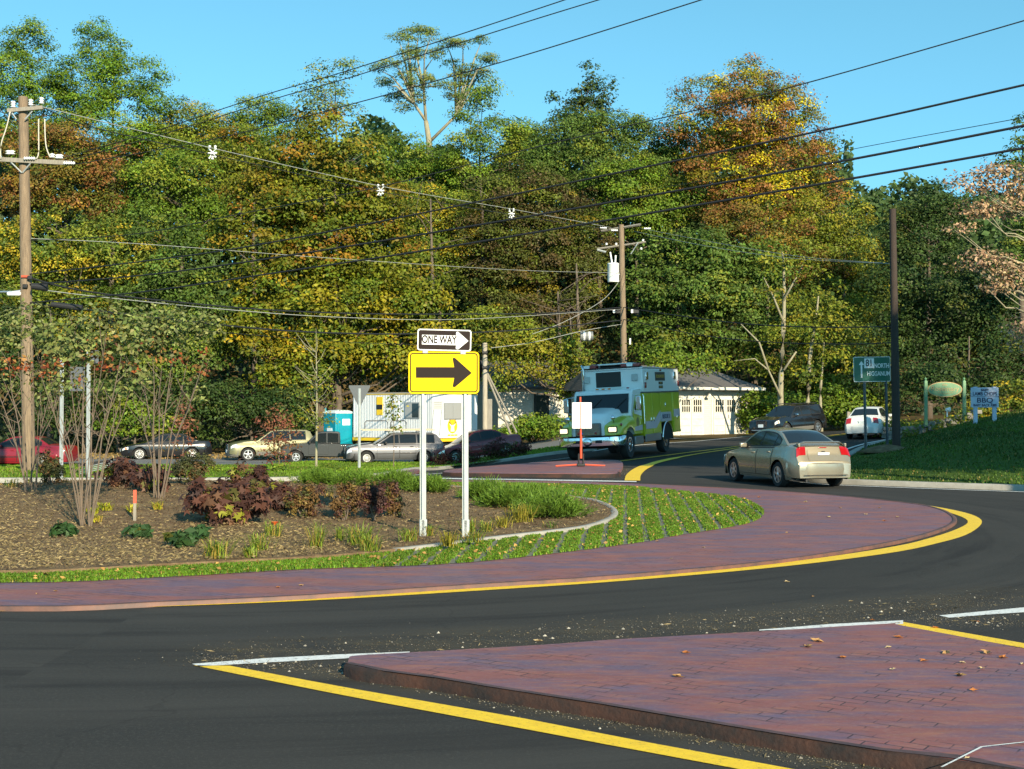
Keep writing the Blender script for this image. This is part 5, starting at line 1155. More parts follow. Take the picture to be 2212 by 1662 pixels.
for i, (X, Y) in enumerate(((1833, 912), (1868, 910), (1897, 912))):
    p = at(X, Y, 63); o = MB().box((0, 0, .5), (.16, .16, 1.3)).build('fence_post', WOODG, bevel=.01); o.location = (p.x, p.y, float(h(p.x, p.y))); tag(o, ('wooden post left of the white saloon', 'wooden post behind the white saloon roof', 'wooden post at the right of the white saloon')[i], 'post', 'wooden posts behind the white saloon')
fl = empty('garden_floodlight', at(2046, 888, 53.6), 0, 'small white garden floodlight on the stone wall', 'lamp'); MB().lathe([(.001, -.1), (.06, -.1), (.11, .08), (.001, .08)], (.04, 0, .05), 'x', 12).build('shade', PORC, fl); MB().cyl((0, 0, -.25), (0, 0, 0), .03).build('stem', PORC, fl)
# ================================================================== FOLIAGE
def leafmat(name, tr=.25, rough=.55):
    m = bpy.data.materials.new(name); m.use_nodes = True; n, l = m.node_tree.nodes, m.node_tree.links; b = n['Principled BSDF']; out = n['Material Output']
    a = N(n, 'ShaderNodeAttribute'); a.attribute_name = 'leaf_colour'; l.new(a.outputs['Color'], b.inputs['Base Color'])
    b.inputs['Roughness'].default_value = rough; b.inputs['Specular IOR Level'].default_value = .25
    t = N(n, 'ShaderNodeBsdfTranslucent'); l.new(a.outputs['Color'], t.inputs[0]); x = N(n, 'ShaderNodeMixShader'); x.inputs[0].default_value = tr
    l.new(b.outputs[0], x.inputs[1]); l.new(t.outputs[0], x.inputs[2]); l.new(x.outputs[0], out.inputs[0]); MATS[name] = m; return m
LEAF = leafmat('foliage'); BLADE = leafmat('grass_blade', .2, .6)
BARK = mat('bark_brown', (.15, .115, .085), .95, col2=(.09, .07, .05), nscale=4, bump=.7, bscale=10, stretch=(4, 4, .7))
BARKP = mat('bark_pale', (.34, .31, .20), .9, col2=(.22, .20, .14), nscale=3, bump=.4, bscale=9, stretch=(4, 4, .7))
TWIG = mat('twig_bark', (.17, .125, .085), .9, col2=(.13, .10, .08), nscale=8)
def quads_mesh(name, V, colors, m, parent=None, k=4):
    """V: (n*k, 3) vertices of n k-gons; colors (n, 3)"""
    n = len(V) // k; me = bpy.data.meshes.new(name); me.vertices.add(len(V)); me.vertices.foreach_set('co', V.astype(np.float32).ravel())
    me.loops.add(n * k); me.loops.foreach_set('vertex_index', np.arange(n * k, dtype=np.int32))
    me.polygons.add(n); me.polygons.foreach_set('loop_start', np.arange(0, n * k, k, dtype=np.int32))
    try: me.polygons.foreach_set('loop_total', np.full(n, k, dtype=np.int32))
    except Exception: pass
    me.update(calc_edges=True)
    ca = me.color_attributes.new('leaf_colour', 'FLOAT_COLOR', 'POINT'); c = np.ones((n * k, 4), np.float32); c[:, :3] = np.repeat(colors, k, axis=0); ca.data.foreach_set('color', c.ravel())
    return link_mesh(name, me, m, parent)
def unit(a): return a / (np.linalg.norm(a, axis=1, keepdims=True) + 1e-9)
def leaves(P, Nn, size, aspect=.55, fold=.25, rs=None):
    """diamond leaves at points P with normals Nn"""
    n = len(P); rs = rs or RNG; r = unit(rs.normal(size=(n, 3))); t = unit(np.cross(Nn, r)); b = np.cross(Nn, t); s = (size * rs.uniform(.6, 1.35, n))[:, None]
    V = np.empty((n, 4, 3)); V[:, 0] = P - t * s * .5; V[:, 1] = P + b * s * aspect * .5 + Nn * s * fold * rs.uniform(-.6, 1, n)[:, None]; V[:, 2] = P + t * s * .5; V[:, 3] = P - b * s * aspect * .5 + Nn * s * fold * rs.uniform(-.6, 1, n)[:, None]
    return V.reshape(-1, 3)
PAL = dict(green=[((.075, .125, .018), 5), ((.052, .095, .015), 4), ((.11, .14, .02), 2)], bright=[((.072, .130, .016), 5), ((.050, .100, .014), 4), ((.105, .15, .02), 2)],
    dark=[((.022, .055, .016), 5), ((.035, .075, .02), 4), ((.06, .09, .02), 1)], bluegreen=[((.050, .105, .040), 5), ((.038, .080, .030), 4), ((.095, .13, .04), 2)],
    olive=[((.10, .125, .02), 4), ((.06, .095, .02), 4), ((.20, .17, .02), 2)], orange=[((.082, .096, .012), 8), ((.11, .09, .014), 3), ((.15, .085, .015), 1), ((.055, .08, .012), 5)],
    gold=[((.125, .118, .012), 4), ((.09, .105, .012), 6), ((.19, .145, .013), 1), ((.055, .085, .012), 4)], rust=[((.120, .058, .028), 4), ((.09, .07, .02), 4), ((.13, .09, .02), 2), ((.065, .08, .018), 4)],
    maple=[((.15, .075, .035), 4), ((.125, .065, .03), 3), ((.25, .22, .012), 4), ((.075, .10, .018), 4), ((.12, .11, .018), 3)], purple=[((.050, .040, .022), 4), ((.045, .055, .018), 5), ((.06, .08, .016), 4), ((.12, .10, .014), 1)],
    yellow=[((.125, .125, .016), 4), ((.085, .11, .016), 6), ((.05, .08, .015), 2)], tan=[((.50, .34, .20), 5), ((.38, .25, .15), 3), ((.22, .14, .08), 1)], locust=[((.095, .135, .045), 5), ((.065, .10, .035), 4), ((.15, .16, .06), 2)])
PAL['bluegreen'] = [((.056, .098, .026), 5), ((.042, .076, .020), 4), ((.095, .12, .025), 2)]
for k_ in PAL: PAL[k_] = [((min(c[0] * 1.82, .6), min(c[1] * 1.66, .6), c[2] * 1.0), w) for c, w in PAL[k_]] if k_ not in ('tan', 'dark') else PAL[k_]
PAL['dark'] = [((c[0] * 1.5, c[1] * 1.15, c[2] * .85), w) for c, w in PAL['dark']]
def pick(pal, n, rs):
    c = np.array([p[0] for p in pal]); w = np.array([p[1] for p in pal], float); return c[rs.choice(len(pal), n, p=w / w.sum())]
def crown(name, ells, pal, dens=1.0, leaf=.27, clump=.95, parent=None, seed=0, sparse=False, flat=.72, per=95, m=None):
    """ells: (x, y, z, rx, ry, rz) ellipsoids in the parent's space; leaves gathered in clumps on and inside them"""
    rs = np.random.default_rng(seed); PP, NN, CC, CL = [], [], [], []; pal = PAL[pal] if isinstance(pal, str) else pal
    for e in ells:
        c, r = np.array(e[:3]), np.array(e[3:6]); area = 4 * math.pi * (((r[0] * r[1]) ** 1.6 + (r[0] * r[2]) ** 1.6 + (r[1] * r[2]) ** 1.6) / 3) ** (1 / 1.6)
        k = max(4, int(area * dens / (math.pi * clump * clump) * 1.75)); d = unit(rs.normal(size=(k, 3)))
        d[:, 1] = np.where((d[:, 1] > .35) & (rs.random(k) < .6), -d[:, 1], d[:, 1]); f = rs.uniform(.3, 1.08, k) ** .6
        cc = c + d * r * f[:, None]; cr = clump * rs.uniform(.45, 1.6, k); cols = pick(pal, k, rs) * rs.uniform(.7, 1.3, (k, 1))
        for q in range(k):
            n = int(per * (cr[q] / .95) ** 2 * rs.uniform(.6, 1.2) * (.25 / leaf) ** 1.5 * (.45 if sparse else 1)); n = max(n, 4)
            u = unit(rs.normal(size=(n, 3))); u[:, 2] = np.where(u[:, 2] < -.3, -u[:, 2], u[:, 2]); rad = rs.uniform(.2, 1, n) ** .55 * np.where(rs.random(n) < .13, rs.uniform(1, 1.7, n), 1)
            p = cc[q] + u * (cr[q] * np.array([1, 1, flat]) * rad[:, None]); PP.append(p)
            NN.append(unit(u * .55 + d[q] * .35 + np.array([0, -.15, .45]) + rs.normal(size=(n, 3)) * .42))
            CC.append(np.clip(cols[q] * rs.uniform(.72, 1.30, (n, 1)) * rs.uniform(.9, 1.1, (n, 3)), .004, .9)); CL.append(cc[q])
    P, Nn, C = np.vstack(PP), np.vstack(NN), np.vstack(CC)
    quads_mesh(name, leaves(P, Nn, leaf, rs=rs), C, m or LEAF, parent)
    return CL
def limbs(parent, H, tips, r, m, seed=0, lean=(0, 0), start=.3, name='trunk', n=26, top=.92, thin=.32):
    """tapered trunk to (lean, H*top) with limbs out to some of the clump centres"""
    rs = random.Random(seed); mb = MB(); pts = []
    for k in range(7):
        t = k / 6; pts.append((lean[0] * t + rs.uniform(-.15, .15) * (k > 0) * r * 4, lean[1] * t, -.5 + (H * top + .5) * t))
    mb.tube(pts, [r * (1.25 if k == 0 else 1 - .82 * k / 6) for k in range(7)], 9)
    tp = list(tips); rs.shuffle(tp)
    for c in tp[:n]:
        c = Vector(c); hd = math.hypot(c.x, c.y); z0 = max(H * start, min(c.z - hd * .55, H * top * .93)); t = (z0 + .5) / (H * top + .5); a = Vector((lean[0] * t, lean[1] * t, z0))
        if (c - a).length < .8: continue
        md = a.lerp(c, .5) + Vector((rs.uniform(-.3, .3), rs.uniform(-.3, .3), -.10 * (c - a).length)); r0 = r * (1 - .8 * t) * .55 * rs.uniform(.7, 1.1)
        mb.tube([a, a.lerp(md, .6) + Vector((0, 0, .1)), md, c], [r0, r0 * .75, r0 * .55, max(r0 * .18, .012)], 6)
    return mb.build(name, m, parent, smooth=True, fix=False)
TSEED = [100]
def tree(label, d, ells, pal, r=.22, bark=None, dens=1.0, leaf=.19, clump=.85, name='tree', depth=.75, base=None, n=26, group='trees of the wood behind the road', sparse=False, cat='tree', start=.25, per=95, top=.92, flat=.72, lean=(0, 0)):
    """ells: crown ellipses as seen (X, Y, rx, ry) at distance d"""
    TSEED[0] += 1; s = F / d; X0 = base if base is not None else sum(e[0] * e[2] for e in ells) / sum(e[2] for e in ells)
    bx = (X0 - CX) / F * d; bz = float(h(bx, d)); root = empty(name, (bx, d, bz), 0, label, cat, group); E = []; rs = random.Random(TSEED[0])
    for e in ells:
        p = at(e[0], e[1], d); rx, rz = e[2] / s, e[3] / s; E.append((p.x - bx, rs.uniform(-.3, .3) * rx, p.z - bz, rx, rx * depth, rz))
    tips = crown('crown', E, pal, dens, leaf, clump, root, TSEED[0], sparse, flat, per)
    H = max(e[2] + e[5] for e in E); limbs(root, H, tips, r, bark or BARK, TSEED[0], start=start, n=n, top=top, lean=lean); return root

BK = 106
tree('bright green tree at the upper left corner', BK, [(60, 105, 55, 55), (25, 180, 85, 80), (105, 235, 80, 80), (40, 300, 90, 70)], 'bright', .30, group='trees of the wood behind the road')
tree('tall bright green tree right of the upper left corner tree', BK, [(220, 105, 55, 55), (265, 175, 85, 65), (190, 200, 70, 80), (230, 280, 120, 80), (330, 235, 45, 55)], 'bright', .30)
tree('lower green tree on the left skyline beside the tall bright one', 108, [(400, 265, 60, 55), (350, 330, 90, 70), (450, 300, 50, 60)], 'olive', .25)
tree('dark green tree on the skyline left of the orange maple', 110, [(550, 245, 55, 38), (590, 280, 50, 50), (500, 300, 70, 50), (560, 350, 90, 60)], 'green', .25)
tree('airy feathery tree on the skyline above the orange maple', 104, [(700, 160, 42, 24), (745, 155, 36, 22), (665, 205, 34, 26), (730, 215, 55, 34), (760, 265, 42, 28), (690, 250, 45, 28), (770, 320, 40, 28)], 'locust', .22, BARK, .8, .22, .75, sparse=True)
tree('dark green tree right of the open-crowned tree', 103, [(1040, 200, 28, 32), (1030, 270, 52, 60), (1080, 310, 60, 50), (1010, 350, 70, 60)], 'green', .25)
tree('pointed dark tree rising alone on the skyline', 104, [(1271, 175, 17, 42), (1250, 215, 24, 22), (1298, 212, 28, 22), (1312, 188, 11, 15), (1195, 215, 14, 20), (1270, 250, 55, 35), (1210, 265, 28, 28)], 'dark', .22, leaf=.24, clump=.6)
tree('bluish green tree below the pointed dark one', 100, [(1240, 310, 75, 60), (1340, 280, 70, 55), (1400, 330, 70, 70), (1290, 370, 100, 70), (1180, 350, 50, 60)], 'bluegreen', .25)
tree('large rounded maple turning orange and yellow against the sky', 98, [(1610, 185, 65, 55), (1530, 225, 70, 55), (1680, 235, 70, 65), (1600, 270, 120, 80), (1480, 260, 45, 50), (1745, 300, 50, 70), (1700, 360, 95, 80), (1560, 370, 110, 80), (1790, 420, 45, 60), (1640, 450, 120, 70)], 'maple', .40, per=85)
tree('green tree in the gap left of the rounded orange maple', 101, [(1455, 330, 60, 55), (1430, 400, 70, 70), (1500, 430, 80, 60)], 'bluegreen', .22)
tree('yellowing tree descending the right shoulder of the wood', 94, [(1840, 500, 55, 65), (1800, 560, 80, 80), (1875, 600, 50, 90), (1850, 690, 80, 80), (1760, 480, 50, 60)], 'yellow', .28)
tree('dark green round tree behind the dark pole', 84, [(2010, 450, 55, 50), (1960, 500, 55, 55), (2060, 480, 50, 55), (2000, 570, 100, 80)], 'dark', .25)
tree('tall conifer cut by the right picture edge', 70, [(2215, 290, 32, 40), (2195, 340, 40, 35), (2225, 400, 50, 50), (2200, 480, 50, 55), (2215, 570, 60, 60)], 'bluegreen', .22, leaf=.2, clump=.6)
tree('green tree filling the space behind the open-crowned tree', 106, [(870, 350, 80, 50), (960, 370, 60, 40), (1000, 430, 90, 60), (850, 420, 80, 60), (1130, 380, 70, 60), (1150, 310, 60, 45), (930, 500, 90, 80)], 'green', .25)
tree('pale green tree below the forks of the open-crowned tree', 98, [(900, 440, 60, 50), (960, 470, 70, 60), (1010, 520, 70, 70), (930, 560, 70, 70)], 'olive', .25)
tree('leaning tree whose boughs hang over the white house', 79, [(1080, 740, 75, 42), (1160, 740, 80, 45), (1230, 770, 50, 50), (1110, 800, 60, 30), (1190, 808, 55, 30), (1050, 700, 60, 40), (1250, 830, 26, 50), (1085, 835, 30, 16), (1215, 850, 26, 24)], 'yellow', .22, base=1232, n=18)
tree('low bough of green leaves hanging over the garage roof', 71, [(1480, 790, 50, 18), (1440, 775, 60, 25), (1530, 788, 40, 12)], 'green', .12, base=1400, n=10)
tree('rust-red tree behind the left utility pole', 88, [(60, 320, 75, 60), (150, 330, 80, 60), (240, 370, 55, 60), (120, 420, 120, 60), (250, 450, 80, 55), (30, 430, 60, 50)], 'rust', .25)
tree('mixed green tree between the rust tree and the orange maple', 86, [(330, 400, 80, 80), (420, 380, 60, 70), (380, 480, 90, 70), (450, 470, 50, 60)], 'green', .25)
tree('broad grey-green tree low behind the left pole', 80, [(110, 540, 110, 70), (250, 560, 110, 75), (60, 640, 100, 80), (200, 680, 120, 80), (20, 540, 60, 60)], 'olive', .25)
tree('dense green tree in the middle of the left woods', 79, [(400, 590, 85, 90), (340, 680, 110, 80), (440, 690, 60, 90), (300, 500, 70, 50), (380, 780, 110, 60)], 'bluegreen', .25)
tree('shaded bushy tree above the bright red saloon', 78, [(80, 780, 120, 70), (200, 800, 110, 60), (10, 720, 70, 80)], 'dark', .2)
tree('small orange-topped tree at the left of the big maple', 92, [(520, 340, 60, 60), (480, 400, 55, 60), (560, 400, 60, 50)], 'orange', .2)
tree('big maple turning gold and orange in the middle left', 80, [(690, 275, 50, 55), (640, 345, 90, 60), (750, 350, 80, 65), (590, 430, 100, 70), (700, 440, 120, 70), (810, 450, 80, 80), (560, 530, 90, 75), (690, 550, 130, 80), (830, 560, 100, 80)], 'orange', .38, leaf=.25)
tree('golden lower skirt of the big maple, hanging over the parked cars', 78, [(600, 650, 110, 65), (730, 670, 120, 70), (860, 660, 95, 80), (920, 640, 55, 60), (560, 740, 100, 50), (700, 770, 130, 45), (840, 770, 110, 60), (940, 740, 40, 60), (620, 820, 80, 30)], 'gold', .3, leaf=.25)
tree('brownish vine-hung tree over the white house', 95, [(1110, 420, 95, 60), (1190, 440, 90, 65), (1060, 500, 90, 65), (1180, 540, 120, 75), (1270, 520, 70, 80), (1090, 610, 110, 70), (1230, 640, 100, 70), (1120, 700, 120, 50), (1260, 730, 90, 50)], 'purple', .3, BARKP)
tree('green tree behind the top of the transformer pole', 99, [(1350, 400, 80, 55), (1430, 450, 80, 60), (1360, 480, 90, 60)], 'green', .25)
tree('leafy green sumac-like tree right of the transformer pole', 90, [(1440, 560, 80, 60), (1540, 560, 90, 65), (1400, 630, 60, 60), (1500, 650, 110, 60), (1610, 660, 90, 65), (1430, 730, 80, 45), (1560, 740, 120, 40), (1640, 590, 60, 60)], 'bluegreen', .25, leaf=.24)
tree('rust and olive tree under the rounded maple', 93, [(1660, 520, 90, 55), (1740, 580, 80, 70), (1640, 580, 70, 50), (1570, 480, 70, 45)], 'rust', .25)
tree('yellow-green tree above the black estate', 86, [(1740, 690, 80, 60), (1690, 770, 90, 60), (1810, 770, 90, 70), (1760, 840, 100, 45), (1870, 800, 60, 70)], 'yellow', .22)
tree('shade-darkened tree above the route sign', 76, [(1930, 650, 70, 80), (1990, 700, 80, 90), (1920, 760, 70, 70), (1890, 830, 60, 50)], 'dark', .25)  # this and the next two: shade is painted in with dark leaf colours
tree('shade-darkened tree behind the oval sign', 74, [(2080, 640, 80, 90), (2150, 720, 90, 90), (2060, 760, 90, 70), (2190, 620, 60, 70), (2160, 820, 80, 50)], 'dark', .25)
tree('shade-darkened low tree between the oval sign and the stone wall', 68, [(2010, 830, 90, 40), (2110, 830, 70, 50), (2200, 790, 60, 80)], 'dark', .15)
tree('withered tree with cream-coloured dead leaves at the right edge', 47, [(2100, 400, 45, 28), (2160, 395, 55, 32), (2200, 440, 45, 35), (2120, 460, 50, 18), (2080, 500, 30, 12), (2130, 570, 50, 22), (2180, 600, 45, 25), (2205, 720, 25, 35), (2150, 630, 30, 16)], 'tan', .16, BARKP, 2.2, .14, .40, base=2230, sparse=True, n=34, start=.12, per=75)
tree('dense undergrowth tree behind the black car', 74, [(210, 870, 80, 60), (300, 870, 70, 60), (120, 890, 60, 50), (400, 880, 60, 60)], 'dark', .12)
tree('sunlit green shrubbery tree behind the multi-stem shrub', 72, [(290, 905, 50, 45), (240, 920, 35, 32), (340, 930, 40, 30)], 'green', .1, leaf=.2, clump=.6)
tree('dark hollow thicket left of the crossover', 76, [(520, 880, 80, 55), (620, 890, 70, 50), (450, 890, 40, 60)], 'dark', .12)

# the open-crowned locust with its bare forked trunk
def locust():
    d = 110; b = at(932, 900, d); root = empty('tree', (b.x, d, float(h(b.x, d))), 0, 'tall open-crowned tree with a bare forked trunk standing above the wood', 'tree', 'trees of the wood behind the road'); o = root.location
    W = lambda X, Y, dy=0: at(X, Y, d + dy) - o
    mb = MB(); mb.tube([W(934, 900), W(933, 600), (W(932, 400)), W(926, 300), W(920, 262)], [.42, .36, .30, .25, .20], 9)
    tips = [(818, 150), (850, 135), (862, 85), (880, 70), (905, 65), (935, 70), (965, 95), (1000, 95), (1040, 90), (1050, 130), (1045, 160), (1010, 150), (975, 140), (940, 120), (900, 115), (870, 165), (835, 185), (850, 215), (890, 180), (920, 170), (960, 185), (1000, 185), (1040, 200), (905, 215), (870, 235), (985, 215), (1020, 170), (880, 120)]
    rs = random.Random(3); E = []
    for X, Y in tips:
        left = X < 965; a = W(920, 262) if left else W(930, 305); m1 = W(*((895, 225) if X < 890 else (915, 190) if left else (985, 250))); m2 = W(X * .6 + (890 if left else 1000) * .4, Y * .6 + 190 * .4, rs.uniform(-2, 2)); t = W(X, Y, rs.uniform(-2.5, 2.5))
        mb.tube([a, m1, m2, t], [.15, .11, .07, .02], 6); E.append((t.x, t.y, t.z, .95, .9, .38)); 
        if rs.random() < .8: q = m2.lerp(t, .55); E.append((q.x + rs.uniform(-.8, .8), q.y, q.z + rs.uniform(.2, .9), .7, .8, .35))
    mb.build('trunk', BARKP, root, smooth=True, fix=False)
    crown('crown', E, 'locust', 1.2, .15, .42, root, 5, False, .5, 46)
locust()
# pale slender trunks right of the garage
for i, (pts, r, lb_) in enumerate(([([(1690, 925), (1686, 850), (1692, 720), (1694, 620), (1690, 540)]), .20, 'pale slender trunk with long bare limbs right of the garage'], [([(1738, 925), (1745, 870), (1750, 770), (1762, 690), (1768, 640)]), .17, 'second pale trunk leaning right beside the black estate'], [([(1775, 905), (1772, 860), (1776, 800), (1780, 740)]), .11, 'thinnest pale trunk of the three by the road'])):
    d = 71; b = at(*pts[0], d); root = empty('slender_tree', (b.x, d, float(h(b.x, d))), 0, lb_, 'tree', 'pale slender trees by the road'); o = root.location
    P = [at(X, Y, d) - o for X, Y in pts]; P[0].z = -.3; mb = MB().tube(catmull([tuple(p) for p in P], 3), [r * (1 - .75 * k / (3 * (len(P) - 1))) for k in range(3 * (len(P) - 1) + 1)], 8)
    if i == 0:
        for br in ([(1688, 860), (1660, 800), (1630, 775), (1585, 780)], [(1660, 800), (1640, 740), (1600, 700)], [(1693, 800), (1720, 760)], [(1694, 700), (1670, 640), (1650, 600)], [(1692, 650), (1720, 600), (1740, 560)]): mb.tube([at(X, Y, d - .3) - o for X, Y in br], [.07, .05, .03, .015][:len(br)], 6)
    mb.build('trunk', BARKP, root, smooth=True, fix=False); t = P[-1]
    crown('crown', [(t.x, 0, t.z, 1.6, 1.4, 1.8), (t.x - .9, 0, t.z - 1.8, 1.0, 1.0, 1.0), (t.x + .8, 0, t.z - 1.2, 1.0, 1, .8)], 'yellow', .6, .2, .55, root, 40 + i, True)
# bare dead branches in front of the vine-hung tree
for X, Y, lb_ in ((930, 560, 'pale dead tree with bare forked branches left of the vine-hung tree'), (1245, 700, 'grey bare trunk rising behind the truck cab'), (1205, 760, 'thin bare trunk left of the grey one behind the truck cab')):
    d = 89; b = at(X, 900, d); root = empty('bare_tree', (b.x, d, float(h(b.x, d))), 0, lb_, 'tree', 'bare pale trees in the wood'); o = root.location; mb = MB(); tp = (at(X, Y - 130, d) - o); rs = random.Random(X); mb.tube([(0, 0, -.4), tp * .5 + Vector((.2, 0, 0)), tp], [.2, .15, .05], 8)
    for k in range(7): a = tp * rs.uniform(.45, .92); mb.tube([a, a + Vector((rs.uniform(-1.5, 1.5), -.3, 1.1)), a + Vector((rs.uniform(-3.2, 3.2), -.5, rs.uniform(1.2, 3)))], [.055, .03, .010], 5)
    mb.build('trunk', BARK, root, smooth=True, fix=False)
# undergrowth
def bush(label, X, Y, w, hh, d, pal, leaf=.16, clump=.4, dens=1.0, name='bush', group='roadside bushes', cat='bush', f=h, **k):
    TSEED[0] += 1; s = F / d; p = at(X, Y, d); z = float(f(p.x, d)); root = empty(name, (p.x, d, z), 0, label, cat, group); a, b = w / 2 / s, hh / s
    tips = crown('foliage', [(0, 0, b * .52, a, a * .8, b * .46), (-a * .4, 0, b * .36, a * .6, a * .6, b * .34), (a * .4, -.1, b * .4, a * .6, a * .6, b * .36)], pal, dens, leaf, clump, root, TSEED[0], **k)
    rs = random.Random(TSEED[0]); mb = MB()
    for c in rs.sample(tips, min(9, len(tips))): mb.tube([(rs.uniform(-.06, .06) * a, 0, -.05), Vector(c) * .5 + Vector((0, 0, .02)), c], [.02 * max(a, .3), .014 * max(a, .3), .005], 5)
    mb.build('stems', TWIG, root, fix=False); return root
bush('bright green weeds in front of the white house', 1150, 960, 130, 62, 73, 'bright', group='bushes by the house'); bush('low green weeds left of the leaning poles', 1080, 958, 60, 48, 71, 'bright', group='bushes by the house'); bush('green weeds beside the truck bumper', 1195, 962, 60, 48, 70, 'green', group='bushes by the house')
for X, w, hh, lb_ in ((1930, 70, 40, 'tangled growth hugging the left end of the stone wall'), (2000, 60, 26, 'low weeds in front of the stone wall'), (2075, 60, 36, 'yellow-green weeds under the right end of the oval sign'), (2130, 70, 46, 'sunlit weeds behind the board sign'), (2195, 60, 80, 'taller weeds at the right edge behind the board sign')): bush(lb_, X, 912, w, hh, 56.5 if X > 1950 else 58, 'olive', .14, .35, group='weeds by the stone wall')
for X, w, hh, lb_ in ((1965, 50, 24, 'sunlit weeds before the left half of the stone wall'), (2035, 44, 20, 'sunlit weeds before the middle of the stone wall'), (2078, 40, 26, 'sunlit weeds before the right half of the stone wall')): bush(lb_, X, 912, w, hh, 53.5, 'yellow', .12, .28, group='weeds by the stone wall', sparse=True)
for X, lb_ in ((1640, 'green brush behind the black estate nose'), (1700, 'green brush at the foot of the pale trunk'), (1800, 'green brush right of the pale trunks'), (1860, 'green brush behind the white saloon')): bush(lb_, X, 900, 110, 90, 76, 'green', .2, .55, group='brush at the wood edge')
for X, w, hh, lb_, pl in ((1010, 52, 34, 'maroon bush in front of the maroon saloon bonnet', 'rustd'), (1075, 62, 50, 'dark maroon bush hiding the middle of the maroon saloon', 'rustd'), (1125, 40, 46, 'dark maroon bush at the tail of the maroon saloon', 'rustd'), (955, 40, 34, 'small maroon bush left of the maroon saloon', 'rustd')):
    PAL['rustd'] = [((.09, .02, .02), 4), ((.06, .03, .015), 3), ((.08, .08, .02), 1)]; bush(lb_, X, 990, w, hh, 56, pl, .10, .24, group='maroon bushes on the far lawn')
# distant wood closing the gaps between the trees
rs_ = np.random.default_rng(11); n_ = 120000
X_ = rs_.uniform(-58, 60, n_); Y_ = rs_.uniform(112, 134, n_); Z_ = h(X_, Y_) + rs_.uniform(-1, 1, n_) ** 2 * 0 + rs_.uniform(0, 1, n_) * ((1.9 + 575 * Y_ / F) - h(X_, Y_) + 1.6 * np.sin(X_ * .35) + 1.2 * np.sin(X_ * .9 + 1))
Z_ = np.where((X_ / Y_ > .27), h(X_, Y_) + (Z_ - h(X_, Y_)) * .58, Z_)
Pn = np.c_[X_, Y_, Z_]; Nn_ = unit(rs_.normal(size=(n_, 3)) * .6 + np.array([0, -.5, .6])); lump = np.sin(X_ * 1.3 + np.sin(Z_ * 1.1) * 2) + np.sin(Z_ * 1.7 + X_ * .5)
o_ = quads_mesh('distant_wood', leaves(Pn, Nn_, .72, rs=rs_), np.clip(np.array([.055, .095, .025]) * (1 + .25 * lump)[:, None] * rs_.uniform(.7, 1.3, (n_, 1)), .005, .5), LEAF); tag(o_, kind='stuff')
rs_ = np.random.default_rng(12); n_ = 26000; X_ = rs_.uniform(-40, 34, n_); Y_ = 90 + rs_.uniform(0, 9, n_) + np.where(X_ < -5, -9, 0); Z_ = h(X_, Y_) + rs_.uniform(0, 1, n_) ** 1.2 * 6.5
o_ = quads_mesh('undergrowth', leaves(np.c_[X_, Y_, Z_], unit(rs_.normal(size=(n_, 3)) * .6 + np.array([0, -.5, .6])), .36, rs=rs_), np.clip(np.array([.032, .055, .016]) * rs_.uniform(.5, 1.5, (n_, 1)), .005, .5), LEAF); tag(o_, kind='stuff')
# leaf litter strip at the wood edge behind the lot
rs_ = np.random.default_rng(13); n_ = 5000; X_ = rs_.uniform(-34, -6, n_); Y_ = rs_.uniform(66, 74, n_)
o_ = quads_mesh('leaf_litter', leaves(np.c_[X_, Y_, h(X_, Y_) + .06 + rs_.random(n_) * .05], unit(rs_.normal(size=(n_, 3)) * .4 + np.array([0, -.3, 1])), .16, rs=rs_), np.clip(np.array([.30, .20, .07]) * rs_.uniform(.6, 1.3, (n_, 1)), .005, .6), LEAF); tag(o_, kind='stuff')

# off-frame trees beside the road on the right: their shade lies over the grass bank and the truck
def shade_tree(x, y, H, R_, label, seed, zc=.62):
    root = empty('roadside_tree', (x, y, float(h(x, y))), 0, label, 'tree', 'roadside trees shading the bank')
    t = crown('crown', [(0, 0, H * .80, R_ * .8, R_ * .8, H * .18), (0, 0, H * zc, R_, R_, H * .20), (-R_ * .4, .5, H * (zc - .05), R_ * .6, R_ * .6, H * .15), (R_ * .4, 0, H * zc, R_ * .6, R_ * .7, H * .16)], 'green', 1.7, .34, 1.0, root, seed, per=110); limbs(root, H, t, .3, BARK, seed)
for x, y, H, R_, lb_, zc in ((17.6, 17.6, 21.8, 3.9, 'roadside tree nearest the road on the right', .70), (24, 18.5, 18, 5.0, 'second roadside tree on the right', .60), (31.5, 19, 18.5, 5.2, 'third roadside tree on the right', .58), (39, 18, 18, 5.2, 'fourth roadside tree on the right', .58), (27.5, 21, 14, 4.2, 'smaller roadside tree between the second and third', .60), (35, 21, 14, 4.2, 'smaller roadside tree between the third and fourth', .60)): shade_tree(x, y, H, R_, lb_, int(x * 7), zc)
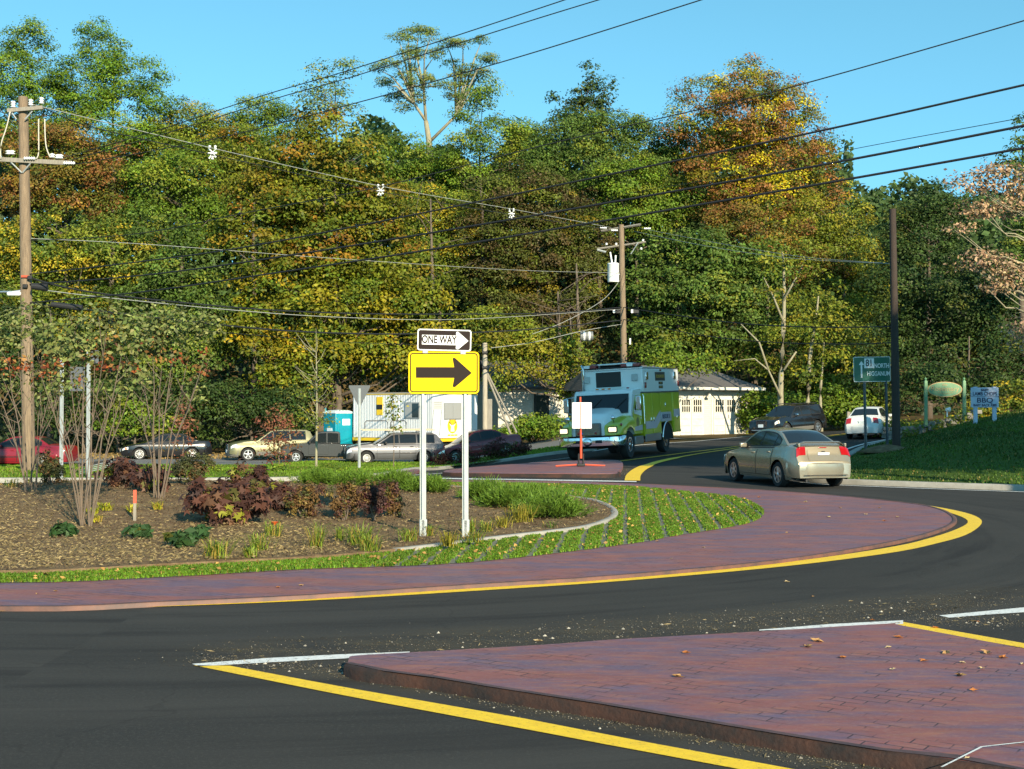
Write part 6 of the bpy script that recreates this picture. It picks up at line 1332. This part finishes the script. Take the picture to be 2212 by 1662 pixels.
# ================================================================== PLANTING BED, GRASS, DEBRIS
def blades_mesh(name, B, ht, wd, lean, cols, m=BLADE, parent=None, rs=None, segs=1):
    """curved blades (two quads each) rooted at B (n,3)"""
    rs = rs or RNG; n = len(B); a = rs.uniform(0, 2 * math.pi, n); dirv = np.c_[np.cos(a), np.sin(a), np.zeros(n)]; side = np.c_[-np.sin(a), np.cos(a), np.zeros(n)]
    ht = np.broadcast_to(ht, n) * rs.uniform(.6, 1.25, n); lean = np.broadcast_to(lean, n) * rs.uniform(.3, 1.3, n); wd = np.broadcast_to(wd, n)
    w = (wd * .5)[:, None]; M = B + dirv * (ht * lean * .35)[:, None] + np.c_[np.zeros(n), np.zeros(n), ht * .68]; T = B + dirv * (ht * lean)[:, None] + np.c_[np.zeros(n), np.zeros(n), ht * (1 - .28 * np.minimum(lean, 1.3))]
    V = np.empty((n * 2, 4, 3)); V[0::2, 0] = B - side * w; V[0::2, 1] = B + side * w; V[0::2, 2] = M + side * w * .85; V[0::2, 3] = M - side * w * .85
    V[1::2, 0] = M - side * w * .85; V[1::2, 1] = M + side * w * .85; V[1::2, 2] = T + side * w * .12; V[1::2, 3] = T - side * w * .12
    return quads_mesh(name, V.reshape(-1, 3), np.repeat(cols, 2, axis=0), m, parent)
def scatter(poly, n, rs, hole=None):
    P = np.array([p[:2] for p in poly]); lo, hi = P.min(0), P.max(0); out = []
    while sum(len(o) for o in out) < n:
        q = rs.uniform(lo, hi, (n, 2)); k = in_poly(q[:, 0], q[:, 1], poly)
        if hole is not None: k &= ~in_poly(q[:, 0], q[:, 1], hole)
        out.append(q[k])
    return np.vstack(out)[:n]
rs_ = np.random.default_rng(21)
bed_out = [((p[0] - (-4)) * 1.012 - 4, (p[1] - 22) * 1.012 + 22) for p in bed_poly]
# grass in the pavers: rows running away from the camera, thicker and closed on the left
q = scatter(grs_poly, 330000, rs_, bed_out); vx, vy = math.sin(R(5.1)), math.cos(R(5.1)); u = q[:, 0] * vy - q[:, 1] * vx
wob = .012 * np.sin(q[:, 1] * 9 + q[:, 0] * 3); ph = ((u + wob) / .30) % 1.0; closed = np.clip((-1.2 - q[:, 0]) / 2.2, 0, 1) + np.clip((q[:, 1] - 29.5) / 3, 0, 1) * .8
patch_ = .5 + .5 * np.sin(q[:, 0] * 2.3 + np.sin(q[:, 1] * 1.7) * 2)
keep = (np.abs(ph - .5) < .35 + .25 * closed) | (rs_.random(len(q)) < .03 + .5 * closed); cross = (((q[:, 0] * vx + q[:, 1] * vy) / .30) % 1.0) < .16
keep &= ~(cross & (rs_.random(len(q)) > .55 + .45 * closed)); near = np.clip(24 / q[:, 1], .3, 1.6); keep &= rs_.random(len(q)) < .55 * near + .2
q = q[keep]; z = hI(q[:, 0], q[:, 1]) + .004; n_ = len(q)
c = np.array([.115, .215, .014]) * rs_.uniform(.65, 1.35, (n_, 1)) * (1 + .25 * (patch_[keep] - .5))[:, None]; yel = rs_.random(n_) < .10; c[yel] = np.array([.30, .25, .05]) * rs_.uniform(.7, 1.2, (yel.sum(), 1))
o_ = blades_mesh('paver_grass', np.c_[q, z], .040, .011 + .0003 * q[:, 1], .7, c, rs=rs_); tag(o_, kind='stuff')
# lawn grass, and bank grass with its shade put into the blade colour
def grass_on(name, poly, n, hgt, wd, col, f=h, off=.11, ymax=62, k=1):
    q = scatter(poly, n, rs_); q = q[(q[:, 1] < ymax) & (np.abs(q[:, 0]) < .43 * q[:, 1] + 1)]; nn = len(q); c = np.array(col) * rs_.uniform(.6, 1.4, (nn, 1)) * (1 + .3 * np.sin(q[:, :1] * 1.1 + np.sin(q[:, 1:2] * .9)))
    dry = rs_.random(nn) < .07; c[dry] = np.array([.26, .20, .06]); return tag(blades_mesh(name, np.c_[q, f(q[:, 0], q[:, 1]) + off - .01], hgt, wd, .7, np.clip(c, 0, 1), rs=rs_), kind='stuff')
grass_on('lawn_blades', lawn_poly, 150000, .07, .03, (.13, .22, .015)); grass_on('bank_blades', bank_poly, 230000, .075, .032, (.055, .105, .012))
# straw and bark litter on the bed
q = scatter(bed_poly, 90000, rs_); w = 1 / (1 + np.exp(-(17.6 - q[:, 1] + 1.2 * np.sin(q[:, 0] * 1.3) - .35 * (q[:, 0] + 3)) * 1.3)); keep = rs_.random(len(q)) < np.clip(w * 1.0 + .10, 0, 1); q = q[keep]; n_ = len(q)
Nn_ = unit(rs_.normal(size=(n_, 3)) * .35 + np.array([0, -.1, 1])); P_ = np.c_[q, hI(q[:, 0], q[:, 1]) + .066 + rs_.random(n_) * .018]
c = np.array([.31, .235, .11]) * rs_.uniform(.5, 1.3, (n_, 1)); o_ = quads_mesh('straw_mulch', leaves(P_, Nn_, .052, .09, .25, rs_), c, BLADE); tag(o_, kind='stuff')
q = scatter(bed_poly, 26000, rs_); n_ = len(q); P_ = np.c_[q, hI(q[:, 0], q[:, 1]) + .062 + rs_.random(n_) * .012]
o_ = quads_mesh('bark_chips', leaves(P_, unit(rs_.normal(size=(n_, 3)) * .5 + np.array([0, 0, 1])), 0.032, .5, .4, rs_), np.array([.13, .085, .05]) * rs_.uniform(.5, 1.6, (n_, 1)), BLADE); tag(o_, kind='stuff')

# ---- shrubs of the bed
def lobed(P, Nn, size, rs):
    """five-lobed, drooping leaves"""
    n = len(P); t = unit(np.cross(Nn, unit(rs.normal(size=(n, 3))))); b = np.cross(Nn, t); s = (size * rs.uniform(.6, 1.3, n))[:, None]; V = np.empty((n, 10, 3))
    for i in range(10):
        a = 2 * math.pi * i / 10; r = (.62, .27)[i % 2] * (1.15 if i == 0 else .55 if i == 5 else 1); V[:, i] = P + s * (t * math.cos(a) * r + b * math.sin(a) * r - Nn * (.22 if i % 2 == 0 else .02))
    return V.reshape(-1, 3)
def bedbase(X, Y): return U(X, Y, hI, .05)
def shrub(label, X, Y, w, hh, pal, leaf, clump, name, cat, group, aspect=.5, fold=.3, per=60, seed=0, airy=.0, dens=1.0, skirt=.25):
    """X, Y: foot; w, hh: apparent width and height in picture units"""
    p = bedbase(X, Y); s = F / p.y; a, b = w / 2 / s, hh / s; root = empty(name, p, 0, label, cat, group); rs = np.random.default_rng(seed + int(X * 7 + Y)); k = max(10, int(dens * 4.2 * (a * b) / (clump * clump))); PP, NN, CC = [], [], []
    pal = PAL[pal]; cl = []
    for i in range(k):
        u = rs.normal(size=3); u /= np.linalg.norm(u); u[2] = abs(u[2]) * 1.0 if rs.random() < .8 else u[2]; r_ = rs.uniform(.35, 1) ** .5
        wob = 1 + .28 * math.sin(3 * math.atan2(u[1], u[0]) + X) + .15 * math.sin(5 * u[2] + Y); c = np.array([u[0] * a * r_ * .95 * wob, u[1] * a * r_ * .9 * wob, b * .34 + u[2] * b * .56 * r_ * wob]); c[2] = max(c[2], b * rs.uniform(.08, .22)); c[:2] *= .72 + .5 * min(1, c[2] / b); cl.append(c); col = pick(pal, 1, rs)[0]; n = max(3, int(per * rs.uniform(.5, 1.3)))
        v = unit(rs.normal(size=(n, 3))); PP.append(c + v * clump * rs.uniform(.2, 1, (n, 1))); NN.append(unit(v * .4 + u * .45 + np.array([0, -.25, .45]) + rs.normal(size=(n, 3)) * .4)); CC.append(np.clip(col * rs.uniform(.65, 1.4, (n, 1)), .003, .8))
    P_ = np.vstack(PP); P_[:, 2] = np.maximum(P_[:, 2], .03); big = pal is PAL['hydra']
    quads_mesh('foliage', lobed(P_, np.vstack(NN), leaf * 1.35, rs) if big else leaves(P_, np.vstack(NN), leaf, aspect, fold, rs), np.vstack(CC), LEAF, root, 10 if big else 4)
    mb = MB(); rr = random.Random(seed + int(X))
    for c in rr.sample(cl, min(12, k)): mb.tube([(rr.uniform(-.05, .05) * a * 2, rr.uniform(-.05, .05), -.04), tuple(c * .55 + np.array([0, 0, .02])), tuple(c)], [.012, .008, .004], 5)
    mb.build('stems', TWIG, root, fix=False); return root
PAL.update(hydra=[((.10, .042, .028), 6), ((.15, .075, .04), 3), ((.06, .028, .022), 4), ((.20, .20, .02), 1), ((.10, .09, .02), 1)], azalea=[((.15, .085, .03), 4), ((.09, .04, .03), 3), ((.22, .15, .04), 2), ((.07, .075, .02), 2)],
           azgreen=[((.07, .075, .025), 4), ((.13, .075, .03), 3), ((.05, .055, .02), 3)], reddish=[((.22, .075, .045), 4), ((.28, .12, .06), 3), ((.15, .09, .03), 2), ((.12, .14, .03), 1)], azdark=[((.10, .035, .035), 4), ((.06, .03, .025), 4), ((.16, .10, .035), 2)])
G2, G3 = 'burgundy hydrangeas in the bed', 'bronze azaleas in the bed'
shrub('largest burgundy lobed-leaf hydrangea in the front of the bed', 492, 1130, 168, 92, 'hydra', .105, .15, 'hydrangea', 'shrub', G2, .75, .45, 15, dens=1.3)
shrub('burgundy hydrangea rising behind the largest one', 545, 1078, 100, 72, 'hydra', .095, .14, 'hydrangea', 'shrub', G2, .75, .45, 15)
shrub('small burgundy and green hydrangea left of the first azalea', 606, 1100, 88, 58, 'hydra', .09, .12, 'hydrangea', 'shrub', G2, .75, .45, 14)
shrub('dark red hydrangea left of the three-stemmed shrub', 262, 1052, 84, 62, 'hydra', .10, .14, 'hydrangea', 'shrub', G2, .75, .45, 15)
shrub('red and green hydrangea growing under the three-stemmed shrub', 330, 1062, 80, 58, 'hydra', .10, .14, 'hydrangea', 'shrub', G2, .75, .45, 15, seed=3)
shrub('round bronze azalea nearest the hydrangeas', 656, 1117, 76, 76, 'azalea', .05, .09, 'azalea', 'shrub', G3, .45, .3, 42)
shrub('bronze azalea in the middle of the three', 744, 1121, 74, 76, 'azalea', .05, .09, 'azalea', 'shrub', G3, .45, .3, 42, seed=5)
shrub('dark purple-bronze azalea left of the sign post', 808, 1121, 66, 84, 'azdark', .05, .09, 'azalea', 'shrub', G3, .45, .3, 44, seed=9)
shrub('bronze azalea touching the dark purple one', 846, 1116, 56, 74, 'azalea', .05, .09, 'azalea', 'shrub', G3, .45, .3, 42, seed=12)
shrub('dark green and bronze round bush at the back of the bed', 410, 1048, 84, 66, 'azgreen', .055, .10, 'azalea', 'shrub', G3, .45, .3, 44)
shrub('bronze bush behind the fanned stems on the left', 112, 1046, 62, 62, 'azgreen', .055, .10, 'azalea', 'shrub', G3, .45, .3, 40, seed=4)
# small red-leaved trees standing on the lawn behind the bed
for X, Yb, w, hh, d, lb_ in ((602, 1002, 96, 132, 42, 'small red-leaved young tree in front of the crossover'), (395, 1006, 60, 150, 42, 'narrow red-leaved young tree right of the black car')):
    p = at(X, Yb, d); root = empty('red_leaved_tree', (p.x, d, float(h(p.x, d)) + .1), 0, lb_, 'tree', 'red-leaved young trees'); s = F / d; a, b = w / 2 / s, hh / s
    t = crown('crown', [(0, 0, b * .5, a, a, b * .48), (a * .1, 0, b * .75, a * .6, a * .6, b * .28)], 'reddish', 1.0, .10, .22, root, int(X), sparse=True, per=90); limbs(root, b, t, .035, TWIG, int(X), start=.1, n=16)
for X, Y, w, hh, lb_ in ((600, 1022, 42, 26, 'small green bush on the lawn below the crossover'), (468, 1026, 34, 26, 'small green bush right of the bronze bush'), (718, 1020, 50, 20, 'low green plant right of the young tree'), (690, 1012, 26, 12, 'tiny green tuft by the young tree')): bush(lb_, X, Y, w, hh, 37.5, 'green', .08, .16, group='small lawn bushes')
# slim young trees
for X, Yb, Yt, d, lb_, w in ((683, 1006, 700, 45, 'slender young tree with a dark base in front of the pickup', 62), (850, 990, 838, 46, 'thin sapling with drooping leaves in front of the estate car', 24)):
    p = at(X, Yb, d); root = empty('young_tree', (p.x, d, float(h(p.x, d)) + .05), 0, lb_, 'tree', 'slim young trees'); s = F / d; H = (Yb - Yt) / s; mb = MB(); rr = random.Random(X)
    mb.tube([(0, 0, -.1), (.02, 0, H * .4), (0, 0, H * .7), (-.02, 0, H)], [.045 if w > 40 else .02, .035 if w > 40 else .015, .02 if w > 40 else .01, .005], 8)
    tips = []
    for k in range(30 if w > 40 else 7): z0 = H * rr.uniform(.22 if w > 40 else .6, .85); t = Vector((rr.uniform(-1, 1) * w / s * .8, rr.uniform(-.5, .5), z0 + rr.uniform(.3, 1.0) * (1 if w > 40 else .2))); mb.tube([(0, 0, z0), Vector((0, 0, z0)).lerp(t, .5) + Vector((0, 0, -.08)), t], [.016, .011, .004] if w > 40 else [.006, .005, .003], 5); tips.append(t)
    mb.build('trunk', TWIG if w < 40 else BARKP, root, fix=False)
    if w > 40: crown('crown', [(0, 0, H * .45, w / s * .8, .7, H * .20), (0, 0, H * .68, w / s * .55, .5, H * .2), (-.2, 0, H * .35, w / s * .8, .6, H * .1)], 'olive', .55, .09, .26, root, 9, True, per=70); 
    else: crown('crown', [(0, 0, H * .84, w / s * .75, .3, H * .2), (.1, 0, H * .55, .2, .2, .18)], 'olive', 1.2, .12, .16, root, 9, True, per=40)
# multi-stem shrubs with a ring of leaves high up
PAL['crab'] = [((.17, .20, .055), 5), ((.24, .25, .09), 3), ((.11, .135, .035), 3)]; PAL['crabr'] = [((.30, .075, .025), 3), ((.30, .15, .045), 3), ((.14, .14, .045), 5), ((.17, .05, .025), 2)]
def multistem(label, X, Y, stems, canopy, red, seed, d=None, nl=1.0):
    p = bedbase(X, Y); s = F / p.y; root = empty('multi_stem_shrub', p, 0, label, 'shrub', 'tall multi-stem shrubs'); rr = random.Random(seed); mb = MB(); ends = []
    def W(x, y, dy=0.0): v = at(x, y, p.y + dy) - p; return v
    for (x1, y1) in stems:
        dy = rr.uniform(-.5, .5); e = W(x1, y1, dy); b0 = Vector((rr.uniform(-.09, .09), rr.uniform(-.05, .05), -.03)); m1 = b0.lerp(e, .5) + Vector((-(e.x) * .10, 0, .05)); r0 = rr.uniform(.009, .015)
        mb.tube([b0, b0.lerp(m1, .5), m1, m1.lerp(e, .55) + Vector((rr.uniform(-.04, .04), 0, 0)), e], [r0, r0 * .9, r0 * .75, r0 * .5, .004], 6)
        for k in range(4): t = rr.uniform(.45, .95); a = m1.lerp(e, (t - .5) * 2) if t > .5 else b0.lerp(m1, t * 2); q = a + Vector((rr.uniform(-.35, .35), rr.uniform(-.3, .3), rr.uniform(.25, .7))); mb.tube([a, a.lerp(q, .5) + Vector((0, 0, -.03)), q], [r0 * .5, r0 * .35, .003], 5)
    mb.build('stems', TWIG, root, fix=False)
    for nm, els, pl in (('foliage', canopy, 'crab'), ('red_foliage', red, 'crabr')):
        E = [((W(x, y)).x, rr.uniform(-.15, .15), (W(x, y)).z, rx / s, rx / s * .8, ry / s) for x, y, rx, ry in els]; crown(nm, E, pl, 2.2 * nl, .085, .17, root, seed, True, .8, 40)
multistem('fan of pale stems with its foot in front, left of the orange stake', 187, 1137, [(110, 860), (85, 800), (150, 780), (178, 740), (205, 760), (230, 720), (262, 770), (285, 830), (240, 860), (130, 900), (165, 830), (300, 760)], [(130, 740, 60, 45), (200, 715, 60, 45), (255, 700, 60, 45), (170, 760, 70, 30), (290, 745, 40, 40), (120, 830, 50, 30), (240, 840, 46, 26), (300, 800, 30, 30)], [(120, 800, 40, 16), (165, 822, 26, 18), (215, 790, 34, 26), (245, 745, 20, 14), (280, 800, 26, 14), (190, 760, 16, 10)], 31)
multistem('cluster of dark stems rising in front of the utility pole', 66, 1062, [(-10, 830), (20, 790), (40, 760), (65, 740), (90, 770), (115, 800), (130, 850), (5, 900), (100, 880)], [(20, 720, 50, 45), (80, 700, 50, 40), (110, 740, 50, 40), (-20, 760, 40, 50), (10, 830, 40, 36), (100, 850, 36, 30)], [(40, 790, 34, 14), (85, 812, 30, 16), (110, 770, 20, 16), (20, 815, 16, 10)], 32)
multistem('three-stemmed pale shrub left of the largest hydrangea', 343, 1076, [(285, 860), (305, 800), (330, 770), (350, 790), (375, 760), (400, 800), (425, 830), (450, 780), (310, 900)], [(330, 700, 60, 40), (400, 705, 60, 35), (450, 715, 40, 40), (360, 740, 60, 30), (310, 820, 36, 26), (420, 850, 30, 26)], [(335, 755, 34, 24), (342, 715, 12, 20), (385, 785, 30, 14), (425, 805, 26, 22), (450, 770, 16, 12)], 33)
# junipers: sprays of needle-like green
def juniper(label, X, Y, w, hh, n=340, seed=0):
    p = bedbase(X, Y); s = F / p.y; a, b = w / 2 / s, hh / s; root = empty('juniper', p, 0, label, 'shrub', 'spreading green junipers'); rs = np.random.default_rng(seed + int(X)); PP, DD, CC = [], [], []
    for k in range(n):
        x0, y0 = rs.normal(0, .42, 2) * a; y0 *= .7; d_ = np.array([x0 / a * .7 + rs.normal() * .35, y0 / a - .1 + rs.normal() * .3, rs.uniform(.45, 1.1)]); d_ /= np.linalg.norm(d_); L = b * rs.uniform(.5, 1.05) * (1 - .3 * min(1, abs(x0) / a)); r = rs.uniform(.15, 1, 26); c0 = np.array([x0, y0, 0.02])
        q = c0 + d_ * (L * r)[:, None] + rs.normal(size=(26, 3)) * L * .10; PP.append(q); DD.append(unit(d_ + rs.normal(size=(26, 3)) * .45)); CC.append(np.array([.115, .20, .022]) * rs.uniform(.55, 1.15) * (.6 + .7 * r)[:, None])
    P_, D_, C_ = np.vstack(PP), np.vstack(DD), np.vstack(CC); P_[:, 2] = np.maximum(P_[:, 2], .01); n2 = len(P_); sd = unit(np.cross(D_, unit(rs.normal(size=(n2, 3))))); L_n = rs.uniform(.05, .10, (n2, 1)); w_ = .007
    V = np.empty((n2, 4, 3)); V[:, 0] = P_ - sd * w_; V[:, 1] = P_ + sd * w_; V[:, 2] = P_ + D_ * L_n + sd * w_ * .3; V[:, 3] = P_ + D_ * L_n - sd * w_ * .3
    quads_mesh('foliage', V.reshape(-1, 3), np.clip(C_, 0, 1), LEAF, root); return root
for a_ in (('juniper at the back edge right of the burgundy hydrangeas', 690, 1047, 90, 32), ('juniper behind the middle azalea', 768, 1050, 110, 32), ('juniper just left of the left sign post', 850, 1058, 80, 42), ('juniper between the two sign posts', 925, 1064, 80, 36), ('juniper right of the right sign post', 1045, 1080, 80, 44), ('juniper in the middle of the right-hand group', 1100, 1096, 100, 48), ('wide juniper nearest the curved kerb', 1190, 1118, 110, 58), ('juniper at the back of the right-hand group', 1150, 1085, 80, 36)): juniper(*a_)
# strap-leaved daylilies
def daylily(label, X, Y, w, hh, col=(.19, .25, .03), n=46, group='strap-leaved daylilies in the bed', name='daylily', bw=.011, flower=None):
    p = bedbase(X, Y); s = F / p.y; root = empty(name, p, 0, label, 'plant', group); rs = np.random.default_rng(int(X * 3 + Y)); B = np.c_[rs.normal(0, w / s * .16, n), rs.normal(0, w / s * .12, n), np.zeros(n)]; c = np.array(col) * rs.uniform(.6, 1.4, (n, 1)); dry = rs.random(n) < .22; c[dry] = np.array([.42, .30, .06]) * rs.uniform(.7, 1.2, (dry.sum(), 1))
    blades_mesh('leaves', B, hh / s * 1.15, bw, w / hh * .85, np.clip(c, 0, 1), LEAF, root, rs)
    if flower: MB().lathe([(.001, 0), (.03, .03), (.055, .05), (.02, .04), (.001, .03)], (.02, 0, hh / s * .72), 'z', 7).build('flower', mat('orange_petal', (.75, .13, .02), .6), root)
for i, a_ in enumerate(((468, 1206, 70, 42), (560, 1190, 60, 40), (590, 1160, 46, 34), (685, 1185, 52, 50), (735, 1168, 30, 28), (778, 1178, 80, 44), (800, 1190, 60, 36), (885, 1170, 54, 32), (925, 1158, 44, 24), (968, 1180, 50, 34), (1020, 1172, 60, 28), (1012, 1150, 40, 30), (1050, 1148, 46, 24), (1085, 1140, 50, 26), (1125, 1128, 76, 40), (540, 1205, 40, 24))):
    nm = ['broad daylily clump nearest the turf, below the dark hostas', 'daylily clump below the orange flowers', 'daylily with an orange flower', 'upright yellow-green daylily below the first azalea', 'small daylily below the middle azalea', 'large daylily clump left of the left sign post', 'sprawling daylily in front of the large clump', 'daylily at the foot of the left sign post', 'small daylily just right of the left sign post', 'tall daylily between the sign posts', 'sprawling daylily right of the right sign post', 'daylily close behind the right sign post', 'small daylily between right post and junipers', 'daylily in front of the junipers', 'largest yellowing daylily in front of the widest juniper', 'tiny daylily by the turf edge on the left'][i]
    daylily(nm, *a_, col=(.28, .25, .03) if i in (9, 13, 14) else (.19, .26, .03), n=110 if a_[2] > 60 else 70, flower=i == 2)
for X, Y, lb_ in ((228, 1103, 'yellow-green tuft right of the fanned stems'), (284, 1107, 'yellow-green tuft behind the orange stake'), (341, 1101, 'yellow-green tuft below the three-stemmed shrub'), (198, 1112, 'yellow-green tuft inside the fanned stems'), (205, 1128, 'lowest yellow-green tuft by the fanned stems')): daylily(lb_, X, Y, 34, 18, (.42, .42, .03), 34, 'small yellow-green tufts', 'sedge_tuft', .02)
PAL['hosta'] = [((.03, .07, .02), 5), ((.045, .095, .03), 3), ((.10, .11, .02), 1)]
for X, Y, w, hh, lb_ in ((140, 1158, 50, 26, 'dark broad-leaved hosta below the fanned stems'), (305, 1162, 44, 26, 'dark drooping hosta in front of the orange stake'), (395, 1182, 60, 34, 'largest dark broad-leaved hosta in the front row'), (432, 1166, 36, 24, 'hosta just behind the largest dark one')): shrub(lb_, X, Y, w, hh, 'hosta', .15, .07, 'hosta', 'plant', 'dark broad-leaved hostas', .45, .35, 7, dens=1.2, skirt=.1)
# small dark-green plants by the back of the bed
for X, Y, lb_ in ((20, 1052, 'low green plant at the left edge of the bed'), (60, 1046, 'low green plant behind the dark stems'), (1190, 1140, 'sprig between the wide juniper and the kerb')): daylily(lb_, X, Y, 46, 18, (.08, .14, .02), 30, 'low green plants', 'low_plant')

# ---- fallen leaves, gravel and grit on the paving
rs_ = np.random.default_rng(51)
def flat_leaf(seed):
    rr = random.Random(seed); k = 10; P = []
    for i in range(k): a = 2 * math.pi * i / k; r = (.5 if i % 2 else 1.0) * rr.uniform(.75, 1.1); P.append((r * math.cos(a), r * math.sin(a) * .8, .28 * abs(math.sin(a)) + rr.uniform(-.05, .12)))
    mb = MB(); mb.add([(0, 0, .02)] + P, [(0, 1 + i, 1 + (i + 1) % k) for i in range(k)]); return mb
LFM = [mat('dry_leaf_tan', (.45, .27, .11), .8, col2=(.30, .15, .05), nscale=8), mat('dry_leaf_orange', (.42, .15, .03), .8, col2=(.25, .08, .02), nscale=8), mat('dry_leaf_pale', (.52, .42, .25), .8, col2=(.4, .27, .12), nscale=8)]
def fallen(X, Y, sz, m, label, f, group='fallen leaves lying on the paving and road'):
    p = U(X, Y, f); o = flat_leaf(int(X + Y)).build('fallen_leaf', LFM[m], fix=False); o.location = (p.x, p.y, p.z + .004); k = sz * .65 * p.y / F; o.scale = (k, k, k); o.rotation_euler = (R((X * 7) % 13 - 6), R((Y * 5) % 17 - 8), X); tag(o, label, 'leaf', group)
near_l = [(2262 / 1.954, 0)]
big = [(1700, 288, 1095), (1700, 395, 1670), (1700, 405, 1880), (1700, 350, 1790), (1700, 268, 1535), (1700, 322, 1480), (1700, 475, 1870), (1700, 378, 1228), (1700, 440, 1500), (1700, 350, 2010), (1700, 378, 2100), (1700, 412, 2205), (1700, 482, 340), (1700, 352, 388), (1700, 435, 1985), (1700, 318, 1045), (1700, 555, 1945), (1700, 922, 1905)]
for i, (x0, yy, xx) in enumerate(big): fallen((x0 + xx / 1.954) / 1.2803, (1628 + yy / 1.954) / 1.2803, 26 - 6 * (i % 3), i % 3, 'dry leaf lying on the near brick island', hS, 'dry leaves on the near brick island')
for X, Y, sz in ((1163, 1386, 20), (1544, 1362, 14), (1452, 1385, 14), (1838, 1300, 10), (1700, 1258, 12), (1755, 1290, 8), (2110, 1345, 14), (2020, 1358, 16), (1940, 1348, 14), (1885, 1341, 12)): fallen(X, Y, sz, int(X) % 3, 'dry leaf lying on the asphalt by the near island', h, 'dry leaves on the asphalt')
for X, Y, sz in ((1740, 1085, 9), (1815, 1098, 8), (1790, 1118, 10), (1870, 1112, 9), (1910, 1126, 10), (1938, 1118, 9), (1700, 1152, 8), (1520, 1184, 8), (1450, 1208, 8), (1420, 1170, 8), (650, 1266, 12), (600, 1270, 10), (120, 1278, 10), (80, 1284, 8), (1560, 1082, 8), (1640, 1075, 8), (1900, 1098, 8)): fallen(X, Y, sz, int(Y) % 3, 'dry leaf lying on the brick truck apron', hI, 'dry leaves on the truck apron')
# many tiny ones in the turf
q = scatter(grs_poly, 900, rs_, bed_out); o_ = quads_mesh('leaf_litter_in_turf', leaves(np.c_[q, hI(q[:, 0], q[:, 1]) + .045], unit(rs_.normal(size=(len(q), 3)) * .4 + np.array([0, -.2, 1])), .055, .6, .3, rs_), np.array([.50, .28, .08]) * rs_.uniform(.5, 1.3, (len(q), 1)), BLADE); tag(o_, kind='stuff')
# gravel: small stones as octahedra
def stones(name, P, size, cols):
    n = len(P); r = (size * rs_.uniform(.5, 1.6, n))[:, None]; a = rs_.uniform(0, 6.28, n); ax = np.c_[np.cos(a), np.sin(a), np.zeros(n)]; ay = np.c_[-np.sin(a), np.cos(a), np.zeros(n)]; az = np.array([0, 0, 1.0])
    X1, X2, Y1, Y2, T_ = P + ax * r, P - ax * r * .8, P + ay * r * .7, P - ay * r * .8, P + az * r * .7; V = np.empty((n, 4, 3, 3))
    for k, (u_, v_) in enumerate(((X1, Y1), (Y1, X2), (X2, Y2), (Y2, X1))): V[:, k, 0] = u_; V[:, k, 1] = v_; V[:, k, 2] = T_
    return tag(quads_mesh(name, V.reshape(-1, 3), np.repeat(cols, 4, axis=0), BLADE, k=3), kind='stuff')
def band(pts, n, spread, f=h):
    P = np.array(UX(pts, f)); s = np.r_[0, np.cumsum(np.hypot(*np.diff(P, axis=0).T))]; t = rs_.uniform(0, s[-1], n); c = np.c_[np.interp(t, s, P[:, 0]), np.interp(t, s, P[:, 1])]; return c + rs_.normal(size=(n, 2)) * spread
Q = np.vstack([band([(420, 1415), (800, 1398), (1171, 1378), (1500, 1355), (1800, 1330), (2212, 1290)], 2500, .27), band([(430, 1425), (700, 1445), (900, 1478), (1171, 1530), (1400, 1568), (1700, 1630), (1900, 1665)], 2600, .10), band([(1250, 1360), (1600, 1345), (2100, 1310)], 900, .34), band([(1340, 1030), (1350, 1015), (1335, 1040)], 800, .3), band([(1990, 1340), (2212, 1345)], 700, .2), band([(0, 1316), (700, 1292), (1400, 1243), (2000, 1160)], 900, .05)])
k = ~in_poly(Q[:, 0], Q[:, 1], sp_poly) & ~in_poly(Q[:, 0], Q[:, 1], isl_poly); Q = Q[k]; n_ = len(Q)
gc = np.array([[.17, .145, .10], [.12, .10, .07], [.36, .33, .28], [.09, .07, .04]])[rs_.choice(4, n_, p=[.4, .35, .1, .15])] * rs_.uniform(.6, 1.2, (n_, 1)); stones('gravel', np.c_[Q, h(Q[:, 0], Q[:, 1]) + .004], .005, gc)
Q2 = Q[rs_.random(n_) < .010]; n2 = len(Q2); stones('larger_gravel', np.c_[Q2, h(Q2[:, 0], Q2[:, 1]) + .004], .014, np.array([.46, .42, .35]) * rs_.uniform(.5, 1.2, (n2, 1)))
Q3 = Q[rs_.random(n_) < .05]; n3 = len(Q3); o_ = quads_mesh('straw_bits', leaves(np.c_[Q3, h(Q3[:, 0], Q3[:, 1]) + .008], unit(rs_.normal(size=(n3, 3)) * .15 + np.array([0, 0, 1])), .06, .12, .1, rs_), np.array([.30, .23, .12]) * rs_.uniform(.4, 1.2, (n3, 1)), BLADE); tag(o_, kind='stuff')
